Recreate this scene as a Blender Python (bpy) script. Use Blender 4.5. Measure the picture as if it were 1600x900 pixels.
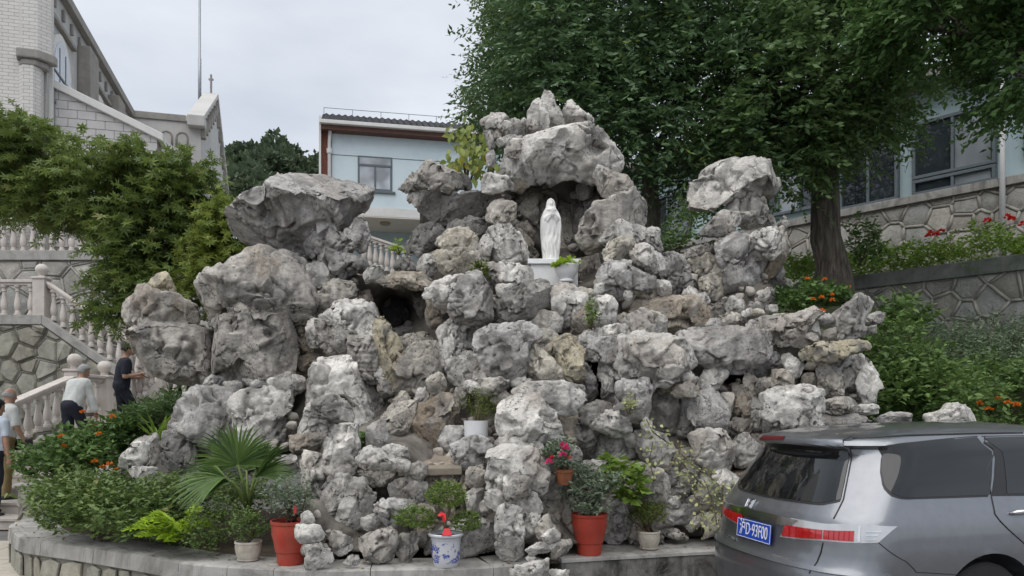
import bpy, bmesh, math, random
import numpy as np
from mathutils import Vector, Matrix
R = math.radians
for _o in list(bpy.data.objects): bpy.data.objects.remove(_o)
SC = bpy.context.scene
COL = SC.collection
# ------------------------------------------------------------------ camera, sky, sun, exposure
CAMZ, FPX, HOR = 1.65, 1200.0, 640.0          # eye height, focal length and horizon in photo pixels (1600x900)
cam_data = bpy.data.cameras.new('camera'); cam = bpy.data.objects.new('camera', cam_data); COL.objects.link(cam)
cam_data.sensor_width = 36.0; cam_data.lens = 36.0 * FPX / 1600.0
cam_data.shift_y = (HOR - 450.0) / 1600.0; cam_data.clip_end = 2000.0; cam_data.clip_start = 0.05
cam.location = (0, 0, CAMZ); cam.rotation_euler = (R(90), 0, 0)
SC.camera = cam
SUN_EL, SUN_AZ = R(68), R(215)                # high behind the camera, a little left
world = bpy.data.worlds.new('World'); SC.world = world; world.use_nodes = True
wn = world.node_tree.nodes; wl = world.node_tree.links; wn.clear()
w_out = wn.new('ShaderNodeOutputWorld'); w_mix = wn.new('ShaderNodeMixShader')
w_sky = wn.new('ShaderNodeTexSky'); w_sky.sky_type = 'NISHITA'; w_sky.sun_disc = False
w_sky.sun_elevation = SUN_EL; w_sky.sun_rotation = SUN_AZ
w_bg1 = wn.new('ShaderNodeBackground'); w_bg1.inputs[1].default_value = 0.08
w_bg2 = wn.new('ShaderNodeBackground'); w_bg2.inputs[1].default_value = 1.0
w_tc = wn.new('ShaderNodeTexCoord'); w_map = wn.new('ShaderNodeMapping'); w_map.inputs['Scale'].default_value = (1.0, 1.0, 2.6)
w_n1 = wn.new('ShaderNodeTexNoise'); w_n1.inputs['Scale'].default_value = 2.3; w_n1.inputs['Detail'].default_value = 5.0; w_n1.inputs['Roughness'].default_value = 0.5
w_ramp = wn.new('ShaderNodeValToRGB')
w_ramp.color_ramp.elements[0].position = 0.30; w_ramp.color_ramp.elements[0].color = (0.33, 0.36, 0.415, 1)
w_ramp.color_ramp.elements[1].position = 0.68; w_ramp.color_ramp.elements[1].color = (0.52, 0.545, 0.575, 1)
wl.new(w_tc.outputs['Generated'], w_map.inputs[0]); wl.new(w_map.outputs[0], w_n1.inputs['Vector'])
wl.new(w_n1.outputs['Fac'], w_ramp.inputs[0]); wl.new(w_ramp.outputs[0], w_bg2.inputs[0])
wl.new(w_sky.outputs[0], w_bg1.inputs[0])
w_mix.inputs[0].default_value = 0.90
wl.new(w_bg1.outputs[0], w_mix.inputs[1]); wl.new(w_bg2.outputs[0], w_mix.inputs[2]); wl.new(w_mix.outputs[0], w_out.inputs[0])
sun_d = bpy.data.lights.new('sun', 'SUN'); sun_d.energy = 1.5; sun_d.angle = R(85); sun_d.color = (1.0, 0.96, 0.9)
sun = bpy.data.objects.new('sun', sun_d); COL.objects.link(sun)
sun.rotation_euler = (R(90) - SUN_EL, 0, R(180) - SUN_AZ)
SC.view_settings.view_transform = 'Standard'; SC.view_settings.look = 'None'
SC.view_settings.exposure = 0.82; SC.view_settings.gamma = 1.0; SC.view_settings.use_curve_mapping = False
SC.render.engine = 'CYCLES'
SC.cycles.use_adaptive_sampling = True; SC.cycles.adaptive_threshold = 0.02; SC.cycles.use_denoising = True
SC.cycles.max_bounces = 5; SC.cycles.diffuse_bounces = 2; SC.cycles.glossy_bounces = 2; SC.cycles.transmission_bounces = 4; SC.cycles.transparent_max_bounces = 6

# ------------------------------------------------------------------ helpers
def P(px, py, d): return Vector(((px - 800.0) / FPX * d, d, CAMZ - (py - HOR) / FPX * d))
def DZ(py, z): return FPX * (CAMZ - z) / (py - HOR)            # distance of a point at height z seen at row py
def tag(o, label=None, cat=None, group=None, kind=None):
    if label: o['label'] = label
    if cat: o['category'] = cat
    if group: o['group'] = group
    if kind: o['kind'] = kind
    return o
def link(name, me, mat=None, parent=None, loc=None):
    o = bpy.data.objects.new(name, me); COL.objects.link(o)
    if mat is not None and me is not None and not me.materials:
        for m in (mat if isinstance(mat, (list, tuple)) else [mat]): me.materials.append(m)
    if parent is not None: o.parent = parent
    if loc is not None: o.location = loc
    return o
def empty(name, loc=(0, 0, 0), rz=0.0):
    o = bpy.data.objects.new(name, None); COL.objects.link(o); o.location = loc; o.rotation_euler = (0, 0, rz); o.empty_display_size = 0.1
    return o
def arr_mesh(name, v, f, smooth=False, mi=None):
    """mesh from numpy arrays; f is an (n,k) array or a list of such arrays"""
    fs = f if isinstance(f, list) else [f]
    me = bpy.data.meshes.new(name); v = np.asarray(v, np.float32)
    me.vertices.add(len(v)); me.vertices.foreach_set('co', v.ravel())
    loops = np.concatenate([np.asarray(a, np.int32).ravel() for a in fs])
    tot = np.concatenate([np.full(len(a), a.shape[1], np.int32) for a in [np.asarray(x) for x in fs]])
    st = np.concatenate([[0], np.cumsum(tot)[:-1]]).astype(np.int32)
    me.loops.add(len(loops)); me.loops.foreach_set('vertex_index', loops)
    me.polygons.add(len(tot)); me.polygons.foreach_set('loop_start', st); me.polygons.foreach_set('loop_total', tot)
    if smooth: me.polygons.foreach_set('use_smooth', np.ones(len(tot), bool))
    if mi is not None: me.polygons.foreach_set('material_index', np.asarray(mi, np.int32))
    me.update(calc_edges=True); me.validate()
    return me
class MB:
    """collects simple solids into one mesh"""
    def __init__(s): s.v = []; s.f = []
    def add(s, vs, fs):
        b = len(s.v); s.v += [tuple(p) for p in vs]; s.f += [tuple(i + b for i in q) for q in fs]; return s
    def box(s, lo, hi, M=None):
        (x0, y0, z0), (x1, y1, z1) = lo, hi
        vs = [(x0,y0,z0),(x1,y0,z0),(x1,y1,z0),(x0,y1,z0),(x0,y0,z1),(x1,y0,z1),(x1,y1,z1),(x0,y1,z1)]
        if M is not None: vs = [M @ Vector(p) for p in vs]
        return s.add(vs, [(0,3,2,1),(4,5,6,7),(0,1,5,4),(1,2,6,5),(2,3,7,6),(3,0,4,7)])
    def prism(s, pts, off):
        """pts: planar 3D loop, extruded by vector off"""
        n = len(pts); off = Vector(off); a = [Vector(p) for p in pts]; b = [p + off for p in a]
        return s.add(a + b, [tuple(range(n)), tuple(range(2*n-1, n-1, -1))] + [(i, n+i, n+(i+1) % n, (i+1) % n) for i in range(n)])
    def tube(s, pts, rad, n=8, cap=True):
        pts = [Vector(p) for p in pts]; rad = rad if isinstance(rad, (list, tuple)) else [rad] * len(pts)
        b = len(s.v); up = Vector((0.13, 0.31, 0.94))
        for i, p in enumerate(pts):
            t = (pts[min(i+1, len(pts)-1)] - pts[max(i-1, 0)]); t = t.normalized() if t.length > 1e-9 else Vector((0,0,1))
            u = t.cross(up); u = u.normalized() if u.length > 1e-4 else t.cross(Vector((1,0,0))).normalized(); w = t.cross(u)
            for k in range(n):
                a = 2*math.pi*k/n; s.v.append(tuple(p + (u*math.cos(a) + w*math.sin(a))*rad[i]))
        for i in range(len(pts)-1):
            for k in range(n):
                s.f.append((b+i*n+k, b+i*n+(k+1) % n, b+(i+1)*n+(k+1) % n, b+(i+1)*n+k))
        if cap:
            s.f.append(tuple(b+k for k in range(n-1, -1, -1))); s.f.append(tuple(b+(len(pts)-1)*n+k for k in range(n)))
        return s
    def lathe(s, prof, n=20, c=(0,0,0), fl=None):
        b = len(s.v); m = len(prof)
        for i, (r, z) in enumerate(prof):
            for k in range(n):
                a = 2*math.pi*k/n; rr = r if fl is None else r*(1+fl[i]*(0.5+0.5*math.cos(a*fl[-1])))
                s.v.append((c[0]+rr*math.cos(a), c[1]+rr*math.sin(a), c[2]+z))
        for i in range(m-1):
            for k in range(n):
                s.f.append((b+i*n+k, b+i*n+(k+1) % n, b+(i+1)*n+(k+1) % n, b+(i+1)*n+k))
        if prof[0][0] > 1e-5: s.f.append(tuple(b+k for k in range(n-1, -1, -1)))
        if prof[-1][0] > 1e-5: s.f.append(tuple(b+(m-1)*n+k for k in range(n)))
        return s
    def mesh(s, name, smooth=False):
        me = bpy.data.meshes.new(name); me.from_pydata(s.v, [], s.f)
        bm = bmesh.new(); bm.from_mesh(me); bmesh.ops.recalc_face_normals(bm, faces=bm.faces); bm.to_mesh(me); bm.free()
        if smooth is True:
            for p in me.polygons: p.use_smooth = True
        elif smooth:
            me.shade_smooth() if hasattr(me, 'shade_smooth') else None
            me.set_sharp_from_angle(angle=R(smooth))
        me.update(); return me
    def build(s, name, mat, parent=None, smooth=False, bevel=0.0, loc=None):
        me = s.mesh(name, smooth)
        o = link(name, me, mat, parent, loc)
        if bevel:
            m = o.modifiers.new('bevel', 'BEVEL'); m.width = bevel; m.segments = 2; m.limit_method = 'ANGLE'; m.angle_limit = R(40)
        return o
def copy_tree(o, parent=None, depth=0):
    c = o.copy(); COL.objects.link(c)
    if parent is not None: c.parent = parent
    for ch in [x for x in o.children]: copy_tree(ch, c, depth+1)
    return c
# ------------------------------------------------------------------ numpy noise
_rs = np.random.RandomState(7); _perm = _rs.permutation(256).astype(np.int32); _perm = np.concatenate([_perm, _perm, _perm])
_grad = _rs.normal(size=(256, 3)); _grad /= np.linalg.norm(_grad, axis=1, keepdims=True)
_rnd = _rs.rand(256, 4)
def _h(ix, iy, iz): return _perm[_perm[_perm[ix & 255] + (iy & 255)] + (iz & 255)]
def pn(p):
    i = np.floor(p).astype(np.int32); f = p - i; u = f*f*f*(f*(f*6-15)+10); r = np.zeros(len(p))
    for dx in (0, 1):
        wx = u[:, 0] if dx else 1-u[:, 0]
        for dy in (0, 1):
            wy = u[:, 1] if dy else 1-u[:, 1]
            for dz in (0, 1):
                wz = u[:, 2] if dz else 1-u[:, 2]
                g = _grad[_h(i[:, 0]+dx, i[:, 1]+dy, i[:, 2]+dz)]
                r += wx*wy*wz*(g[:, 0]*(f[:, 0]-dx)+g[:, 1]*(f[:, 1]-dy)+g[:, 2]*(f[:, 2]-dz))
    return r*1.5
def fbm(p, o=4, gain=0.5):
    a = 1.0; s = np.zeros(len(p)); q = p.copy()
    for k in range(o): s += a*pn(q); a *= gain; q = q*2.03 + 17.3
    return s
def ridged(p, o=3):
    a = 1.0; s = np.zeros(len(p)); q = p.copy()
    for k in range(o): s += a*(1-np.abs(pn(q))*1.6); a *= 0.5; q = q*2.1 + 9.1
    return s/1.75
def worley(p, vec=False):
    tl = np.zeros(len(p))
    i = np.floor(p).astype(np.int32); f1 = np.full(len(p), 9.0); f2 = np.full(len(p), 9.0); idv = np.zeros(len(p))
    for dx in (-1, 0, 1):
        for dy in (-1, 0, 1):
            for dz in (-1, 0, 1):
                h = _h(i[:, 0]+dx, i[:, 1]+dy, i[:, 2]+dz); rr = _rnd[h]
                q = i + np.array([dx, dy, dz]) + rr[:, :3]
                d = np.sqrt(((q-p)**2).sum(1)); m = d < f1
                if vec: tl = np.where(m, ((p-q)*_grad[(h+91) & 255]).sum(1), tl)
                f2 = np.where(m, f1, np.minimum(f2, d)); idv = np.where(m, rr[:, 3], idv); f1 = np.where(m, d, f1)
    return (f1, f2, idv, tl) if vec else (f1, f2, idv)
# ------------------------------------------------------------------ materials
def newmat(name):
    m = bpy.data.materials.new(name); m.use_nodes = True; nt = m.node_tree; nt.nodes.clear()
    o = nt.nodes.new('ShaderNodeOutputMaterial'); b = nt.nodes.new('ShaderNodeBsdfPrincipled'); nt.links.new(b.outputs[0], o.inputs[0])
    return m, nt, b, o
def N(nt, t, **kw):
    n = nt.nodes.new(t)
    for k, v in kw.items():
        if k in n.inputs: n.inputs[k].default_value = v
        else: setattr(n, k, v)
    return n
def mixc(nt, fac, a, b, mode='MIX'):
    n = nt.nodes.new('ShaderNodeMix'); n.data_type = 'RGBA'; n.blend_type = mode
    for s, v in ((0, fac), (6, a), (7, b)):
        if hasattr(v, 'links'): nt.links.new(v, n.inputs[s])
        else: n.inputs[s].default_value = v if s == 0 else (v[0], v[1], v[2], 1)
    return n.outputs[2]
def ramp(nt, src, stops):
    n = nt.nodes.new('ShaderNodeValToRGB'); e = n.color_ramp.elements
    while len(e) < len(stops): e.new(0.5)
    for x, (p, c) in zip(e, stops):
        x.position = p; x.color = (c, c, c, 1) if not isinstance(c, (tuple, list)) else (*c, 1)
    nt.links.new(src, n.inputs[0]); return n.outputs[0]
def noise(nt, vec, scale, detail=4.0, rough=0.55, out='Fac', dist=0.0):
    n = N(nt, 'ShaderNodeTexNoise', Scale=scale, Detail=detail, Roughness=rough, Distortion=dist)
    nt.links.new(vec, n.inputs['Vector']); return n.outputs[out]
def bump(nt, b, h, strength=0.5, dist=0.01, chain=None):
    n = N(nt, 'ShaderNodeBump', Strength=strength, Distance=dist); nt.links.new(h, n.inputs['Height'])
    if chain is not None: nt.links.new(chain, n.inputs['Normal'])
    if b is not None: nt.links.new(n.outputs[0], b.inputs['Normal'])
    return n.outputs[0]
def scaled(nt, vec, s):
    m = N(nt, 'ShaderNodeMapping'); m.inputs['Scale'].default_value = s; nt.links.new(vec, m.inputs[0]); return m.outputs[0]
def surf(name, c, var=0.15, scale=3.0, rough=0.8, stain=None, stain_amt=0.4, bmp=0.2, bscale=40.0, streak=0.0, spec=0.3, metallic=0.0, coat=0.0):
    """general weathered surface: base colour, mottling, dirt with its own shape, fine relief"""
    m, nt, b, o = newmat(name); pos = N(nt, 'ShaderNodeNewGeometry').outputs['Position']
    n1 = noise(nt, pos, scale, 6, 0.6)
    lo = tuple(x*(1-var) for x in c); hi = tuple(min(1, x*(1+var)) for x in c)
    col = ramp(nt, n1, [(0.3, lo), (0.7, hi)])
    if stain is not None:
        n2 = noise(nt, pos, scale*0.6, 8, 0.7, dist=0.6)
        col = mixc(nt, ramp(nt, n2, [(0.48, 0.0), (0.68, stain_amt)]), col, stain)
    if streak:
        n3 = noise(nt, scaled(nt, pos, (9, 9, 0.8)), 1.0, 6, 0.65)
        col = mixc(nt, ramp(nt, n3, [(0.5, 0.0), (0.72, streak)]), col, stain if stain is not None else tuple(x*0.5 for x in c))
    nt.links.new(col, b.inputs['Base Color']); b.inputs['Roughness'].default_value = rough; b.inputs['Metallic'].default_value = metallic
    b.inputs['Specular IOR Level'].default_value = spec; b.inputs['Coat Weight'].default_value = coat
    if bmp: bump(nt, b, noise(nt, pos, bscale, 5, 0.6), bmp, 0.01)
    return m
def stonemat(name, c, var=0.3, stain=(0.11, 0.11, 0.085)):
    m, nt, b, o = newmat(name); pos = N(nt, 'ShaderNodeNewGeometry').outputs['Position']; rnd = N(nt, 'ShaderNodeObjectInfo').outputs['Random']
    col = ramp(nt, noise(nt, pos, 5.0, 6, 0.65), [(0.3, tuple(x*(1-var) for x in c)), (0.7, tuple(x*(1+var) for x in c))])
    col = mixc(nt, 1.0, col, ramp(nt, rnd, [(0.0, (0.72, 0.72, 0.71)), (0.35, (1.0, 0.97, 0.92)), (0.7, (0.92, 0.96, 0.98)), (1.0, (1.3, 1.27, 1.22))]), 'MULTIPLY')
    col = mixc(nt, ramp(nt, noise(nt, pos, 2.2, 8, 0.7, dist=0.6), [(0.48, 0.0), (0.68, 0.65)]), col, stain)
    nt.links.new(col, b.inputs['Base Color']); b.inputs['Roughness'].default_value = 0.92
    bump(nt, b, noise(nt, pos, 20.0, 6, 0.65), 0.9, 0.02); return m
def plain(name, c, rough=0.5, metallic=0.0, spec=0.5, coat=0.0):
    m, nt, b, o = newmat(name); pos = N(nt, 'ShaderNodeNewGeometry').outputs['Position']
    n1 = noise(nt, pos, 14.0, 3); col = ramp(nt, n1, [(0.3, tuple(x*0.94 for x in c)), (0.7, tuple(min(1, x*1.05) for x in c))])
    nt.links.new(col, b.inputs['Base Color']); b.inputs['Roughness'].default_value = rough; b.inputs['Metallic'].default_value = metallic
    b.inputs['Specular IOR Level'].default_value = spec; b.inputs['Coat Weight'].default_value = coat; b.inputs['Coat Roughness'].default_value = 0.03
    return m
def leafmat(name, dark, light, trans=0.25, rough=0.5, tip=None):
    """leaf colour by the leaf's own 'var' attribute; thin leaves pass some light"""
    m, nt, b, o = newmat(name)
    a = N(nt, 'ShaderNodeAttribute', attribute_name='var')
    st = [(0.0, dark), (0.75, light)] + ([(0.93, light), (1.0, tip)] if tip else [(1.0, tuple(x*1.25 for x in light))])
    col = ramp(nt, a.outputs['Fac'], st)
    nt.links.new(col, b.inputs['Base Color']); b.inputs['Roughness'].default_value = rough; b.inputs['Specular IOR Level'].default_value = 0.35
    t = N(nt, 'ShaderNodeBsdfTranslucent'); nt.links.new(mixc(nt, 0.5, col, tuple(min(1, x*1.6) for x in light)), t.inputs[0])
    mx = N(nt, 'ShaderNodeMixShader'); mx.inputs[0].default_value = trans
    nt.links.new(b.outputs[0], mx.inputs[1]); nt.links.new(t.outputs[0], mx.inputs[2]); nt.links.new(mx.outputs[0], o.inputs[0])
    return m
def rockmat(name='limestone', attr=True):
    m, nt, b, o = newmat(name); pos = N(nt, 'ShaderNodeNewGeometry').outputs['Position']
    if attr: base = N(nt, 'ShaderNodeAttribute', attribute_name='alb').outputs['Color']
    else: base = N(nt, 'ShaderNodeAttribute', attribute_name='tint', attribute_type='OBJECT').outputs['Color']
    n2 = noise(nt, pos, 34.0 if attr else 9.0, 4, 0.7)
    col = mixc(nt, 1.0, base, ramp(nt, n2, [(0.3, 0.72), (0.5, 1.0), (0.7, 1.2)]), 'MULTIPLY')
    if attr:      # hairline cracks and small pits
        nc = noise(nt, pos, 4.0, 3, 0.6, 'Color'); wp = N(nt, 'ShaderNodeMix', data_type='VECTOR'); wp.inputs[0].default_value = 0.30; nt.links.new(scaled(nt, pos, (1, 1, 0.7)), wp.inputs[4]); nt.links.new(nc, wp.inputs[5])
        w = N(nt, 'ShaderNodeTexVoronoi', feature='DISTANCE_TO_EDGE', Scale=9.0); nt.links.new(wp.outputs[1], w.inputs['Vector'])
        mk = ramp(nt, noise(nt, pos, 3.1, 2), [(0.48, 0.0), (0.62, 0.85)]); ck = N(nt, 'ShaderNodeMath', operation='MULTIPLY'); nt.links.new(ramp(nt, w.outputs['Distance'], [(0.0, 1.0), (0.035, 0.0)]), ck.inputs[0]); nt.links.new(mk, ck.inputs[1])
        v2 = N(nt, 'ShaderNodeTexVoronoi', Scale=26.0); nt.links.new(pos, v2.inputs['Vector']); mk2 = ramp(nt, noise(nt, pos, 6.0, 2), [(0.57, 0.0), (0.64, 1.0)])
        pt = N(nt, 'ShaderNodeMath', operation='MULTIPLY'); nt.links.new(ramp(nt, v2.outputs['Distance'], [(0.16, 1.0), (0.30, 0.0)]), pt.inputs[0]); nt.links.new(mk2, pt.inputs[1])
        mx = N(nt, 'ShaderNodeMath', operation='MAXIMUM'); nt.links.new(ck.outputs[0], mx.inputs[0]); nt.links.new(pt.outputs[0], mx.inputs[1])
        col = mixc(nt, mx.outputs[0], col, (0.085, 0.078, 0.07))
    nt.links.new(col, b.inputs['Base Color']); b.inputs['Roughness'].default_value = 0.9; b.inputs['Specular IOR Level'].default_value = 0.2
    c1 = bump(nt, None, noise(nt, pos, 16.0, 5, 0.65), 0.8, 0.03)
    bump(nt, b, n2, 0.6, 0.012, c1)
    return m
M = {}
M['rock'] = rockmat(); M['pebble'] = rockmat('packing_limestone', False)
M['mortar'] = surf('mortar', (0.17, 0.155, 0.135), 0.35, 5.0, 0.95, (0.06, 0.055, 0.05), 0.7, 0.9, 24.0)  # darkened base: shade of the crevices between stones put into the colour
M['concrete'] = surf('concrete', (0.36, 0.35, 0.33), 0.22, 3.0, 0.9, (0.10, 0.097, 0.088), 0.75, 0.4, 30.0, streak=0.7)
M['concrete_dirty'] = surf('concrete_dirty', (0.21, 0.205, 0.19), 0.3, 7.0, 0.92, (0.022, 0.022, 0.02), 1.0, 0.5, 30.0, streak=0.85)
M['granite_coping'] = surf('granite_coping', (0.36, 0.35, 0.33), 0.14, 5.0, 0.85, (0.16, 0.155, 0.145), 0.6, 0.25, 60.0, streak=0.35)
M['coping_green'] = surf('coping_green', (0.19, 0.20, 0.185), 0.2, 4.0, 0.9, (0.07, 0.085, 0.06), 0.7, 0.3, 40.0, streak=0.4)
M['paving'] = surf('paving', (0.47, 0.43, 0.37), 0.10, 6.0, 0.8, (0.25, 0.22, 0.18), 0.4, 0.15, 60.0)
M['asphalt'] = surf('asphalt', (0.16, 0.155, 0.15), 0.2, 2.0, 0.95, (0.08, 0.08, 0.08), 0.5, 0.4, 80.0)
M['soil'] = surf('soil', (0.075, 0.058, 0.042), 0.4, 9.0, 0.95, (0.03, 0.025, 0.02), 0.6, 0.8, 40.0)
M['earth_green'] = surf('earth_green', (0.055, 0.065, 0.03), 0.4, 4.0, 0.95, (0.05, 0.04, 0.025), 0.6, 0.8, 30.0)
M['balustrade'] = surf('balustrade', (0.58, 0.53, 0.49), 0.08, 3.0, 0.75, (0.33, 0.29, 0.26), 0.45, 0.12, 50.0, streak=0.3)
M['wallstone'] = stonemat('wallstone', (0.31, 0.30, 0.255)); M['wallstone_pale'] = stonemat('wallstone_pale', (0.38, 0.365, 0.34), 0.22, (0.19, 0.185, 0.165))
M['wallmortar'] = surf('wallmortar', (0.36, 0.345, 0.31), 0.18, 5.0, 0.92, (0.18, 0.17, 0.14), 0.5, 0.3, 40.0)
M['wallmortar_dark'] = surf('wallmortar_dark', (0.24, 0.23, 0.20), 0.2, 5.0, 0.92, (0.12, 0.115, 0.095), 0.5, 0.3, 40.0)
def barkmat():
    m, nt, b, o = newmat('bark'); pos = N(nt, 'ShaderNodeNewGeometry').outputs['Position']; st = scaled(nt, pos, (22, 22, 2.6))
    n1 = noise(nt, st, 1.0, 6, 0.65, dist=0.4); n2 = noise(nt, pos, 3.0, 4)
    col = ramp(nt, n1, [(0.34, (0.035, 0.03, 0.025)), (0.52, (0.12, 0.10, 0.08)), (0.7, (0.21, 0.18, 0.15))])
    col = mixc(nt, ramp(nt, n2, [(0.5, 0.0), (0.7, 0.45)]), col, (0.10, 0.105, 0.075)); nt.links.new(col, b.inputs['Base Color']); b.inputs['Roughness'].default_value = 0.95
    bump(nt, b, n1, 1.0, 0.05); return m
M['bark'] = barkmat()
M['stem'] = surf('stem', (0.13, 0.10, 0.065), 0.3, 12.0, 0.9, None, 0, 0.4, 50.0)
M['greenstem'] = surf('greenstem', (0.13, 0.18, 0.05), 0.25, 12.0, 0.7, None, 0, 0.2, 50.0)
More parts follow.
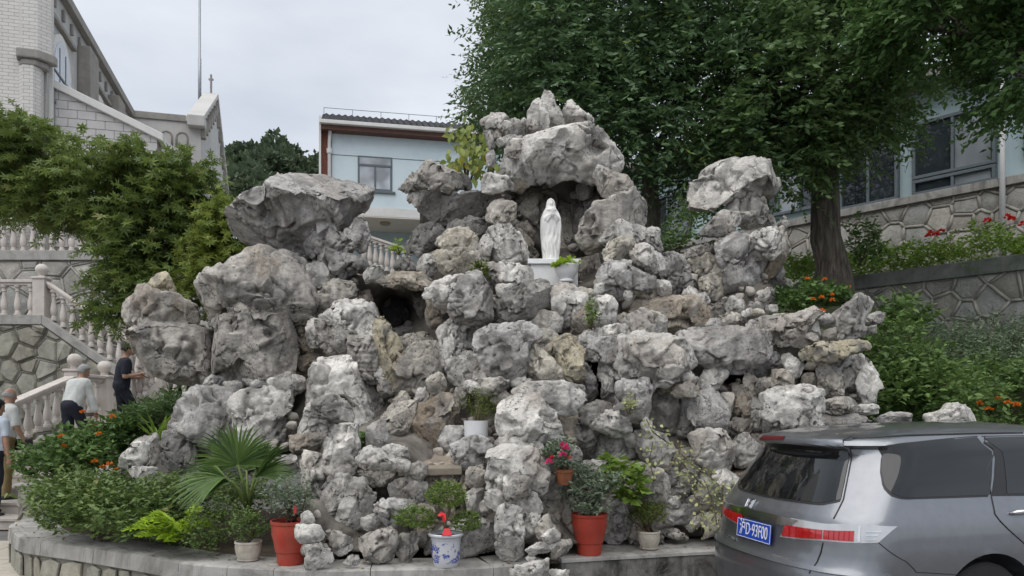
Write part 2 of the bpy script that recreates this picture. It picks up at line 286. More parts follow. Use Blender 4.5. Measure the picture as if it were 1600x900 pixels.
# ------------------------------------------------------------------ the rockery
# one line for each stone: distance, colour, weathering | outline in photo pixels at that distance (thickness follows its size)
ROCKS = '''
8.5G s1.0|358,350 370,335 392,317 412,315 437,300 460,288 462,281 495,279 532,285 560,283 584,286 580,300 570,315 552,330 542,345 522,368 500,392 465,404 437,402 402,394 382,385 364,370
8.3G c|470,385 476,360 485,340 500,332 512,338 527,352 530,368 545,362 556,352 560,340 568,335 577,355 570,372 562,385 545,395 520,400 490,398 468,405 464,396
8.25G s|480,400 490,389 505,385 525,389 545,403 558,407 570,408 573,418 566,428 555,427 535,440 518,445 505,440 482,410
8.1G s|478,415 495,410 505,411 513,427 513,447 495,450 482,445 477,430
8.1L c|567,428 580,415 595,417 595,430 582,440 570,445
8.15M s1.0|321,462 345,450 367,430 402,407 405,398 430,396 460,405 468,412 470,435 482,455 488,470 480,495 460,500 440,496 425,488 395,478 370,475 348,488 333,493
7.95L c|360,478 387,472 395,480 422,485 425,492 402,495 362,497
8.0L s|332,500 342,490 365,492 368,500 350,508 332,508
7.95M s1.0|326,520 335,510 352,502 395,496 425,501 442,507 455,525 464,542 460,560 455,580 432,592 385,602 350,600 332,585 324,550
8.1M s1.0|205,525 216,515 232,505 264,504 288,505 322,515 327,528 328,560 328,602 307,604 288,600 264,595 237,584 224,568 213,549
8.2M s|190,475 205,463 222,452 240,456 262,460 285,467 305,478 306,490 302,507 264,504 232,505 218,514 210,508 195,504 190,490
8.2Y s|232,455 237,440 243,430 252,423 262,428 269,443 278,465 262,466 245,460
8.3B c|444,500 485,500 487,545 470,552 462,535
8.2T s|512,447 532,442 550,447 553,462 532,473 512,480 495,490 490,480 502,463
8.2B c|455,575 465,560 495,550 492,570 485,598 450,598
7.6L c|532,475 560,472 577,477 585,495 595,510 585,525 570,530 545,526 537,542 515,550 495,540 500,525 517,495
7.9L c|482,500 500,496 505,500 500,520 490,542 484,542
7.5M l|547,532 575,530 585,560 582,585 570,590 552,575 547,560
7.7Y c|590,498 605,508 622,545 623,600 618,625 600,600 585,545
7.3L s|490,590 500,560 537,555 550,575 557,600 565,625 573,650 572,690 550,680 520,675 485,655 484,630 487,605
7.6T c|555,590 572,588 585,600 597,618 597,635 582,655 572,650 560,615
7.1L s|492,635 507,624 523,622 535,630 547,642 547,653 530,656 500,648
7.1L c|456,668 475,650 492,640 502,645 535,660 530,670 510,672 475,680 458,678
7.2M l|450,682 475,677 512,675 512,695 485,702 465,710 452,700
6.55L s|510,685 520,672 532,669 555,671 555,700 550,735 533,742 515,733 513,712 509,705
6.7L c|463,720 470,698 500,696 510,703 507,730 500,790 490,810 480,800 478,760 470,735
7.0G c|425,722 437,710 462,710 467,735 450,745 427,740
7.6L s|370,625 380,606 405,606 445,617 447,642 437,685 420,710 405,735 385,720 377,672 372,642
7.75L s|380,597 405,584 420,590 420,607 392,605
7.6L c|420,597 445,589 467,592 480,600 457,620 445,615 420,607
7.7L s|355,602 370,599 377,605 365,615 357,610
7.7G s|275,667 282,642 290,630 310,622 312,614 340,614 362,620 367,650 372,675 372,690 345,690 320,700 300,720 275,700
7.45G c|245,720 250,687 272,671 295,685 305,715 300,740 262,738
7.5L s|212,685 222,675 240,677 247,695 246,715 240,732 190,728 197,712 212,700
7.35L c|196,735 207,730 240,732 252,740 245,749 205,745
8.0M c|283,632 297,612 308,612 300,628
6.4L c|502,765 520,752 565,755 577,775 573,810 550,828 512,825 502,795
6.5L c|610,767 630,752 652,746 665,757 657,777 635,782 610,785
6.05M c|557,837 575,830 607,821 620,830 620,865 612,880 575,872 562,855
6.15M c|621,835 650,830 654,860 637,877 622,880
5.75L s|460,825 472,821 497,822 507,837 502,845 472,847 461,838
5.7L c|472,850 492,847 515,860 520,875 490,891 475,890
5.8L c|517,865 535,851 550,850 550,860 525,872
5.75L c|535,880 550,865 562,872 560,882 540,885
5.95M c|502,830 522,830 555,845 550,850 525,850 510,860 505,850
6.35G c|585,792 615,785 650,785 640,810 605,822 590,810
6.9G s|585,765 600,762 607,775 600,782 587,775
6.5T c|552,745 590,738 618,740 615,757 590,757 570,752
6.35L c|557,707 575,702 590,705 608,712 612,728 590,730 560,722
6.4L c|595,706 615,699 632,702 635,712 610,720 598,712
6.3L c|612,720 625,716 636,721 635,732 617,732
6.25L c|567,815 587,807 590,818 567,827
6.65B c|670,735 700,732 727,730 735,770 730,810 700,830 672,800 665,760
6.6T c|735,730 750,727 755,750 742,765 732,755
6.35G c|700,825 740,815 775,810 782,840 780,868 700,870 655,868 652,850
7.9B l|578,440 600,427 640,425 672,430 692,447 664,453 632,447 600,448
7.9B c|670,456 690,450 698,488 690,508 674,510 668,480
8.5M c|548,452 566,448 582,480 596,515 582,526 560,490
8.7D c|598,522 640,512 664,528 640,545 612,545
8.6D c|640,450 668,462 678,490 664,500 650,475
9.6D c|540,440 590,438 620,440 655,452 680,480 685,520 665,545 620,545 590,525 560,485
8.0T c|618,535 640,528 675,520 680,535 655,550 630,560 620,555
7.5T s|632,560 650,545 677,540 690,562 693,585 670,598 650,620 632,622 622,605 625,580
7.3B s|642,657 657,632 680,620 700,620 706,637 700,665 697,695 645,698 640,672
7.3T c|605,640 617,630 642,635 635,660 630,697 600,700 607,680 595,665
7.35L c|592,605 597,592 607,610 605,622 595,615
7.3T s|672,592 687,587 693,600 687,612 670,610
7.7L c|662,455 680,445 717,434 735,440 725,465 712,480 695,487 682,467
7.6L c|690,520 705,495 718,500 722,540 720,570 710,600 695,590 687,560
7.5G s|708,480 710,445 730,430 747,432 757,450 762,470 762,495 750,512 720,515 712,495
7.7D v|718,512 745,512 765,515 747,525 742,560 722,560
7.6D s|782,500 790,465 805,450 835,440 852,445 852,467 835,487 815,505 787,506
7.8M c|763,462 782,465 782,515 765,517 760,490
7.8L c|775,447 802,447 790,460 780,460
7.85L c|747,427 775,415 827,422 827,437 800,447 775,452 760,440
7.5L c|865,457 880,440 897,442 915,462 915,480 897,487 902,510 887,525 867,502 865,480
7.6M c|897,487 915,480 920,505 905,527 895,520 900,502
7.85T c|905,452 935,460 930,470 915,468
7.7L s|922,480 935,462 950,465 960,480 957,500 940,512 925,500
7.8B c|965,485 980,470 1005,472 1050,470 1090,472 1107,480 1110,495 1100,510 1070,520 1052,512 1035,500 1010,490 980,497
7.7P c|960,498 975,492 985,500 975,508
7.35L s|975,505 987,498 1003,495 1005,490 1025,490 1035,500 1037,525 1010,530 980,525
7.2L s|975,525 1005,528 1035,528 1057,537 1075,555 1085,568 1077,582 1057,592 1022,597 990,590 970,582 965,560 970,540
7.45L c|905,530 920,517 940,515 945,525 930,537 912,547
7.3G s|912,552 930,537 945,530 965,537 975,552 955,560 917,560
7.45L c|942,513 977,510 980,522 962,535 945,525
7.2G s|745,525 765,517 792,515 810,510 835,515 840,522 822,532 822,555 815,575 810,592 790,592 765,575 750,550
7.15P s|822,555 830,545 845,552 860,570 877,585 877,594 840,597 825,585
7.4T s|840,522 855,517 868,520 870,535 855,548 842,545
7.25Y s|870,525 893,525 905,545 907,565 907,588 895,592 880,582 873,565 872,545
7.35L c|700,565 715,552 737,555 747,577 745,597 725,600 707,590
7.0L c|725,602 750,596 782,596 795,605 775,615 745,615
7.1L c|795,595 815,592 835,600 820,608
6.85L s|805,612 830,602 875,601 912,605 912,617 895,640 865,645 855,628 840,620 815,620
7.3G c|900,560 917,565 930,615 930,632 915,635 905,600
7.3L c|940,570 965,567 967,605 965,627 947,630 945,600
7.25L c|912,548 957,540 967,550 950,556 925,557
6.95G s|966,607 980,594 1010,594 1020,607 1017,642 1005,657 975,645 967,630
7.1T v|1020,615 1055,620 1055,645 1047,690 1020,680 1017,650
7.1L v|1057,640 1075,620 1100,617 1105,645 1080,665 1070,687 1052,690
7.15Y c|1022,602 1050,597 1055,607 1032,612
7.15T c|1052,610 1075,600 1090,607 1085,615 1057,617
6.6L s|782,652 790,632 810,622 840,625 860,645 870,675 872,690 845,685 835,675 807,682 795,687 780,665
6.5L s|775,695 795,683 820,680 840,688 848,715 825,705 785,702
6.3L s|769,710 780,703 825,700 840,712 850,740 845,765 825,772 810,780 790,775 775,765 768,735
6.15L c|793,750 810,738 825,757 820,775 800,778 792,765
6.15L s|760,775 772,770 795,782 830,775 847,780 847,793 830,800 802,800 777,792 765,787
6.1L s|780,830 785,797 795,793 807,800 812,830 810,865 795,875 782,860
6.2L c|812,807 830,802 842,807 835,830 825,847 817,835
6.5T c|850,780 870,775 885,785 882,817 860,825 852,807
6.4L c|840,763 885,762 888,772 850,776 842,771
6.0L c|845,837 865,825 877,835 875,845 850,847
5.9L c|820,860 845,847 870,850 860,862 827,867
6.05M c|875,840 892,842 895,850 882,865 867,880 860,870
5.85L c|820,870 832,867 840,875 830,880
5.6L c|797,887 830,880 857,875 860,892 845,905 805,910 797,900
5.6L c|860,892 892,891 893,900 862,905
6.6G c|942,780 965,777 975,787 977,810 985,820 980,835 962,845 952,848 947,830 947,805
6.6L c|903,727 920,722 945,722 946,737 937,746 912,742
6.65L c|917,747 935,745 942,757 925,762
6.65L c|945,752 957,749 965,760 947,767
6.7L s|885,700 897,696 904,712 900,727 887,732
7.0B c|865,645 900,645 900,675 890,697 875,680
7.05D s|902,647 937,632 955,640 930,665 922,720 905,722 900,680
6.85L c|925,670 940,655 962,642 970,652 985,665 982,680 950,675
6.8L c|922,690 940,680 970,685 995,710 975,715 940,715 925,722
6.75L s|995,680 1010,675 1035,687 1047,710 1040,730 1020,735 1005,715
6.8L c|1008,655 1017,657 1015,672 1005,665
6.65L s|997,762 1005,742 1027,738 1050,757 1042,787 1020,790 1000,795
6.7L c|1050,747 1065,739 1095,742 1100,760 1080,780 1065,782 1060,762
6.6G c|1047,800 1070,790 1085,800 1080,812 1055,815
6.55M c|1072,817 1095,807 1095,817 1080,827
6.5L c|1032,825 1052,822 1080,845 1062,847 1040,837
6.5L c|1105,825 1125,815 1130,840 1100,842
6.65L c|1048,766 1056,763 1060,772 1052,777
6.65L c|1046,782 1056,778 1061,787 1050,792
6.75L c|1080,682 1097,676 1132,676 1145,692 1147,710 1152,717 1142,732 1110,731 1105,720 1085,715 1090,700
7.0G c|1074,618 1120,615 1132,627 1127,675 1097,672 1082,650
7.2T v|1132,617 1142,615 1142,650 1132,657
7.3B c|1145,607 1160,605 1170,630 1172,655 1145,655
7.1L c|1171,632 1180,617 1192,620 1192,645 1190,677 1177,677 1175,652
7.0M c|1130,665 1160,657 1175,660 1175,677 1167,687 1150,692 1137,675
7.0L s|1197,622 1215,611 1235,611 1260,609 1280,617 1287,635 1280,665 1255,667 1235,660 1215,657 1197,645
7.1D c|1195,652 1222,662 1235,675 1195,680
7.4T s|1207,582 1225,581 1240,597 1240,607 1215,610 1207,597
7.35T c|1185,597 1205,590 1212,607 1200,620 1185,612
7.6D c|1163,580 1180,574 1200,577 1197,587 1170,592
7.5G c|1187,567 1200,552 1217,552 1220,570 1205,574 1187,574
7.5L v|1220,552 1232,555 1252,572 1245,587 1232,585 1230,570
7.5T c|1255,592 1267,586 1280,610 1265,610 1257,605
7.5T s|1282,575 1300,570 1310,590 1312,617 1292,617 1282,597
7.45M c|1317,585 1330,575 1337,590 1337,610 1325,617 1317,600
7.3L c|1326,562 1337,550 1350,546 1370,560 1374,582 1367,605 1365,627 1352,630 1340,610 1337,582
7.2L l|1287,632 1310,625 1342,625 1347,632 1330,640 1290,644
7.1L l|1331,637 1342,632 1377,634 1375,645 1347,647
7.0G l|1285,657 1300,647 1332,650 1362,657 1335,665 1290,670
7.0G l|1365,655 1392,645 1422,647 1427,657 1385,662
7.3G s|1066,527 1095,516 1120,520 1155,520 1180,525 1215,527 1207,542 1185,562 1162,575 1145,577 1135,562 1107,560 1070,547
7.5L s|1160,500 1175,495 1215,495 1250,489 1270,482 1282,490 1267,502 1250,517 1225,512 1200,520 1180,521 1172,510
7.6L s|1300,497 1310,485 1330,472 1342,460 1360,459 1365,470 1357,487 1347,500 1347,512 1355,527 1310,530 1307,512
7.8L s|1350,497 1370,486 1382,492 1380,505 1357,507
7.8L c|1347,512 1370,510 1372,520 1355,522
7.6G c|1285,492 1305,490 1307,502 1292,512 1277,505
7.6G c|1260,512 1282,502 1282,525 1265,520
7.6T s|1282,520 1305,512 1307,530 1287,532
7.3Y s|1247,552 1265,540 1310,535 1360,532 1366,542 1335,550 1305,562 1275,567 1257,562
7.6T l|1215,527 1250,527 1282,532 1262,540 1217,536
7.55T c|1222,520 1247,520 1250,528 1225,528
7.5L c|1250,527 1265,520 1282,525 1277,534
8.6L c1.0|1072,270 1095,255 1110,242 1130,232 1150,235 1172,242 1190,251 1200,252 1200,267 1207,277 1217,277 1219,287 1207,300 1192,303 1192,317 1160,318 1147,313 1125,322 1105,325 1082,322 1077,300
8.6L s|1135,328 1140,300 1180,300 1200,330 1194,350 1170,356 1150,350
8.45L s|1090,366 1110,345 1132,326 1152,328 1156,350 1138,362 1112,370
8.6L c|1192,345 1200,331 1212,342 1215,357 1200,360
8.6L c|1217,350 1225,336 1232,350 1230,358 1217,358
8.2G c|1122,380 1140,362 1175,360 1180,380 1195,400 1205,415 1200,430 1185,445 1175,458 1155,460 1142,445 1137,420 1125,405
8.1L c|1177,370 1192,357 1212,359 1236,355 1235,370 1220,390 1205,405 1190,395 1180,385
8.35B c|1205,408 1232,375 1228,410 1215,430 1195,445 1190,440
8.4G c|1215,425 1225,400 1225,440 1240,440 1240,447 1220,450 1205,440
8.4P c|1075,410 1090,400 1110,395 1127,417 1112,432 1087,432
8.3P c|1077,450 1105,435 1140,432 1145,452 1120,467 1105,462
8.4L c|1062,395 1085,385 1107,380 1110,392 1085,400 1065,402
8.2G c|1035,415 1040,400 1067,405 1072,435 1075,452 1072,465 1047,467 1037,445
8.05L c|1030,442 1040,440 1047,457 1037,460 1030,452
8.0L s|1086,465 1100,461 1107,470 1102,475 1090,472
7.9L c|1137,475 1147,465 1160,470 1155,490 1142,495
7.9L c|1178,462 1185,455 1212,450 1215,470 1195,472 1180,470
7.85L c|1172,475 1192,473 1197,480 1175,481
7.85L s|1197,477 1215,476 1215,487 1197,487
7.8P s|1174,485 1192,482 1195,492 1175,492
7.75L s|1162,490 1172,485 1172,492 1165,494
7.8T c|1125,497 1140,492 1160,497 1165,512 1140,517 1127,512
7.6L c|1105,505 1115,500 1127,507 1125,517 1110,515
8.2D c|1110,470 1135,470 1132,490 1125,507 1110,495
8.75L v0.6|824,220 826,180 833,154 841,145 850,160 856,190 856,220
8.7L v0.6|844,212 846,165 852,136 859,140 868,166 884,190 890,216 855,222
8.8L v0.6|868,220 872,184 882,160 893,154 908,172 924,186 930,218
8.75L c|749,182 760,175 782,175 792,180 795,187 810,190 827,197 827,207 795,210 780,200 765,200 755,202 750,192
8.65L s|767,202 780,197 795,207 792,215 770,217
8.7L s|812,187 820,184 827,192 825,202
8.7L c|755,202 767,202 770,217 775,230 765,235 760,217
8.6L c|769,222 795,212 835,211 835,218 795,220 782,230
8.5L c|790,237 802,220 830,220 830,227 805,245
8.5L s0.85|775,252 782,242 807,247 810,240 835,220 870,206 895,205 920,210 937,225 942,235 965,245 965,260 948,270 925,275 895,270 870,275 845,278 810,272 780,262
8.6G s|760,242 770,232 775,250 772,260 762,260
8.35L s|929,272 935,260 952,262 977,275 992,285 992,297 975,307 952,314 942,305 932,290
8.4G c|980,305 992,297 1002,307 997,315
8.2M s|908,370 917,345 935,330 965,317 985,308 1002,317 1017,328 1015,345 990,352 965,360 945,385 920,390
8.0L s|937,372 950,357 995,350 1007,357 1002,370 975,377 945,382
8.1L s|1007,360 1017,352 1034,360 1030,372 1035,390 1027,397 1005,377
7.95P s|942,390 955,380 985,377 990,390 972,405 950,405
7.9L c|987,385 1005,380 1030,390 1045,405 1040,417 1015,432 990,412
7.75G c|930,427 955,407 980,407 985,422 967,440 940,437
7.7G c|967,437 985,422 1025,437 1022,447 985,450
7.75G c|942,452 952,442 975,440 982,452 972,467 950,462
7.7L c|978,460 984,452 988,461 980,468
7.75L c|930,447 942,445 940,455 930,457
7.85B c|987,455 1030,452 1040,465 995,467
7.8L c|1027,442 1042,440 1047,455 1040,462 1030,455
8.3L c|1035,405 1070,405 1070,420 1045,417
8.4M c|620,293 635,275 647,267 655,255 675,250 692,255 697,270 720,267 740,272 745,285 725,300 685,292 670,298 642,296
8.35L c|745,282 760,272 780,275 800,280 800,295 770,300 750,300
8.7D s|640,308 650,297 670,300 720,305 770,302 795,310 790,320 760,330 742,345 725,355 680,352 657,330
8.45L c|636,305 645,295 662,302 652,325 640,315
8.35T s|762,330 775,317 800,320 802,337 787,347 765,342
8.5D c|627,385 645,362 665,350 690,350 700,365 690,380 660,400 640,395
8.2P s|685,377 695,365 730,359 741,365 742,390 737,400 705,392
8.15P s|680,395 705,395 737,400 735,425 712,432 690,422
8.2L c|652,407 670,395 690,400 695,420 670,432 655,422
8.3D c|617,405 645,400 652,420 615,425
8.6D c|700,352 745,345 765,345 770,362 745,370 715,362
8.2L c|762,385 770,360 787,352 802,365 820,397 820,407 797,417 767,412 762,397
8.2L c|750,387 760,367 767,377 762,397
8.7T c|797,360 817,365 832,380 830,387 810,390
9.1P v|805,305 825,290 837,295 837,345 820,352 807,330
9.45T v|832,280 850,278 862,285 864,410 835,410
9.45P v|860,285 900,285 907,380 885,405 860,405
9.2T v|897,312 915,310 920,350 902,375
9.0G c|915,310 935,300 940,330 920,350
8.9L c|903,290 925,285 925,305 905,308
8.8T c|905,400 920,402 922,420 908,437
8.8T c|925,395 935,400 930,430 920,430
9.0T c|805,395 830,385 840,400 838,415 810,415
8.9M c|806,350 820,348 832,365 820,375 806,372
'''
TINT = {'L': ((0.53, 0.51, 0.475), 0.38), 'G': ((0.41, 0.397, 0.38), 0.2), 'M': ((0.40, 0.375, 0.34), 0.45), 'D': ((0.23, 0.22, 0.205), 0.4),  # D also puts the cave's shade into the colour of its inner stones
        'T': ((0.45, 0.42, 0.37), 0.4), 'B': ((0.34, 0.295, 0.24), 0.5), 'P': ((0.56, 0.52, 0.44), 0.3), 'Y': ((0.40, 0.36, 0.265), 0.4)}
DOFF = 0.2
def poly_sdf(q, poly):
    """signed distance of points q (n,2) to polygon, positive inside"""
    a = poly; b = np.roll(poly, -1, 0); best = np.full(len(q), 1e9); ins = np.zeros(len(q), bool)
    for (ax, ay), (bx, by) in zip(a, b):
        ex, ey = bx-ax, by-ay; wx, wy = q[:, 0]-ax, q[:, 1]-ay
        t = np.clip((wx*ex+wy*ey)/(ex*ex+ey*ey+1e-12), 0, 1)
        best = np.minimum(best, (wx-ex*t)**2+(wy-ey*t)**2)
        c = (ay > q[:, 1]) != (by > q[:, 1]); xx = ex*(q[:, 1]-ay)/(ey if abs(ey) > 1e-12 else 1e-12)+ax
        ins ^= c & (q[:, 0] < xx)
    d = np.sqrt(best); return np.where(ins, d, -d)
def blank_rock(poly, T, h, grow):
    """closed two-sided lens-shaped blank with the given outline (x,z), half thickness T (y)"""
    lo = poly.min(0)-3*h; hi = poly.max(0)+3*h
    nx = int((hi[0]-lo[0])/h)+2; nz = int((hi[1]-lo[1])/h)+2
    gx, gz = np.meshgrid(lo[0]+h*np.arange(nx), lo[1]+h*np.arange(nz), indexing='ij')
    s = poly_sdf(np.stack([gx.ravel(), gz.ravel()], 1), poly).reshape(nx, nz)
    ins = s > -grow; M_ = ins[:-1, :-1] & ins[1:, :-1] & ins[:-1, 1:] & ins[1:, 1:]
    dm = max(s.max(), 1e-3); x = np.clip((s+grow)/(0.50*dm+grow), 0, 1); t = T*(1-(1-x)**2.6)**0.42+0.35*h
    idx = np.arange(nx*nz).reshape(nx, nz)
    v = np.concatenate([np.stack([gx.ravel(), -t.ravel(), gz.ravel()], 1), np.stack([gx.ravel(), t.ravel()*0.5, gz.ravel()], 1)])
    off = nx*nz; ci, cj = np.nonzero(M_)
    A = idx[ci, cj]; B = idx[ci+1, cj]; C = idx[ci+1, cj+1]; D = idx[ci, cj+1]
    fs = [np.stack([A, B, C, D], 1), np.stack([D, C, B, A], 1)+off]
    Mp = np.pad(M_, 1)
    for (di, dj, e0, e1) in ((-1, 0, (0, 1), (0, 0)), (1, 0, (1, 0), (1, 1)), (0, -1, (0, 0), (1, 0)), (0, 1, (1, 1), (0, 1))):
        k = M_ & ~Mp[1+di:Mp.shape[0]-1+di, 1+dj:Mp.shape[1]-1+dj]; a, b = np.nonzero(k)
        p = idx[a+e0[0], b+e0[1]]; q = idx[a+e1[0], b+e1[1]]
        fs.append(np.stack([q, p, p+off, q+off], 1))
    f = np.concatenate(fs); used, inv = np.unique(f.ravel(), return_inverse=True)
    return v[used], inv.reshape(-1, 4), dm
def vnormals(v, f):
    a = v[f[:, 2]]-v[f[:, 0]]; b = v[f[:, 3]]-v[f[:, 1]]; n = np.cross(a, b); r = np.zeros_like(v)
    for k in range(4):
        for c in range(3): r[:, c] += np.bincount(f[:, k], n[:, c], len(v))
    return r/(np.linalg.norm(r, axis=1, keepdims=True)+1e-12)
def smooth_v(v, e, it):
    deg = np.bincount(e.ravel(), minlength=len(v)).astype(float)[:, None]
    for _ in range(it):
        s = np.stack([np.bincount(e[:, 0], v[e[:, 1], c], len(v))+np.bincount(e[:, 1], v[e[:, 0], c], len(v)) for c in range(3)], 1)
        v = v*0.4+0.6*s/np.maximum(deg, 1)
    return v
rock_specs = []
for ln in ROCKS.strip().split('\n'):
    hd, pt = ln.split('|'); dpt, rest = hd.split(' '); pts = np.array([[float(c) for c in p.split(',')] for p in pt.split()])
    style = rest[0]; th = float(rest[1:]) if len(rest) > 1 else 0.8
    c_ = pts.mean(0); extra = 0.32 if (c_[0] > 895 and c_[1] > 700) else (0.2 if (c_[0] > 985 and c_[1] > 640) else 0.0)
    rock_specs.append((float(dpt[:-1])+DOFF+extra+random.Random(len(rock_specs)*7+1).uniform(-.10, .10), dpt[-1], style, th, pts))
_r = np.random.RandomState(3); _all = [sp[4] for sp in rock_specs]; _cd = np.array([sp[0] for sp in rock_specs]); _cc = np.array([a.mean(0) for a in _all])
HULL = np.array([(470,868),(470,700),(440,712),(400,720),(300,728),(262,725),(285,650),(325,600),(335,520),(350,485),(415,412),(470,400),(560,425),(600,440),(640,425),(655,400),(655,330),(690,305),(770,290),(785,235),(790,205),(835,205),(915,218),(945,262),(980,300),(1005,345),(1022,400),(1075,418),(1095,395),(1135,372),(1218,372),(1215,440),(1205,492),(1290,515),(1335,545),(1355,600),(1350,690),(1250,760),(1110,838),(880,852)], float)
_cand = np.stack([_r.uniform(250, 1360, 5000), _r.uniform(200, 870, 5000)], 1); _cand = _cand[poly_sdf(_cand, HULL) > 8]
_gap = np.full(len(_cand), 1e9)
for a in _all: _gap = np.minimum(_gap, -poly_sdf(_cand, a))
for _ex in ((935, 595, 22, 50), (865, 350, 60, 75), (612, 490, 75, 50), (1140, 580, 38, 28), (1262, 580, 24, 26), (1050, 518, 26, 16), (590, 770, 22, 15), (1124, 490, 16, 22), (675, 710, 55, 28), (460, 650, 18, 60), (745, 650, 40, 52), (866, 425, 62, 26)): _gap[((_cand[:, 0]-_ex[0])/_ex[2])**2+((_cand[:, 1]-_ex[1])/_ex[3])**2 < 1] = -1
_placed = []
for i in np.argsort(-_gap):
    if _gap[i] < 2 or len(_placed) >= 55: break
    c = _cand[i]; r = _gap[i]+_r.uniform(5, 12)
    if any(np.hypot(*(c-p[0])) < (p[1]+r)*0.62 for p in _placed): continue
    _placed.append((c, r)); w = 1/(((c-_cc)**2).sum(1)+60)**2; dd = (w*_cd).sum()/w.sum()
    an = np.sort(_r.uniform(0, 2*np.pi, 9)); rr = r*_r.uniform(0.72, 1.15, 9); el = _r.uniform(0.75, 1.35)
    rock_specs.append((dd+0.04, 'LLGTMTLB'[_r.randint(8)], 'cccsv'[_r.randint(5)], 0.8, np.stack([c[0]+rr*np.cos(an)*el, c[1]+rr*np.sin(an)/el], 1)))
def rock_object(name, d, tint, style, th, pts, seed):
    W = np.stack([(pts[:, 0]-800)/FPX*d, CAMZ-(pts[:, 1]-HOR)/FPX*d], 1)
    c = (W.min(0)+W.max(0))/2; W = W-c
    x, y = W[:, 0], W[:, 1]; area = 0.5*abs(np.dot(x, np.roll(y, 1))-np.dot(y, np.roll(x, 1))); size = math.sqrt(area)
    h = min(max(size/26, 0.011), 0.022)
    s_in = poly_sdf(np.stack(np.meshgrid(np.linspace(x.min(), x.max(), 24), np.linspace(y.min(), y.max(), 24)), -1).reshape(-1, 2), W).max()
    T = min(th*0.62*size, 2.0*s_in)
    v, f, dm = blank_rock(W, T, h, (0.034+0.088*size) if poly_sdf(pts.mean(0)[None], HULL)[0] > 22 else (0.012+0.034*size))
    me = arr_mesh('blank', v, f); o = bpy.data.objects.new(name, me); COL.objects.link(o)
    md = o.modifiers.new('r', 'REMESH'); md.mode = 'VOXEL'; md.voxel_size = min(max(size*0.038, 0.0148), 0.0235)
    o.location = (c[0], d, c[1]); o['tint'] = [t*random.Random(seed).uniform(0.86, 1.12) for t in TINT[tint][0]]; o['stain'] = TINT[tint][1]
    return o, dict(size=size, style=style, T=T, seed=seed, h=h)
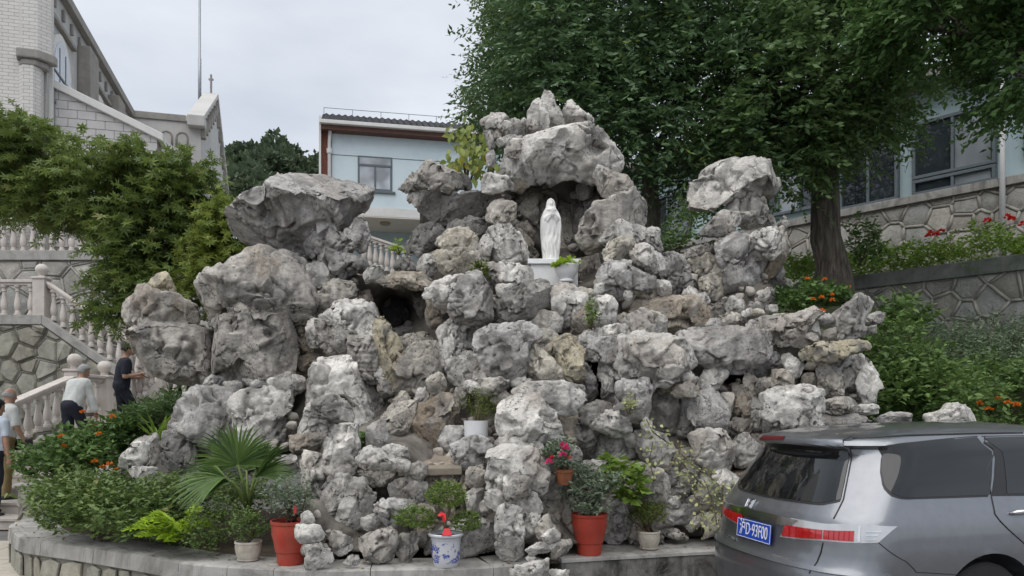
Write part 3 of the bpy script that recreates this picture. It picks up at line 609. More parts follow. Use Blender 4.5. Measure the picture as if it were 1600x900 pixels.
def finish_rock(o, info, dg):
    ev = o.evaluated_get(dg); me = ev.to_mesh(); nv = len(me.vertices); nf = len(me.polygons)
    v = np.empty(nv*3, np.float32); me.vertices.foreach_get('co', v); v = v.reshape(-1, 3).astype(float)
    lt = np.empty(nf, np.int32); me.polygons.foreach_get('loop_total', lt)
    lv = np.empty(len(me.loops), np.int32); me.loops.foreach_get('vertex_index', lv)
    e = np.empty(len(me.edges)*2, np.int32); me.edges.foreach_get('vertices', e); e = e.reshape(-1, 2)
    assert (lt == 4).all(); f = lv.reshape(-1, 4).astype(int); ev.to_mesh_clear()
    rs = np.random.RandomState(info['seed']); st = info['style']; s = min(info['size'], 0.75); T = info['T']
    v = smooth_v(v, e, 1)
    # broken planes
    np_ = rs.randint(7, 12) if st != 's' else rs.randint(4, 8)
    for _ in range(np_):
        n = rs.normal(size=3)*np.array([0.6, 0.0, 0.6]); n[1] = -abs(rs.uniform(0.55, 1.0)); n /= np.linalg.norm(n)
        dd = v @ n; c = np.percentile(dd, 99.5)*rs.uniform(0.55, 0.88); ex = np.maximum(0, dd-c)
        v = v-n[None]*(ex*0.88)[:, None]
    off = rs.rand(3)*50
    n0 = vnormals(v, f); q = v/s+off
    edge = np.clip(np.abs(v[:, 1])/(0.5*T+1e-6), 0.22, 1.0)
    wq = q+0.16*np.stack([pn(q*2.2+5), pn(q*2.2+11), pn(q*2.2+23)], 1)
    if st == 'c':                                                   # tilted fracture faces on two scales, open joints between them
        D = 0.07*s*fbm(q*1.3, 2)
        f1, f2, idv, tl = worley(wq*np.array([1.9, 1.9, 1.25]), True); D += 0.22*s*tl-0.10*s*np.clip(1-(f2-f1)*7, 0, 1)+0.10*s*(idv-.5)
        f1, f2, idv, tl = worley(wq*np.array([4.6, 4.6, 3.0])+7, True); D += 0.04*s*tl-0.03*s*np.clip(1-(f2-f1)*8, 0, 1)*(idv > .5)
        D += 0.03*s*(ridged(q*4.0)-0.6)
    elif st == 's':                                                 # water-worn: ribs, scoured hollows, drilled holes
        D = 0.10*s*fbm(q*1.5, 2)
        f1, f2, idv, tl = worley(wq*1.7+3, True); D += 0.14*s*tl
        f1, f2, idv = worley(wq*2.3); D -= 0.17*s*np.clip(1-(f1/(0.30+0.35*idv))**2, 0, 1)*(idv > 0.45)
        f1, f2, idv = worley(q*5.2+3.0); D -= 0.16*s*np.clip(1-(f1/0.24)**4, 0, 1)*(idv > 0.80)
        D += 0.075*s*(ridged(wq*2.4)-0.6)
    elif st == 'l':
        ql = v*np.array([2.2, 2.2, 17.0])/max(s, 0.3)*0.5+off; f1, f2, idv, tl = worley(wq*2.1, True)
        D = 0.10*s*pn(ql)+0.06*s*pn(ql*2.1)+.12*s*tl
    else:
        ql = v*np.array([9.0, 9.0, 1.4])/max(s, 0.3)*0.6+off; f1, f2, idv, tl = worley(wq*1.9, True)
        D = 0.08*s*(ridged(ql)-0.6)+0.02*s*pn(ql*2.1)+.06*s*tl
    fz = pn(q*np.array([2.3, 2.3, 1.2])+40+0.25*pn(q*4.0)[:, None]); gz_ = np.clip(1-np.abs(fz)*8.5, 0, 1)*np.clip(0.6+2.5*pn(q*1.2+9), 0, 1); D -= 0.12*s*gz_      # sharp fissures
    if st == 'c': edge = np.maximum(edge, 0.5)
    v = v+n0*(D*edge-0.05*s*gz_*(1-edge))[:, None]
    for _ in range(rs.randint(6, 10) if st in 'cv' else rs.randint(3, 6)):      # later breaks: flat faces through the worn surface
        n = rs.normal(size=3)*np.array([0.55, 0.0, 0.5]); n[1] = -abs(rs.uniform(0.55, 1.0)); n /= np.linalg.norm(n)
        dd = v @ n; c = np.percentile(dd, 99.7)*rs.uniform(0.62, 0.88); ex = np.maximum(0, dd-c); v = v-n[None]*(ex*rs.uniform(.85, 1.0))[:, None]
    n0 = vnormals(v, f); w = v+off
    fn = 0.008*fbm(w*7.0, 4, 0.55)+0.006*(ridged(w*13.0, 2)-0.6)
    f1, f2, idv = worley(w*11.0+0.5*pn(w*6)[:, None]); fn -= 0.016*np.clip(1-(f1/0.33)**2, 0, 1)*(idv > 0.7)
    f1, f2, idv = worley(w*np.array([3.3, 3.3, 2.5])+0.4*pn(w*5)[:, None]); jm = np.clip(1-(f2-f1)*15, 0, 1)*(idv > 0.35)*np.clip(0.5+2.2*pn(w*2.3+3), 0, 1); fn -= 0.026*jm  # joints
    v = v+n0*(fn*(0.7+0.5*min(1, s)))[:, None]
    nm = arr_mesh(o.name, v, f, smooth=True); nm.materials.append(M['rock'])
    # stone colour: mottling, earth stains, algae, lichen, each with its own shape
    u = v+off*0.37+np.array(o.location); a = 1.02*np.array(o['tint'])[None]*np.ones((len(v), 1))
    def ss(x, lo, hi): t_ = np.clip((x-lo)/(hi-lo), 0, 1); return (t_*t_*(3-2*t_))[:, None]
    n1 = fbm(u*2.6, 4, 0.6); a = a*np.clip(1.0+0.24*n1, 0.6, 1.4)[:, None]
    n2 = fbm(u*15.0, 2, 0.7); a = a*np.clip(1.0+0.20*n2, 0.6, 1.35)[:, None]
    k = ss(fbm(u*np.array([1.7, 1.7, 1.0])+31.0, 3), 0.02, 0.55)*o['stain']; a = a*(1-k)+k*np.array([0.21, 0.155, 0.105])
    k = ss(fbm(u*np.array([2.4, 2.4, 1.7])+57.0, 4, 0.7), 0.12, 0.75)*0.68; a = a*(1-k)+k*np.array([0.13, 0.125, 0.118])
    k = ss(fbm(u*7.0+81.0, 3, 0.7), 0.3, 0.85)*0.3; a = a*(1-k)+k*np.array([0.60, 0.58, 0.55])
    k = np.maximum(jm**1.5*0.72, gz_**2*0.7)[:, None]; a = a*(1-k)+k*np.array([0.07, 0.062, 0.052])      # dirt in joints and fissures, with crevice shade put into the colour
    k = ss(fbm(u*np.array([6.0, 6.0, 0.9])+13.0, 3, .6), 0.12, 0.6)*0.62; a = a*(1-k)+k*np.array([0.17, 0.163, 0.155])      # rain streaks
    at = nm.attributes.new('alb', 'FLOAT_COLOR', 'POINT'); at.data.foreach_set('color', np.concatenate([np.clip(a, 0, 0.8), np.ones((len(v), 1))], 1).astype(np.float32).ravel())
    o.modifiers.clear(); old = o.data; o.data = nm; bpy.data.meshes.remove(old)
rockery = tag(empty('rockery', (0.2, 7.6, 0.4)), 'tall craggy grey limestone rockery with caves and a niche, filling the middle', 'rockery')
_jobs = []
for i, sp in enumerate(rock_specs): _jobs.append(rock_object('rock', *sp, 100+i))
_jobs.append(rock_object('boulder', 7.3, 'L', 's', 1.0, np.array([(1455,650),(1475,640),(1482,632),(1500,633),(1515,645),(1530,650),(1532,680),(1450,680)], float), 901))
bpy.context.view_layer.update(); _dg = bpy.context.evaluated_depsgraph_get()
for o, info in _jobs: finish_rock(o, info, _dg)
for o, info in _jobs[:-1]:
    o.parent = rockery; o.matrix_parent_inverse = Matrix.Translation(rockery.location).inverted()
tag(_jobs[-1][0], 'lone pale boulder showing just above the car roof, among shrubs', 'boulder')
# mortar body behind the stones, following their distances
_rc = np.array([sp[4].mean(0) for sp in rock_specs]); _rd = np.array([sp[0] for sp in rock_specs])
def core_depth(q):
    d2 = ((q[:, None, :]-_rc[None])**2).sum(2)+60.0; w = d2**-2.0
    return (w*_rd[None]).sum(1)/w.sum(1)
def in_slit(px, py): return np.clip(1.5-(((px-935)/16)**2+((py-595)/48)**2), 0, 1)
def build_core():
    step = 6.0; xs = np.arange(200, 1400, step); ys = np.arange(190, 884, step)
    gx, gy = np.meshgrid(xs, ys, indexing='ij'); q = np.stack([gx.ravel(), gy.ravel()], 1)
    s = poly_sdf(q, HULL); d = core_depth(q)
    w = np.stack([(q[:, 0]-800)/FPX*d, d, CAMZ-(q[:, 1]-HOR)/FPX*d], 1)
    d = d+0.20+0.12*fbm(w*3.0, 4)+0.10*ridged(w*5.0)+0.9*in_slit(q[:, 0], q[:, 1])
    for cx, cy, rx, ry, dd in ((415,650,55,90,0.25),(460,640,22,60,0.5),(1140,580,30,25,0.6),(1270,580,20,25,0.5),(1050,520,22,14,0.5),(590,770,16,12,0.4),(300,630,30,22,0.4)):
        d += dd*np.clip(1.5-(((q[:, 0]-cx)/rx)**2+((q[:, 1]-cy)/ry)**2), 0, 1)
    f = np.stack([(q[:, 0]-800)/FPX*d, d, CAMZ-(q[:, 1]-HOR)/FPX*d], 1)
    ins = (s > 0).reshape(gx.shape); M_ = ins[:-1, :-1] & ins[1:, :-1] & ins[:-1, 1:] & ins[1:, 1:]
    bk = f.copy(); bk[:, 1] += 0.75; bk[:, 2] = np.maximum(bk[:, 2], 0.0)
    idx = np.arange(len(q)).reshape(gx.shape); off = len(q); ci, cj = np.nonzero(M_)
    A = idx[ci, cj]; B = idx[ci+1, cj]; C = idx[ci+1, cj+1]; D = idx[ci, cj+1]
    fs = [np.stack([D, C, B, A], 1), np.stack([A, B, C, D], 1)+off]; Mp = np.pad(M_, 1)
    for (di, dj, e0, e1) in ((-1, 0, (0, 1), (0, 0)), (1, 0, (1, 0), (1, 1)), (0, -1, (0, 0), (1, 0)), (0, 1, (1, 1), (0, 1))):
        k = M_ & ~Mp[1+di:Mp.shape[0]-1+di, 1+dj:Mp.shape[1]-1+dj]; a, b = np.nonzero(k)
        p = idx[a+e0[0], b+e0[1]]; r = idx[a+e1[0], b+e1[1]]; fs.append(np.stack([p, r, r+off, p+off], 1))
    fa = np.concatenate(fs); used, inv = np.unique(fa.ravel(), return_inverse=True)
    vv = np.concatenate([f, bk])[used]-np.array(rockery.location)
    me = arr_mesh('mortar_core', vv, inv.reshape(-1, 4), smooth=True)
    link('mortar_core', me, M['mortar'], rockery)
build_core()
# small packing stones set in the mortar
def pebble_template(seed):
    bm = bmesh.new(); bmesh.ops.create_icosphere(bm, subdivisions=2, radius=1.0)
    v = np.array([p.co for p in bm.verts]); f = np.array([[l.index for l in q.verts] for q in bm.faces]); bm.free()
    rs = np.random.RandomState(seed)
    for _ in range(7):
        n = rs.normal(size=3); n /= np.linalg.norm(n); ex = np.maximum(0, v @ n-rs.uniform(0.38, 0.75)); v = v-n[None]*ex[:, None]
    v *= (1+0.16*fbm(v*1.7+rs.rand(3)*40, 2))[:, None]; return v, f
def scatter_pebbles(name, qs, ds, sizes, parent, seed, tint):
    rs = np.random.RandomState(seed); tm = [pebble_template(k+seed) for k in range(8)]; vs = []; fs = []; b = 0
    for (px, py), d, sz in zip(qs, ds, sizes):
        v, f = tm[rs.randint(8)]; a = rs.uniform(0, 6.28, 3)
        m = np.array((Matrix.Rotation(a[0], 3, 'Z') @ Matrix.Rotation(a[1]*0.2, 3, 'X')))
        w = (v*np.array([1.25, 0.9, 0.75])*sz*rs.uniform(0.75, 1.25, 3)) @ m.T + np.array(P(px, py, d))-np.array(parent.location)
        vs.append(w); fs.append(f+b); b += len(w)
    o = link(name, arr_mesh(name, np.concatenate(vs), np.concatenate(fs), smooth=False), M['pebble'], parent)
    o['tint'] = tint; o['stain'] = 0.5; o['kind'] = 'stuff'; return o
_r = np.random.RandomState(5); _q = np.stack([_r.uniform(200, 1400, 2600), _r.uniform(200, 880, 2600)], 1)
_q = _q[poly_sdf(_q, HULL) > 6][:700]; _q = _q[in_slit(_q[:, 0], _q[:, 1]) <= 0]
scatter_pebbles('packing_stones', _q, core_depth(_q)+0.19, _r.uniform(0.025, 0.09, len(_q)), rockery, 31, (0.40, 0.37, 0.33))
# flat ledge
lg = MB(); lg.prism([P(622,733,6.75), P(722,730,6.75), P(705,699,7.5), P(628,701,7.5)], (0, 0, -0.07)); lg.build('ledge', surf('ledge_stone', (0.24, 0.205, 0.165), 0.2, 7.0, 0.9, (0.11, 0.09, 0.07), 0.5, 0.5, 30.0), rockery, bevel=0.012)
bpy.data.objects['ledge'].matrix_parent_inverse = Matrix.Translation(rockery.location).inverted()
# ------------------------------------------------------------------ ground and terrain
g = MB(); g.add([(-300,-60,-0.02),(300,-60,-0.02),(300,600,-0.02),(-300,600,-0.02)], [(0,1,2,3)]); tag(g.build('ground', M['asphalt']), kind='structure')
def terrain(name, x0, x1, y0, y1, n, fn, mat):
    gx, gy = np.meshgrid(np.linspace(x0, x1, n), np.linspace(y0, y1, n), indexing='ij'); gz = fn(gx, gy)
    idx = np.arange(n*n).reshape(n, n); f = np.stack([idx[:-1, :-1], idx[1:, :-1], idx[1:, 1:], idx[:-1, 1:]], -1).reshape(-1, 4)
    return tag(link(name, arr_mesh(name, np.stack([gx.ravel(), gy.ravel(), gz.ravel()], 1), f, True), mat), kind='structure')
def sstep(t): t = np.clip(t, 0, 1); return t*t*(3-2*t)
RW_O = P(1342, 431, 14.0); RW_D = Vector((0.663, -0.749, 0))          # lower right retaining wall: top corner and direction
def slope_z(x, y):
    # hillside right of the rockery: rises away from the car towards the foot of the retaining wall
    nrm = (x-RW_O.x)*(-0.749)+(y-RW_O.y)*(-0.663)                       # distance in front of the wall
    z = 2.8-0.52*np.clip(nrm-0.3, 0, 9); z = np.clip(z, 0.25, 2.9)
    return z*sstep((x-2.6)/1.6)*sstep((y-6.6)/1.0)+0.05*fbm(np.stack([x.ravel(), y.ravel(), 0*x.ravel()], 1)*1.3, 3).reshape(x.shape)
terrain('hillside', 2.4, 15, 6.6, 16.5, 60, slope_z, M['earth_green'])
terrain('terrace_bank', -2.6, 5.4, 9.9, 17.5, 40, lambda x, y: 3.25*sstep((y-9.9)/1.6)*sstep((x+2.6)/1.2)-0.05, M['earth_green'])
terrain('hill', -60, 6, 48, 110, 40, lambda x, y: -1+20*sstep((y-48)/30)*(0.75+0.25*np.cos((x+24)/14)), M['earth_green'])
# paving slabs in the left corner
pav = tag(empty('paving', (-5.0, 6.8, 0)), kind='structure')
k = 0; prs = random.Random(4)
pm = None
for ix in range(-9, 1):
    for iy in range(0, 9):
        x0, y0 = -4.2+ix*0.6, 4.2+iy*0.6
        if pm is None:
            b = MB().box((0.006, 0.006, -0.02), (0.594, 0.594, 0.0)); pm = b.mesh('paving_slab'); pm.materials.append(M['paving'])
        o = link('paving_slab', pm, None, pav); o.location = Vector((x0, y0, 0.012+prs.uniform(-0.002, 0.002)))-Vector(pav.location)
# ------------------------------------------------------------------ plinth round the rockery
PL = [(-20,790,8.9), (4,800,8.7), (14,825,8.11), (29,839,7.54), (70,846,7.28), (116,852,7.08), (214,867,6.61), (289,880,6.25), (345,885,6.12), (400,888,6.05), (490,892,5.95), (600,890,6.0), (750,887,6.07), (860,877,6.33)]
PLT = 0.40
outer = [Vector(((px-800)/FPX*DZ(py, PLT), DZ(py, PLT))) for px, py, d in PL[2:]]
outer = [Vector((-5.65, 9.6)), Vector((-5.62, 8.8)), Vector((-5.5, 8.4))] + outer
outer2 = [Vector(((px-800)/FPX*DZ(py, PLT), DZ(py, PLT))) for px, py in ((878,874),(1000,867),(1110,861),(1250,856))]+[Vector((4.2, 7.4)), Vector((6.5, 7.9))]
def catmull(pts, n=6):
    r = []
    for i in range(len(pts)-1):
        a, b, c, d = pts[max(i-1, 0)], pts[i], pts[i+1], pts[min(i+2, len(pts)-1)]
        for k in range(n):
            t = k/n; r.append(0.5*((2*b)+(c-a)*t+(2*a-5*b+4*c-d)*t*t+(3*b-a-3*c+d)*t**3))
    return r+[pts[-1]]
def ribbon(line, prof):
    """sweep (inset, z) profile along plan line; inset to the left of travel is positive"""
    mb = MB(); n = len(prof); b = 0
    for i, p in enumerate(line):
        t = (line[min(i+1, len(line)-1)]-line[max(i-1, 0)]).normalized(); nn = Vector((-t.y, t.x))
        for s_, z in prof: mb.v.append((p.x+nn.x*s_, p.y+nn.y*s_, z))
    for i in range(len(line)-1):
        for k in range(n):
            mb.f.append((i*n+k, i*n+(k+1) % n, (i+1)*n+(k+1) % n, (i+1)*n+k))
    mb.f.append(tuple(range(n))); mb.f.append(tuple((len(line)-1)*n+k for k in range(n-1, -1, -1)))
    return mb
lineA = catmull(outer, 6); lineB = catmull(outer2, 5)
plinth = tag(empty('planter_wall', (-1.5, 6.2, 0)), 'low curved grey concrete planter wall with pots standing along its rim', 'planter wall')
plinth_loc = Vector(plinth.location)
def under(o, par):
    o.parent = par; o.matrix_parent_inverse = par.matrix_basis.inverted(); return o
cop = [(0.0, PLT-0.14), (0.012, PLT-0.012), (0.03, PLT), (0.45, PLT), (0.45, PLT-0.14)]
_seg = 0
while _seg < len(lineA)-1:
    _e = min(_seg+random.Random(_seg).choice((7, 8, 9)), len(lineA)-1); pc_ = [q.copy() for q in lineA[_seg:_e+1]]
    if len(pc_) >= 2: pc_[-1] = pc_[-1]+(pc_[-2]-pc_[-1]).normalized()*0.006; under(ribbon(pc_, cop).build('coping', M['concrete'], smooth=35), plinth)
    _seg = _e
under(ribbon(lineA, [(0.05, -0.05), (0.05, PLT-0.142), (0.42, PLT-0.142), (0.42, -0.05)]).build('base_wall', M['wallmortar_dark']), plinth)
# base stones: flat-faced stones set on edge
bs = random.Random(12); acc = 0.0; L = 0.0
for i in range(len(lineA)-1):
    a, b = lineA[i], lineA[i+1]; seg = (b-a).length
    while acc < L+seg:
        t = (acc-L)/seg; p = a+(b-a)*t; dr = (b-a).normalized(); nn = Vector((-dr.y, dr.x)); w = bs.uniform(0.10, 0.34); tl_ = bs.uniform(-.05, .05)
        if p.y < 8.9:
            q = [Vector((u, 0, z)) for u, z in ((-w/2+bs.uniform(-.01,.04), 0.01+bs.uniform(0,.04)), (w/2-bs.uniform(0,.04), 0.0), (w/2+tl_-bs.uniform(0,.03), 0.19+bs.uniform(0,.05)), (tl_, 0.235), (-w/2+tl_+bs.uniform(0,.04), 0.19+bs.uniform(0,.05)))]
            pts = [Vector((p.x+dr.x*v.x+nn.x*0.046, p.y+dr.y*v.x+nn.y*0.046, v.z)) for v in q]
            st = MB().prism(pts, (-nn.x*bs.uniform(.015,.035), -nn.y*.025, 0)); under(st.build('stone', M['wallstone'], bevel=0.008), plinth)
        acc += w+0.025
    L += seg
plinth2 = tag(empty('plinth', (1.0, 6.6, 0)), 'grey concrete ledge stained black, behind the parked car, holding two pots', 'plinth')
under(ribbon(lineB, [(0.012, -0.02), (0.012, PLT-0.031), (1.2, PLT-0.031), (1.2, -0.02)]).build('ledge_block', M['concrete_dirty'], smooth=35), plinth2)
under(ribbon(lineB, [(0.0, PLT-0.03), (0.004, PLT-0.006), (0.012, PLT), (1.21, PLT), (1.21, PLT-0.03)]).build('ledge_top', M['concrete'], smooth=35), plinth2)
# soil bed inside the planter
bed = [(-5.5, 9.5), (-5.2, 8.4), (-4.6, 7.6), (-3.6, 7.1), (-2.7, 6.6), (-1.8, 6.45), (0.2, 6.4), (2.5, 7.0), (5.5, 7.9), (5.5, 9.5), (1, 10), (-3, 10)]
sb = MB(); sb.add([(x, y, 0.36) for x, y in bed], [tuple(range(len(bed)))]); tag(sb.build('planting_bed', M['soil']), kind='structure')

# ------------------------------------------------------------------ crazy-stone walls: voronoi stones, raised pointing
def clip_poly(poly, p, n):
    out = []
    for i in range(len(poly)):
        a, b = poly[i], poly[(i+1) % len(poly)]; da = (a[0]-p[0])*n[0]+(a[1]-p[1])*n[1]; db = (b[0]-p[0])*n[0]+(b[1]-p[1])*n[1]
        if da <= 0: out.append(a)
        if (da < 0 < db) or (db < 0 < da):
            t = da/(da-db); out.append((a[0]+(b[0]-a[0])*t, a[1]+(b[1]-a[1])*t))
    return out
def inset(poly, d):
    r = poly; n = len(poly); cx = sum(p[0] for p in poly)/n; cy = sum(p[1] for p in poly)/n
    for i in range(n):
        a, b = poly[i], poly[(i+1) % n]; ex, ey = b[0]-a[0], b[1]-a[1]; l = math.hypot(ex, ey)
        if l < 1e-6: continue
        nx, ny = ey/l, -ex/l
        if (cx-a[0])*nx+(cy-a[1])*ny > 0: nx, ny = -nx, -ny
        r = clip_poly(r, (a[0]-nx*d, a[1]-ny*d), (nx, ny))
        if len(r) < 3: return []
    return r
def stone_wall(par, O, U, outline, cell, seed, m_stone, m_mortar, gapw=0.03, proud=0.02, rib=0.028, thick=0.3, vis=None):
    """O origin, U unit direction along the wall, outline in (u, z) metres; stones and pointing ribs stand on its front side"""
    rs = random.Random(seed); U = Vector(U).normalized(); Fn = Vector((U.y, -U.x, 0))      # towards the viewer
    W = lambda u, z, o=0.0: Vector((O[0]+U.x*u+Fn.x*o, O[1]+U.y*u+Fn.y*o, z))
    under(MB().prism([W(u, z) for u, z in outline], -Fn*thick).build('backing', m_mortar), par)
    us = [p[0] for p in outline]; zs = [p[1] for p in outline]; pts = []
    poly_np = np.array(outline); tries = 0
    while tries < 4000:
        tries += 1; p = (rs.uniform(min(us)-cell, max(us)+cell), rs.uniform(min(zs)-cell, max(zs)+cell))
        rr_ = cell*rs.choice((0.55, 0.75, 0.95, 1.1))
        if all((p[0]-q[0])**2+(p[1]-q[1])**2 > ((rr_+q[2])/2)**2 for q in pts): pts.append((p[0], p[1], rr_))
    ribs = MB()
    for i, p in enumerate(pts):
        if poly_sdf(np.array([p[:2]]), poly_np)[0] < -cell*0.7: continue
        poly = list(outline)
        for j, q in enumerate(pts):
            if j == i or abs(q[0]-p[0]) > 3*cell or abs(q[1]-p[1]) > 3*cell: continue
            poly = clip_poly(poly, ((p[0]+q[0])/2, (p[1]+q[1])/2), (q[0]-p[0], q[1]-p[1]))
            if len(poly) < 3: break
        if len(poly) < 3: continue
        for a, b in zip(poly, poly[1:]+poly[:1]):
            if (a[0], a[1]) < (b[0], b[1]) and rib and math.hypot(a[0]-b[0], a[1]-b[1]) > 0.02:
                mid = ((a[0]+b[0])/2, (a[1]+b[1])/2)
                if poly_sdf(np.array([mid]), poly_np)[0] > 0.01:
                    jx = rs.uniform(-.015, .015); ribs.tube([W(*a, 0.004), W(mid[0]+jx, mid[1]+jx, 0.008), W(*b, 0.004)], rib, 6)
        ip = inset(poly, gapw)
        if len(ip) >= 3:
            cxy = (sum(v[0] for v in ip)/len(ip), sum(v[1] for v in ip)/len(ip)); h = proud*rs.uniform(0.5, 1.6); mb = MB(); n = len(ip)
            rim = [W(*v, 0.001) for v in ip]; top = [W(v[0]+(cxy[0]-v[0])*0.16, v[1]+(cxy[1]-v[1])*0.16, h*rs.uniform(0.7, 1.2)) for v in ip]
            mb.add(rim+top+[W(*cxy, h*1.25)], [(a, (a+1) % n, n+(a+1) % n, n+a) for a in range(n)]+[(n+a, n+(a+1) % n, 2*n) for a in range(n)])
            under(mb.build('stone', m_stone, smooth=30), par)
    if ribs.v: under(ribs.build('pointing', m_mortar, smooth=True), par)

def strip(par, name, O, U, a, b, w0, w1, h, mat, bev=0.01):
    """coping: from (u,z) a to b along the wall, w0 in front, w1 behind, height h"""
    U = Vector(U).normalized(); Fn = Vector((U.y, -U.x, 0))
    pa = Vector((O[0], O[1], 0))+U*a[0]; pb = Vector((O[0], O[1], 0))+U*b[0]
    q = [pa+Fn*w0+Vector((0,0,a[1])), pb+Fn*w0+Vector((0,0,b[1])), pb+Fn*w0+Vector((0,0,b[1]+h)), pa+Fn*w0+Vector((0,0,a[1]+h))]
    return under(MB().prism(q, -Fn*(w0+w1)).build(name, mat, bevel=bev), par)
# right lower retaining wall
rw = tag(empty('retaining_wall', RW_O), 'mossy stone retaining wall with raised pointing below the flower hedge, at right', 'wall')
stone_wall(rw, RW_O, RW_D, [(-2.2, 2.3), (5.0, 2.3), (5.0, RW_O.z-0.24), (-2.2, RW_O.z-0.24)], 0.46, 5, M['wallstone_pale'], M['wallmortar'], thick=0.4)
strip(rw, 'coping', RW_O, RW_D, (-2.3, RW_O.z-0.25), (5.1, RW_O.z-0.25), 0.07, 0.35, 0.25, M['coping_green'])
# right upper wall with the building on it
UW_O = P(1324, 327, 18.0)
uw = tag(empty('upper_wall', UW_O), 'pale stone wall with raised pointing between hedge and windows, at right', 'wall')
stone_wall(uw, UW_O, RW_D, [(-7.5, 4.0), (6.0, 4.0), (6.0, UW_O.z-0.16), (-7.5, UW_O.z-0.16)], 0.48, 8, M['wallstone_pale'], M['wallmortar'], thick=0.4, rib=0.034)
strip(uw, 'coping', UW_O, RW_D, (-7.6, UW_O.z-0.17), (6.1, UW_O.z-0.17), 0.10, 0.3, 0.17, M['concrete'])
tb = MB(); q = [RW_O+RW_D*-2.2, RW_O+RW_D*5.0, UW_O+RW_D*6, UW_O+RW_D*-7.5]
tb.add([(v.x, v.y, RW_O.z-0.10) for v in q], [(0,1,2,3)]); tag(tb.build('terrace', M['soil']), kind='structure')

# ------------------------------------------------------------------ glass
def glassmat(name, c=(0.02, 0.025, 0.03), rough=0.03, spec=0.5, coat=0.6):
    m, nt, b, o = newmat(name); pos = N(nt, 'ShaderNodeNewGeometry').outputs['Position']
    col = ramp(nt, noise(nt, pos, 0.9, 2), [(0.35, tuple(x*0.6 for x in c)), (0.65, tuple(x*1.5 for x in c))]); nt.links.new(col, b.inputs['Base Color'])
    b.inputs['Roughness'].default_value = rough; b.inputs['Specular IOR Level'].default_value = spec; b.inputs['Coat Weight'].default_value = coat; b.inputs['Coat Roughness'].default_value = 0.02
    return m
M['glass'] = glassmat('window_glass'); M['glass_grey'] = glassmat('window_glass_curtained', (0.22, 0.24, 0.26), 0.12)
M['glass_pale'] = glassmat('window_glass_pale', (0.42, 0.45, 0.48), 0.1); M['frame_grey'] = plain('grey_window_frame', (0.11, 0.135, 0.15), 0.45)
M['teal_panel'] = surf('pale_teal_render', (0.42, 0.53, 0.56), 0.05, 2.0, 0.8, (0.3, 0.36, 0.37), 0.3, 0.05, 50.0, streak=0.2)
# ------------------------------------------------------------------ right building
rb = tag(empty('hillside_building', UW_O), 'low pale building with grey window frames behind the tree at right', 'building')
def UWp(u, z, o=0.0): return Vector((UW_O.x+RW_D.x*u-0.749*o, UW_O.y+RW_D.y*u-0.663*o, z))
def rb_box(name, u0, u1, z0, z1, o0, o1, mat, bev=0.0, par=None):
    q = [UWp(u0, z0, o0), UWp(u1, z0, o0), UWp(u1, z1, o0), UWp(u0, z1, o0)]
    ob = MB().prism(q, UWp(0, 0, o1)-UWp(0, 0, o0)).build(name, mat, bevel=bev); return under(ob, par or rb)
Z0 = UW_O.z
rb_box('wall', -7.5, 6, Z0+0.002, Z0+2.9, -0.35, -3.5, M['teal_panel'])
rb_box('roof', -7.7, 6.2, Z0+2.35, Z0+2.62, 0.35, -3.9, M['concrete'], 0.02)
def rb_window(u0, u1, z0, z1, cols, mats):
    w = rb_box('window', u0, u1, z0, z1, -0.34, -0.33, M['frame_grey'])
    fw = 0.07
    for a, b, c, d in ((u0, u1, z0, z0+fw), (u0, u1, z1-fw, z1), (u0, u0+fw, z0+fw, z1-fw), (u1-fw, u1, z0+fw, z1-fw)):
        under(rb_box('frame', a, b, c, d, -0.20, -0.339, M['frame_grey'], 0.006), w)
    for i in range(cols):
        a = u0+fw+(u1-u0-2*fw)*i/cols; b = u0+fw+(u1-u0-2*fw)*(i+1)/cols
        if i: under(rb_box('mullion', a-0.03, a+0.03, z0+fw, z1-fw, -0.21, -0.339, M['frame_grey'], 0.006), w)
        under(rb_box('pane', a+0.035, b-0.035, z0+fw+0.01, z1-fw-0.01, -0.27, -0.29, mats[i % len(mats)]), w)
rb_window(1.35, 3.0, Z0+0.42, Z0+1.68, 2, [M['glass'], M['glass_grey']])
rb_window(1.35, 3.0, Z0+0.06, Z0+0.40, 2, [M['glass'], M['glass_grey']])
rb_window(3.5, 5.4, Z0+0.42, Z0+1.68, 2, [M['glass_grey'], M['glass']])
rb_window(-0.3, 1.05, Z0+0.06, Z0+1.68, 2, [M['glass']])
rb_window(-2.6, -0.6, Z0+0.25, Z0+1.5, 3, [M['glass'], M['glass_grey']])
rb_window(-6.8, -4.6, Z0+0.25, Z0+1.5, 3, [M['glass_grey'], M['glass']])
dp = MB().tube([UWp(3.22, 4.15, 0.13), UWp(3.22, Z0+2.4, 0.13)], 0.055, 10); under(dp.build('drainpipe', plain('pipe_white', (0.5, 0.5, 0.5), 0.5), smooth=True), rb)

# ------------------------------------------------------------------ blue building behind
def Pz(px, py, O, U):
    """point of the vertical plane through O along U seen at pixel px,py"""
    k = (px-800.0)/FPX; t = (k*O[1]-O[0])/(U[0]-k*U[1]); d = O[1]+U[1]*t
    return t, CAMZ-(py-HOR)/FPX*d
BO = P(500, 195, 30.0); BU = Vector((0.979, 0.205, 0)); BF = Vector((0.205, -0.979, 0))
bb = tag(empty('blue_building', (BO.x, BO.y, 3.0)), 'pale blue rendered house with dark tiled roof behind the rockery', 'building')
def bpt(u, z, o=0.0): return Vector((BO.x+BU.x*u+BF.x*o, BO.y+BU.y*u+BF.y*o, z))
def bbox(name, u0, u1, z0, z1, o0, o1, mat, par=None, bev=0.0):
    return under(MB().prism([bpt(u0, z0, o0), bpt(u1, z0, o0), bpt(u1, z1, o0), bpt(u0, z1, o0)], BF*(o1-o0)).build(name, mat, bevel=bev), par or bb)
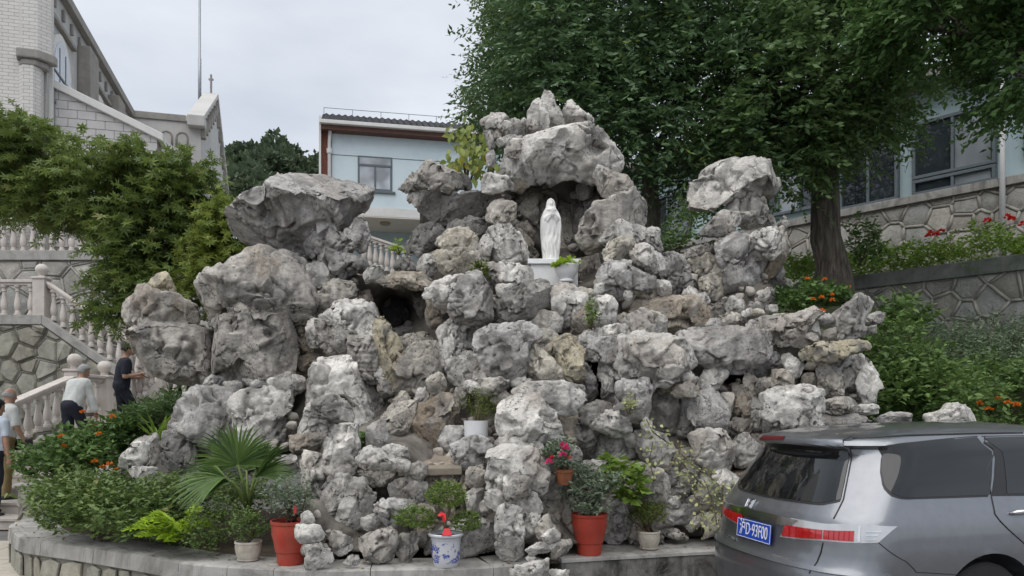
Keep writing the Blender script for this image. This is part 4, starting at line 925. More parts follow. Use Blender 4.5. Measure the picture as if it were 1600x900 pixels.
M['blue_render'] = surf('pale_blue_render', (0.62, 0.71, 0.745), 0.04, 1.0, 0.85, (0.42, 0.52, 0.56), 0.4, 0.05, 30.0)
M['white_paint'] = surf('white_paint', (0.68, 0.67, 0.65), 0.05, 2.0, 0.7, (0.5, 0.48, 0.45), 0.35, 0.05, 40.0, streak=0.15)
M['soffit'] = surf('cream_soffit', (0.62, 0.58, 0.50), 0.04, 2.0, 0.8, None, 0, 0.05, 40.0)
M['red_brick'] = surf('brown_brick', (0.23, 0.095, 0.065), 0.25, 20.0, 0.9, (0.12, 0.06, 0.05), 0.5, 0.4, 30.0)
M['dark_tile'] = surf('dark_roof_tile', (0.06, 0.06, 0.068), 0.3, 8.0, 0.8, (0.04, 0.04, 0.04), 0.5, 0.3, 30.0)
zg = BO.z; zb = CAMZ+306/1200*30.0
bbox('wall', 0.45, 11, zb+0.35, zg-0.12, 0.0, -8, M['blue_render'])
bbox('brick_pier', 0.05, 0.44, 2, zg-0.1, 0.02, -0.5, M['red_brick'])
bbox('white_edge', -0.03, 0.048, 2, zg+0.25, 0.3, -0.5, M['white_paint'])
bbox('fascia_band', 0.46, 11.05, zb, zb+0.347, 0.06, -8, M['white_paint'])
bbox('lower_wall', 0.46, 11, 2, zb-0.05, -2.4, -8, M['teal_panel'])
bbox('soffit_panel', 0.47, 11, zb-0.05, zb-0.002, 0.05, -8, M['soffit'])
bbox('string_course', 0.45, 11, Pz(520,242,BO,BU)[1], Pz(520,241,BO,BU)[1], 0.012, -0.01, M['frame_grey'])
lm = MB().lathe([(0.0, -0.10), (0.16, -0.10), (0.21, -0.06), (0.215, 0.0), (0.0, 0.0)], 20); lmo = lm.build('ceiling_lamp', plain('lamp_brass', (0.28, 0.22, 0.14), 0.4), smooth=40, loc=bpt(2.55, zb-0.052, -0.7)); under(lmo, bb)
# window with frame and panes
u0, z1 = Pz(559, 243, BO, BU); u1, _z = Pz(613, 250, BO, BU); _, z0 = Pz(560, 297, BO, BU)
wb = bbox('window', u0, u1, z0, z1, 0.03, -0.05, M['frame_grey'], bev=0.01)
zt = z1-(z1-z0)*0.27
for a, b, c, d in ((u0+.07, u1-.07, zt+.05, z1-.07), (u0+.08, (u0+u1)/2-.03, z0+.08, zt-.05), ((u0+u1)/2+.04, u1-.09, z0+.08, zt-.05)): bbox('pane', a, b, c, d, 0.034, 0.02, M['glass_pale'], wb)
for a, b, c, d in ((u0+.06, u1-.06, zt-.04, zt+.04), ((u0+u1)/2-.035, (u0+u1)/2+.035, z0+.06, zt-.041)): bbox('mullion', a, b, c, d, 0.06, 0.0, M['frame_grey'], wb)
bbox('sill', u0-.1, u1+.12, z0-.09, z0-.003, 0.09, 0.0, M['frame_grey'], wb, 0.01)
bbox('vent', 3.9+1.3, 3.9+2.4, Pz(695,258,BO,BU)[1]-.15, Pz(695,252,BO,BU)[1], 0.02, 0.0, M['frame_grey'])
# downpipe, gutter, roof of tiles in rows
under(MB().tube([bpt(0.36, 2.2, 0.12), bpt(0.36, zg-0.7, 0.12), bpt(0.40, zg-0.1, 0.3)], 0.07, 10).build('downpipe', M['white_paint'], smooth=True), bb)
under(MB().lathe([(0.05,0),(0.11,0.02),(0.12,0.2),(0.05,0.24)], 10).build('pipe_hopper', M['white_paint'], loc=bpt(0.36, zg-1.15, 0.12)), bb)
bbox('eaves', 0.06, 11.2, zg-0.30, zg-0.13, 0.45, -0.02, surf('brown_soffit', (0.13, 0.07, 0.055), 0.15, 6.0, 0.8))
bbox('gutter', 0.0, 11.2, zg-0.125, zg+0.02, 0.62, 0.40, M['white_paint'], bev=0.02)
roof = under(MB().prism([bpt(0.05, zg+0.02, 0.5), bpt(0.05, zg+0.95, -1.4), bpt(0.05, zg+0.02, -3.4)], BU*11).build('roof', M['dark_tile']), bb)
tm = MB()
for r_ in range(7):
    t0, t1 = r_/7.0, (r_+1.05)/7.0
    for c_ in range(44):
        ua = 0.08+c_*0.25; pA = [bpt(ua, zg+0.03+0.93*t0, 0.52-1.92*t0), bpt(ua+0.125, zg+0.10+0.93*t0, 0.52-1.92*t0), bpt(ua+0.24, zg+0.03+0.93*t0, 0.52-1.92*t0)]
        dv = bpt(0, zg+0.93*t1-0.02, -1.92*t1)-bpt(0, zg+0.93*t0, -1.92*t0); tm.prism(pA, dv)
_tl = under(tm.build('roof_tiles', M['dark_tile']), bb); _tl['kind'] = 'stuff'
rl = MB()
rl.tube([bpt(0.1, zg+1.22, -1.4), bpt(10.8, zg+1.22, -1.4)], 0.012, 5)
for c_ in range(10): rl.tube([bpt(0.1+c_*1.15, zg+0.95, -1.4), bpt(0.1+c_*1.15, zg+1.22, -1.4)], 0.012, 5)
under(rl.build('lightning_wire', M['frame_grey']), bb)

# ------------------------------------------------------------------ balusters
BPROF = [(0.085,0),(0.085,0.05),(0.062,0.06),(0.062,0.10),(0.05,0.12),(0.075,0.17),(0.085,0.24),(0.078,0.32),(0.058,0.42),(0.043,0.52),(0.045,0.56),(0.062,0.575),(0.062,0.60),(0.048,0.615),(0.05,0.66),(0.085,0.675),(0.085,0.72)]
def bal_mesh(h, n=14):
    me = MB().lathe([(r*h/0.72*0.92, z*h/0.72) for r, z in BPROF], n).mesh('baluster', 30); me.materials.append(M['balustrade']); return me
_BM = {h: bal_mesh(h) for h in (0.62, 0.66)}
def balustrade(name, label, a, b, n, h=0.62, rail=True, base=None, newels=(), ball=True, skip=(), w=0.13):
    """a, b: feet of first and last baluster; handrail follows them"""
    a = Vector(a); b = Vector(b); o = tag(empty(name, a), label, 'balustrade', 'pale stone balustrades of the stairs'); d = (b-a); t = d.normalized(); fl = Vector((t.x, t.y, 0)).normalized(); s = Vector((-fl.y, fl.x, 0))
    for i in range(n):
        if i in skip: continue
        p = a+d*(i/(n-1) if n > 1 else 0.5); c = link('baluster', _BM[h], None, o); c.location = p-a
    e0 = a-d*(0.55/max(n-1, 1)); e1 = b+d*(0.55/max(n-1, 1))
    if rail:
        for z0, z1, ww in ((h-0.01, h+0.045, w*0.5), (h+0.045, h+0.11, w*0.78)):
            q = [e0+Vector((0,0,z0))-s*ww, e0+Vector((0,0,z0))+s*ww, e0+Vector((0,0,z1))+s*ww, e0+Vector((0,0,z1))-s*ww]
            under(MB().prism(q, e1-e0).build('handrail', M['balustrade'], bevel=0.012), o)
    for p in newels:
        p = Vector(p); m = MB(); hh = h+0.12; m.box((p.x-.13, p.y-.13, p.z-.35), (p.x+.13, p.y+.13, p.z+hh)); m.box((p.x-.155, p.y-.155, p.z+hh), (p.x+.155, p.y+.155, p.z+hh+.05))
        nw = under(m.build('newel', M['balustrade'], bevel=0.012), o)
        if ball:
            bl = MB().lathe([(0.07,0),(0.075,0.03),(0.06,0.05),(0.10,0.085),(0.13,0.15),(0.13,0.19),(0.10,0.25),(0.05,0.285),(0.0,0.29)], 18).build('ball', M['balustrade'], smooth=True, loc=p+Vector((0,0,hh+.05))); under(bl, nw)
    return o
# ------------------------------------------------------------------ stairs at left
# third flight: stone wall parallel to the picture, landing at left, stair sloping down to the right
W3 = 16.6
def p3(px, py): v = P(px, py, W3); return (v.x, v.z)
sw = tag(empty('stair_wall', P(60, 600, W3)), 'rough green-grey stone wall below the sloping stair balustrade at left', 'wall')
o3 = (0.0, W3); x0 = p3(-60, 0)[0]; xk = p3(68, 0)[0]; xe = p3(330, 0)[0]; zk = p3(0, 507)[1]; ze = p3(330, 690)[1]; zbm = 0.0
stone_wall(sw, (0, W3), (1, 0, 0), [(x0, zbm), (xe, zbm), (xe, ze), (xk, zk), (x0, zk)], 0.42, 21, M['wallstone'], M['wallmortar_dark'], rib=0.02, gapw=0.02, proud=0.07, thick=0.5)
strip(sw, 'coping', (0, W3), (1, 0, 0), (x0, zk-0.005), (xk, zk-0.005), 0.08, 0.5, 0.205, M['granite_coping'])
strip(sw, 'stringer', (0, W3), (1, 0, 0), (xk+0.002, zk-0.005), (xe, ze-0.005), 0.075, 0.5, 0.205, M['granite_coping'])
Vw = lambda px, py, d: P(px, py, d)
balustrade('balustrade', 'level stone balustrade of the middle stair landing, at the left edge', (P(-40,0,W3).x, W3+0.1, zk+0.205), (P(44,0,W3).x, W3+0.1, zk+0.205), 5, 0.66, newels=[(P(61,0,W3).x, W3+0.1, zk+0.205)])
n3 = 15; a3 = Vector((P(80,0,W3).x, W3+0.1, zk+0.205-(zk-ze)*(12/262))); b3 = Vector((P(285,0,W3).x, W3+0.1, zk+0.205-(zk-ze)*(217/262)))
balustrade('balustrade', 'sloping stone balustrade running down behind the maple twigs, above the stair wall', a3, b3, n3, 0.66)
# upper terrace wall and balustrade
W4 = 17.85
tw = tag(empty('terrace_wall', P(60, 420, W4)), 'pale stone terrace wall in front of the church, behind the maple', 'wall')
xa, xb = P(-80,0,W4).x, P(330,0,W4).x; zt_ = P(0,407,W4).z
stone_wall(tw, (0, W4), (1, 0, 0), [(xa, 2.2), (xb, 2.2), (xb, zt_), (xa, zt_)], 0.62, 22, M['wallstone_pale'], M['wallmortar'], rib=0.03, proud=0.04, thick=0.5)
strip(tw, 'coping', (0, W4), (1, 0, 0), (xa, zt_-0.003), (xb, zt_-0.003), 0.09, 0.5, 0.225, M['granite_coping'])
balustrade('balustrade', 'upper stone balustrade on the terrace wall, half hidden by the maple', (P(-60,0,W4).x, W4+0.12, zt_+0.222), (P(320,0,W4).x, W4+0.12, zt_+0.222), 26, 0.66, skip=())
tg = MB(); tg.add([(-30, W4+0.4, zt_+0.1), (xb+1, W4+0.4, zt_+0.1), (xb+1, 60, zt_+0.1), (-30, 60, zt_+0.1)], [(0,1,2,3)]); tag(tg.build('church_terrace', M['paving']), kind='structure')
# first flight: ten steps going away from the viewer, landing, and further dark steps to the right
M['step'] = surf('step_granite', (0.46, 0.42, 0.38), 0.1, 6.0, 0.85, (0.28, 0.25, 0.22), 0.4, 0.2, 50.0)
st1 = tag(empty('staircase', (-7.4, 10.6, 0)), 'pale granite steps the people climb, at the left edge', 'stairs')
for i in range(7):
    y0 = 10.55+i*0.46; z = 0.16*(i+1)
    under(MB().box((-8.35, y0, z-0.16), (-6.45, y0+0.46 if i < 6 else 16.2, z-0.045)).build('riser', M['step']), st1)
    under(MB().box((-8.35, y0-0.03, z-0.044), (-6.43, y0+0.46 if i < 6 else 16.2, z)).build('tread', M['step'], bevel=0.008), st1)
ZL = 1.12
st2 = tag(empty('upper_steps', (-6.2, 15.0, ZL)), 'dark shadowed steps climbing right beneath the overhanging rock', 'stairs')
for i in range(5):
    x_ = P(228,0,15.0).x+i*0.34; z = 0.9+0.17*(i+1)
    under(MB().box((x_, 14.4, z-0.17), (x_+0.34 if i < 4 else x_+3, 16.2, z)).build('step', M['granite_coping'], bevel=0.01), st2)
q = [P(205,640,14.3), P(256,580,14.3), P(256,590,14.3), P(256,600,14.3), P(205,664,14.3)]
under(MB().prism([P(203,645,14.3), P(254,585,14.3), P(254,603,14.3), P(203,663,14.3)], (0,0.18,0)).build('stringer', M['balustrade'], bevel=0.01), st2)
balustrade('balustrade', 'short stone balustrade beside the man in dark clothes, rising under the rock', P(209,634,14.39), P(247,589,14.39), 5, 0.62, rail=False)
balustrade('balustrade', 'stone balustrade with handrail rising left of the man in the white shirt', (-8.2, 12.2, 0.95), (-8.2, 14.1, 1.5), 8, 0.62, newels=[(-8.2, 14.4, 1.62)])
balustrade('balustrade', 'level stone balustrade between the two ball-topped posts', (-8.2, 14.66, 1.60), (-8.2, 15.2, 1.60), 3, 0.62, newels=[(-8.2, 15.45, 1.55)])
# stone pier at the foot of the stairs
pier = tag(empty('stair_pier', (-6.2, 9.9, 0)), 'low stone pier with slab top at the foot of the stairs', 'pier')
PX0, PX1, PD = P(22,0,9.6).x, P(72,0,9.6).x, 9.6
zt2 = P(0,760,9.6).z
stone_wall(pier, (0, PD), (1,0,0), [(PX0+.05, 0), (PX1+.3, 0), (PX1+.3, zt2), (PX0+.05, zt2)], 0.3, 31, M['wallstone'], M['wallmortar_dark'], rib=0.018, thick=1.2)
under(MB().prism([Vector((PX0, PD-.04, zt2+.002)), Vector((PX1+.35, PD-.04, zt2+.002)), Vector((PX1+.35, PD-.04, zt2+.03)), Vector((PX0, PD-.04, zt2+.03))], (0.18, 1.3, 0.10)).build('slab_top', M['granite_coping'], bevel=0.008), pier)
under(MB().prism([Vector((PX0+.2, 11.0, 0)), Vector((PX0+.2, 14.4, 0)), Vector((PX0+.2, 14.4, 1.5)), Vector((PX0+.2, 11.0, .75))], (0.25, 0, 0)).build('parapet', M['balustrade']), pier)
# balustrade seen through the gap beside the cap rock
balustrade('balustrade', 'pale balustrade with sloping handrail seen through the gap below the blue house', P(569,412,20.0), P(640,436,20.0), 9, 0.66, newels=())
gp = MB().prism([P(540,445,20.2), P(660,445,20.2), P(660,437,20.2), P(540,408,20.2)], (0,0.4,0)); tag(gp.build('balustrade_kerb', M['granite_coping']), 'sloping stone kerb carrying the balustrade in the gap', 'kerb')

# ------------------------------------------------------------------ church
M['white_brick'] = None
def brickmat():
    m, nt, b, o = newmat('white_painted_brick'); tc = N(nt, 'ShaderNodeTexCoord'); mp = N(nt, 'ShaderNodeMapping'); nt.links.new(tc.outputs['UV'], mp.inputs[0])
    br = N(nt, 'ShaderNodeTexBrick'); br.offset = 0.5; br.inputs['Scale'].default_value = 1.0; br.inputs['Brick Width'].default_value = 0.25; br.inputs['Row Height'].default_value = 0.085
    br.inputs['Mortar Size'].default_value = 0.006; br.inputs['Mortar Smooth'].default_value = 0.3
    br.inputs['Color1'].default_value = (0.60, 0.585, 0.56, 1); br.inputs['Color2'].default_value = (0.66, 0.645, 0.615, 1); br.inputs['Mortar'].default_value = (0.36, 0.33, 0.30, 1)
    nt.links.new(mp.outputs[0], br.inputs['Vector']); pos = N(nt, 'ShaderNodeNewGeometry').outputs['Position']
    col = mixc(nt, ramp(nt, noise(nt, scaled(nt, pos, (2, 2, 0.5)), 1.0, 6, 0.7), [(0.5, 0.0), (0.75, 0.35)]), br.outputs['Color'], (0.40, 0.37, 0.34))
    nt.links.new(col, b.inputs['Base Color']); b.inputs['Roughness'].default_value = 0.8
    inv = N(nt, 'ShaderNodeMath', operation='SUBTRACT'); inv.inputs[0].default_value = 1.0; nt.links.new(br.outputs['Fac'], inv.inputs[1]); bump(nt, b, inv.outputs[0], 0.6, 0.012)
    return m
M['white_brick'] = brickmat()
M['church_render'] = surf('church_grey_render', (0.50, 0.49, 0.475), 0.06, 1.2, 0.85, (0.36, 0.35, 0.335), 0.5, 0.1, 30.0, streak=0.25)
M['church_stone'] = surf('church_grey_stone', (0.30, 0.285, 0.265), 0.12, 3.0, 0.88, (0.17, 0.16, 0.145), 0.5, 0.2, 30.0, streak=0.3)
M['block'] = surf('pale_stone_block', (0.54, 0.53, 0.52), 0.09, 2.4, 0.85, (0.42, 0.41, 0.40), 0.4, 0.15, 30.0)
ND = Vector((-0.264, 0.9645, 0)); CR = Vector((0.9645, 0.264, 0))       # along the nave (away), across it (right)
NO = P(100, 0, 20.0); NO.z = 0
church = tag(empty('church', (NO.x-2, NO.y, 4)), 'large white brick church with arched windows and sloping wing, at upper left', 'church')
def np_(s, t, z): v = NO+ND*s+CR*t; return Vector((v.x, v.y, z))
def uvbox(ob, su=1.0):
    me = ob.data; uv = me.uv_layers.new(name='UVMap')
    for p in me.polygons:
        n = p.normal; tdir = Vector((-n.y, n.x, 0)); tdir = tdir.normalized() if tdir.length > 1e-4 else Vector((1,0,0))
        for li in p.loop_indices:
            v = me.vertices[me.loops[li].vertex_index].co; uv.data[li].uv = ((v.dot(tdir))*su, v.z*su)
def cbox(name, s0, s1, t0, t1, z0, z1, mat, par=None, bev=0.0, uv=False):
    q = [np_(s0, t0, z0), np_(s0, t1, z0), np_(s1, t1, z0), np_(s1, t0, z0)]
    ob = MB().prism(q, (0,0,z1-z0)).build(name, mat, bevel=bev)
    if uv: uvbox(ob)
    return under(ob, par or church)
ZE = CAMZ+640/1200*20.0; BZ = 4.5
nave = cbox('nave_wall', -1.3, 8.0, -5, -0.02, BZ, ZE-0.12, M['church_render'])
cbox('eaves', -1.3, 8.0, -5, 0.16, ZE-0.13, ZE+0.12, M['church_stone'], nave, 0.02)
for k_ in range(12): cbox('corbel', -0.9+k_*0.75, -0.80+k_*0.75, -0.021, 0.06, ZE-0.62, ZE-0.32, M['church_stone'], nave, 0.02)
def arch_pts(c, r, z0, zs, n=10):
    """pointed-round arch outline (s, z)"""
    return [(c-r, z0), (c+r, z0)]+[(c+r*math.cos(math.pi*k/n), zs+1.25*r*math.sin(math.pi*k/n)) for k in range(n+1)]
def nave_arch(name, c, r, z0, zs, t0, t1, mat, par): return under(MB().prism([np_(s, t0, z) for s, z in arch_pts(c, r, z0, zs)], CR*(t1-t0)).build(name, mat), par)
for c, r in ((-0.35, 0.70), (3.55, 0.70)):
    w_ = nave_arch('window', c, r+0.11, 7.6, 10.2, -0.021, 0.06, M['white_paint'], nave)
    nave_arch('pane', c, r, 7.65, 10.15, 0.055, 0.068, glassmat('church_glass', (0.16, 0.20, 0.26), 0.08), w_)
    for ds in (-0.25, 0.25): under(MB().prism([np_(c+ds-.014, 0.066, 7.7), np_(c+ds+.014, 0.066, 7.7), np_(c+ds+.014, 0.066, 10.8), np_(c+ds-.014, 0.066, 10.8)], CR*0.012).build('glazing_bar', M['frame_grey']), w_)
    for dz in (0.8, 1.6, 2.4): under(MB().prism([np_(c-r, 0.07, 7.65+dz), np_(c+r, 0.07, 7.65+dz), np_(c+r, 0.07, 7.7+dz), np_(c-r, 0.07, 7.7+dz)], CR*0.02).build('glazing_bar', M['frame_grey']), w_)
    cbox('string_course', c-1.0, c+1.2, -0.02, 0.10, 11.34, 11.46, M['church_stone'], nave, 0.02)
for s_ in (1.75, 5.2): cbox('buttress', s_-0.45, s_+0.45, -0.02, 0.32, BZ, 11.75, M['church_stone'], nave, 0.03)
# transept
TS = 8.0
tr = cbox('transept_wall', TS, TS+10, -1.9, 2.03, BZ, 12.2, M['church_render'])
cbox('parapet', TS-0.06, TS+10, -2, 2.0, 12.2, 12.45, M['church_stone'], tr, 0.02)
for k_ in range(4):
    a0 = -0.0+k_*0.53; fr = [np_(TS-0.001, a0+0.19*math.cos(math.pi*j/8)+0.15, 11.62+0.2*math.sin(math.pi*j/8)) for j in range(9)]
    mb = MB()
    mb.tube([np_(TS-0.02, a0-0.04, 11.3)]+fr[::-1]+[np_(TS-0.02, a0+0.34, 11.3)], 0.035, 6); under(mb.build('blind_arch', M['church_stone'], smooth=True), tr)
cbox('string_course', TS-0.07, TS+0.01, -0.2, 2.02, 9.35, 9.5, M['church_stone'], tr, 0.02)
lowb = cbox('lower_wall', TS-0.03, TS+0.02, -0.3, 1.95, BZ, 9.34, M['white_brick'], tr, 0, True)
gz = 15.1
gab = under(MB().prism([np_(TS, 2.031, BZ), np_(TS+10, 2.031, BZ), np_(TS+10, 2.031, 12.2), np_(TS+5, 2.031, gz-0.2), np_(TS, 2.031, 12.2)], CR*0.35).build('gable_wall', M['church_render']), church)
for sA, zA, sB, zB in ((TS-0.3, 12.15, TS+5, gz), (TS+10.3, 12.15, TS+5, gz)):
    under(MB().prism([np_(sA, 1.9, zA), np_(sB, 1.9, zB), np_(sB, 1.9, zB+0.2), np_(sA, 1.9, zA+0.2)], CR*0.6).build('gable_coping', M['church_render'], bevel=0.02), gab)
    for j in range(7):
        t = (j+0.6)/7.5; s_ = sA+(sB-sA)*t; z_ = zA+(zB-zA)*t-0.25; cs = np_(s_, 2.38, z_)
        under(MB().prism([np_(s_-.15, 2.381, z_-.45), np_(s_+.15, 2.381, z_-.45), np_(s_+.15, 2.381, z_), np_(s_-.15, 2.381, z_)], CR*0.16).build('corbel', M['church_stone'], bevel=0.02), gab)
for s_ in (3.2, 6.8):
    gw = under(MB().prism([np_(TS+s_+a, 2.38, z) for a, z in ((-.35, 6.5), (.35, 6.5), (.35, 8.9), (.22, 9.4), (0, 9.7), (-.22, 9.4), (-.35, 8.9))], CR*0.05).build('lancet_window', M['white_paint']), gab)
    under(MB().prism([np_(TS+s_+a, 2.43, z) for a, z in ((-.25, 6.6), (.25, 6.6), (.25, 8.85), (.15, 9.25), (0, 9.5), (-.15, 9.25), (-.25, 8.85))], CR*0.012).build('pane', M['glass'], ), gw)
cbox('gable_pier', TS-0.35, TS+0.25, 1.95, 2.55, 12.0, 12.4, M['church_render'], gab, 0.03)
# cross on the gable and the flagpole
cc = np_(TS+5, 2.2, gz+0.25); mb = MB()
mb.box((cc.x-.035, cc.y-.05, cc.z-.1), (cc.x+.035, cc.y+.05, cc.z+.75)); mb.prism([cc+Vector((-.10,-.051,.50)), cc+Vector((.10,-.051,.50)), cc+Vector((.10,-.051,.57)), cc+Vector((-.10,-.051,.57))], (0,.102,0))
under(mb.build('cross', M['church_stone'], bevel=0.015), gab)
fp = P(312, 160, 33.0); mast = MB().tube([fp+Vector((0,0,-0.6)), fp+Vector((0,0,1.9)), fp+Vector((0,0,1.92)), fp+Vector((0,0,7.5))], [0.07, 0.07, 0.05, 0.045], 8)
tag(mast.build('flagpole', plain('galvanised_steel', (0.32, 0.33, 0.35), 0.4, 0.6), smooth=True), 'tall thin grey flagpole rising behind the church gable', 'flagpole')
# sloping wing wall of blocks in front of the nave
WO = P(62, 125, 19.0); WU = CR; WFn = Vector((CR.y, -CR.x, 0))
uE, zE = Pz(246, 216, WO, WU); zS = WO.z
wing = under(MB().prism([WO+Vector((0,0,BZ-WO.z)), WO+WU*uE+Vector((0,0,BZ-WO.z)), WO+WU*uE+Vector((0,0,zE-WO.z)), WO], -WFn*0.6).build('wing_wall', M['church_stone']), church)
bh, bw = 0.215, 0.42; r_ = 0
z_ = BZ+1.2
while z_ < zS:
    u_ = 0.0 if r_ % 2 else -bw/2
    while u_ < uE:
        a, b = max(u_, 0)+.006, min(u_+bw, uE)-.006
        if b-a > 0.03:
            zl = lambda u: zS+(zE-zS)*u/uE-0.02
            if zl(a) > z_+.02:
                tp = [(b, min(z_+bh-.012, zl(b))), (a, min(z_+bh-.012, zl(a)))]
                if tp[0][1] <= z_+.01:
                    bb_ = a+(zl(a)-z_)/((zS-zE)/uE); poly = [(a, z_), (bb_, z_), (a, tp[1][1])]
                else: poly = [(a, z_), (b, z_)]+tp
                pts = [WO+WU*u+WFn*0.001+Vector((0,0,z-WO.z)) for u, z in poly]
                under(MB().prism(pts, WFn*0.018).build('block', M['block'], bevel=0.004), wing)
        u_ += bw
    z_ += bh; r_ += 1
under(MB().prism([WO+WU*(-.02)+WFn*.12+Vector((0,0,-.03)), WO+WU*(uE+.15)+WFn*.12+Vector((0,0,zE-zS-.10)), WO+WU*(uE+.15)+WFn*.12+Vector((0,0,zE-zS+.10)), WO+WU*(-.02)+WFn*.12+Vector((0,0,.17))], -WFn*0.8).build('wing_coping', M['white_paint'], bevel=0.02), wing)
# lower slanting wall seen between maple twigs
under(MB().prism([P(262,222,21.0), P(330,390,21.0), P(322,392,21.0), P(250,228,21.0)], (0,0.5,0)).build('stair_coping', M['church_render']), church)
under(MB().prism([P(120,400,21.2), P(322,400,21.2), P(255,235,21.2), P(120,235,21.2)], (0,0.5,0)).build('side_wall', M['white_brick']), church); uvbox(bpy.data.objects['side_wall'])
# corner tower
TO = P(38, 300, 18.4); TO.z = 0
def tp_(u, o, z): v = TO+CR*u+WFn*o; return Vector((v.x, v.y, z))
def tprism(name, plan, z0, z1, mat, par=None, bev=0.0):
    ob = MB().prism([tp_(u, o, z0) for u, o in plan], (0,0,z1-z0)).build(name, mat, bevel=bev); uvbox(ob); return under(ob, par or church)
tower = tprism('tower', [(-6, 0), (0, 0), (0, -3), (-6, -3)], 2, 16, M['white_brick'])
tprism('turret_shaft', [(-0.12, 0.003), (0.02, 0.18), (0.24, 0.18), (0.36, 0.02), (0.36, -0.2), (-0.12, -0.2)], 2, 9.9, M['white_brick'], tower)
tprism('corbel_course', [(-0.16, 0.003), (-0.1, 0.26), (0.35, 0.26), (0.66, -0.02), (0.66, -0.22), (-0.16, -0.22)], 10.0, 10.22, M['church_stone'], tower, 0.03)
tprism('corbel_course', [(-0.12, 0.003), (0.0, 0.2), (0.3, 0.2), (0.5, 0.0), (0.5, -0.2), (-0.12, -0.2)], 9.85, 9.999, M['church_stone'], tower, 0.03)
tprism('turret', [(-0.1, 0.003), (0.0, 0.2), (0.34, 0.2), (0.58, 0.0), (0.58, -0.2), (-0.1, -0.2)], 10.221, 16, M['white_brick'], tower)
# ------------------------------------------------------------------ parked car (local x forward from the rear, y left, z up)
CAR_H = R(15.0); CAR_O = Vector((1.725, 5.50, 0.0)); _ch, _sh = math.cos(CAR_H), math.sin(CAR_H)
def lerp(tab, z): return float(np.interp(z, [a for a, b in tab], [b for a, b in tab]))
T_W = [(0.18, .82), (0.3, .865), (0.5, .885), (0.72, .895), (0.86, .885), (0.93, .875), (1.0, .855), (1.2, .79), (1.38, .715), (1.45, .675), (1.49, .62), (1.525, .50), (1.545, .36), (1.556, .18), (1.56, .05)]
T_R = [(0.18, .14), (0.28, .03), (0.45, .0), (0.60, .02), (0.66, .06), (0.72, .075), (0.85, .085), (0.93, .10), (1.0, .145), (1.2, .27), (1.36, .37), (1.40, .36), (1.43, .30), (1.46, .31), (1.49, .40), (1.525, .62), (1.545, .9), (1.556, 1.3), (1.56, 1.6)]
T_F = [(0.18, 4.6), (0.3, 4.76), (0.5, 4.8), (0.7, 4.74), (0.85, 4.5), (0.93, 4.2), (0.99, 3.85), (1.2, 3.35), (1.38, 2.92), (1.45, 2.72), (1.49, 2.55), (1.525, 2.3), (1.545, 2.1), (1.556, 1.95), (1.56, 1.8)]
RN = 2.9
def car_s(q, z, off=0.0, loc=True):
    """point on the body: |q|<1 runs round the rear from the middle to the side, beyond that along the side in metres; q>0 is the right (near) side"""
    def raw(q, z):
        w, xr = lerp(T_W, z), lerp(T_R, z); Lc = 0.42; s = 1 if q >= 0 else -1; a = abs(q)
        if a <= 1:
            t = a*math.pi/2; y = w*(math.sin(t)**(2/RN)); x = xr+Lc*(1-math.cos(t)**(2/RN))
        else:
            x = xr+Lc+(a-1); xf = lerp(T_F, z); y = w*(1-0.10*max(0, (x-(xf-1.2))/1.2)**2)
        zz = z-0.03*max(0, (1.7-x)/1.6)**2*min(1, max(0, (z-1.2)/0.25))
        return Vector((x, -s*y, zz))
    p = raw(q, z)
    if off:
        e = 0.02; a = raw(q+e, z)-raw(q-e, z); b = raw(q, z+0.01)-raw(q, z-0.01); n = a.cross(b)
        n = n.normalized() if n.length > 1e-9 else Vector((0, -1, 0))
        if n.dot(p-Vector((2.4, 0, 0.8))) < 0: n = -n
        p = p+n*off
    return p
def car_w(p): return Vector((CAR_O.x+p.x*_ch-p.y*_sh, CAR_O.y+p.x*_sh+p.y*_ch, CAR_O.z+p.z))
_cg = [(q, z) for q in np.arange(-1.3, 3.4, 0.02) for z in np.arange(0.3, 1.5, 0.012)]
_cp = np.array([[800+FPX*v.x/v.y, HOR-(v.z-CAMZ)*FPX/v.y] for v in (car_w(car_s(q, z)) for q, z in _cg)]); _cd2 = np.array([car_w(car_s(q, z)).y for q, z in _cg])
def at(px, py, near=None):
    """(q,z) of the body point seen at a photo pixel (nearest visible)"""
    d = np.hypot(_cp[:, 0]-px, _cp[:, 1]-py)+0.6*(_cd2-4.8)
    return _cg[int(np.argmin(d))]
car = tag(empty('car', CAR_O, CAR_H), 'dark grey people carrier parked at right, seen from behind', 'car')
M['paint'] = plain('graphite_car_paint', (0.24, 0.25, 0.27), 0.34, 0.85, 0.5, 0.7)
M['car_glass'] = glassmat('tinted_car_glass', (0.010, 0.011, 0.012), 0.02, 0.5, 0.35)
M['black_trim'] = plain('black_trim', (0.015, 0.015, 0.016), 0.4)
M['chrome'] = plain('chrome', (0.72, 0.72, 0.74), 0.14, 1.0)
M['red_lens'] = plain('red_lens', (0.42, 0.008, 0.012), 0.12, 0.0, 0.6, 1.0)
M['clear_lens'] = plain('clear_lens', (0.55, 0.55, 0.56), 0.14, 0.45, 0.6, 1.0)
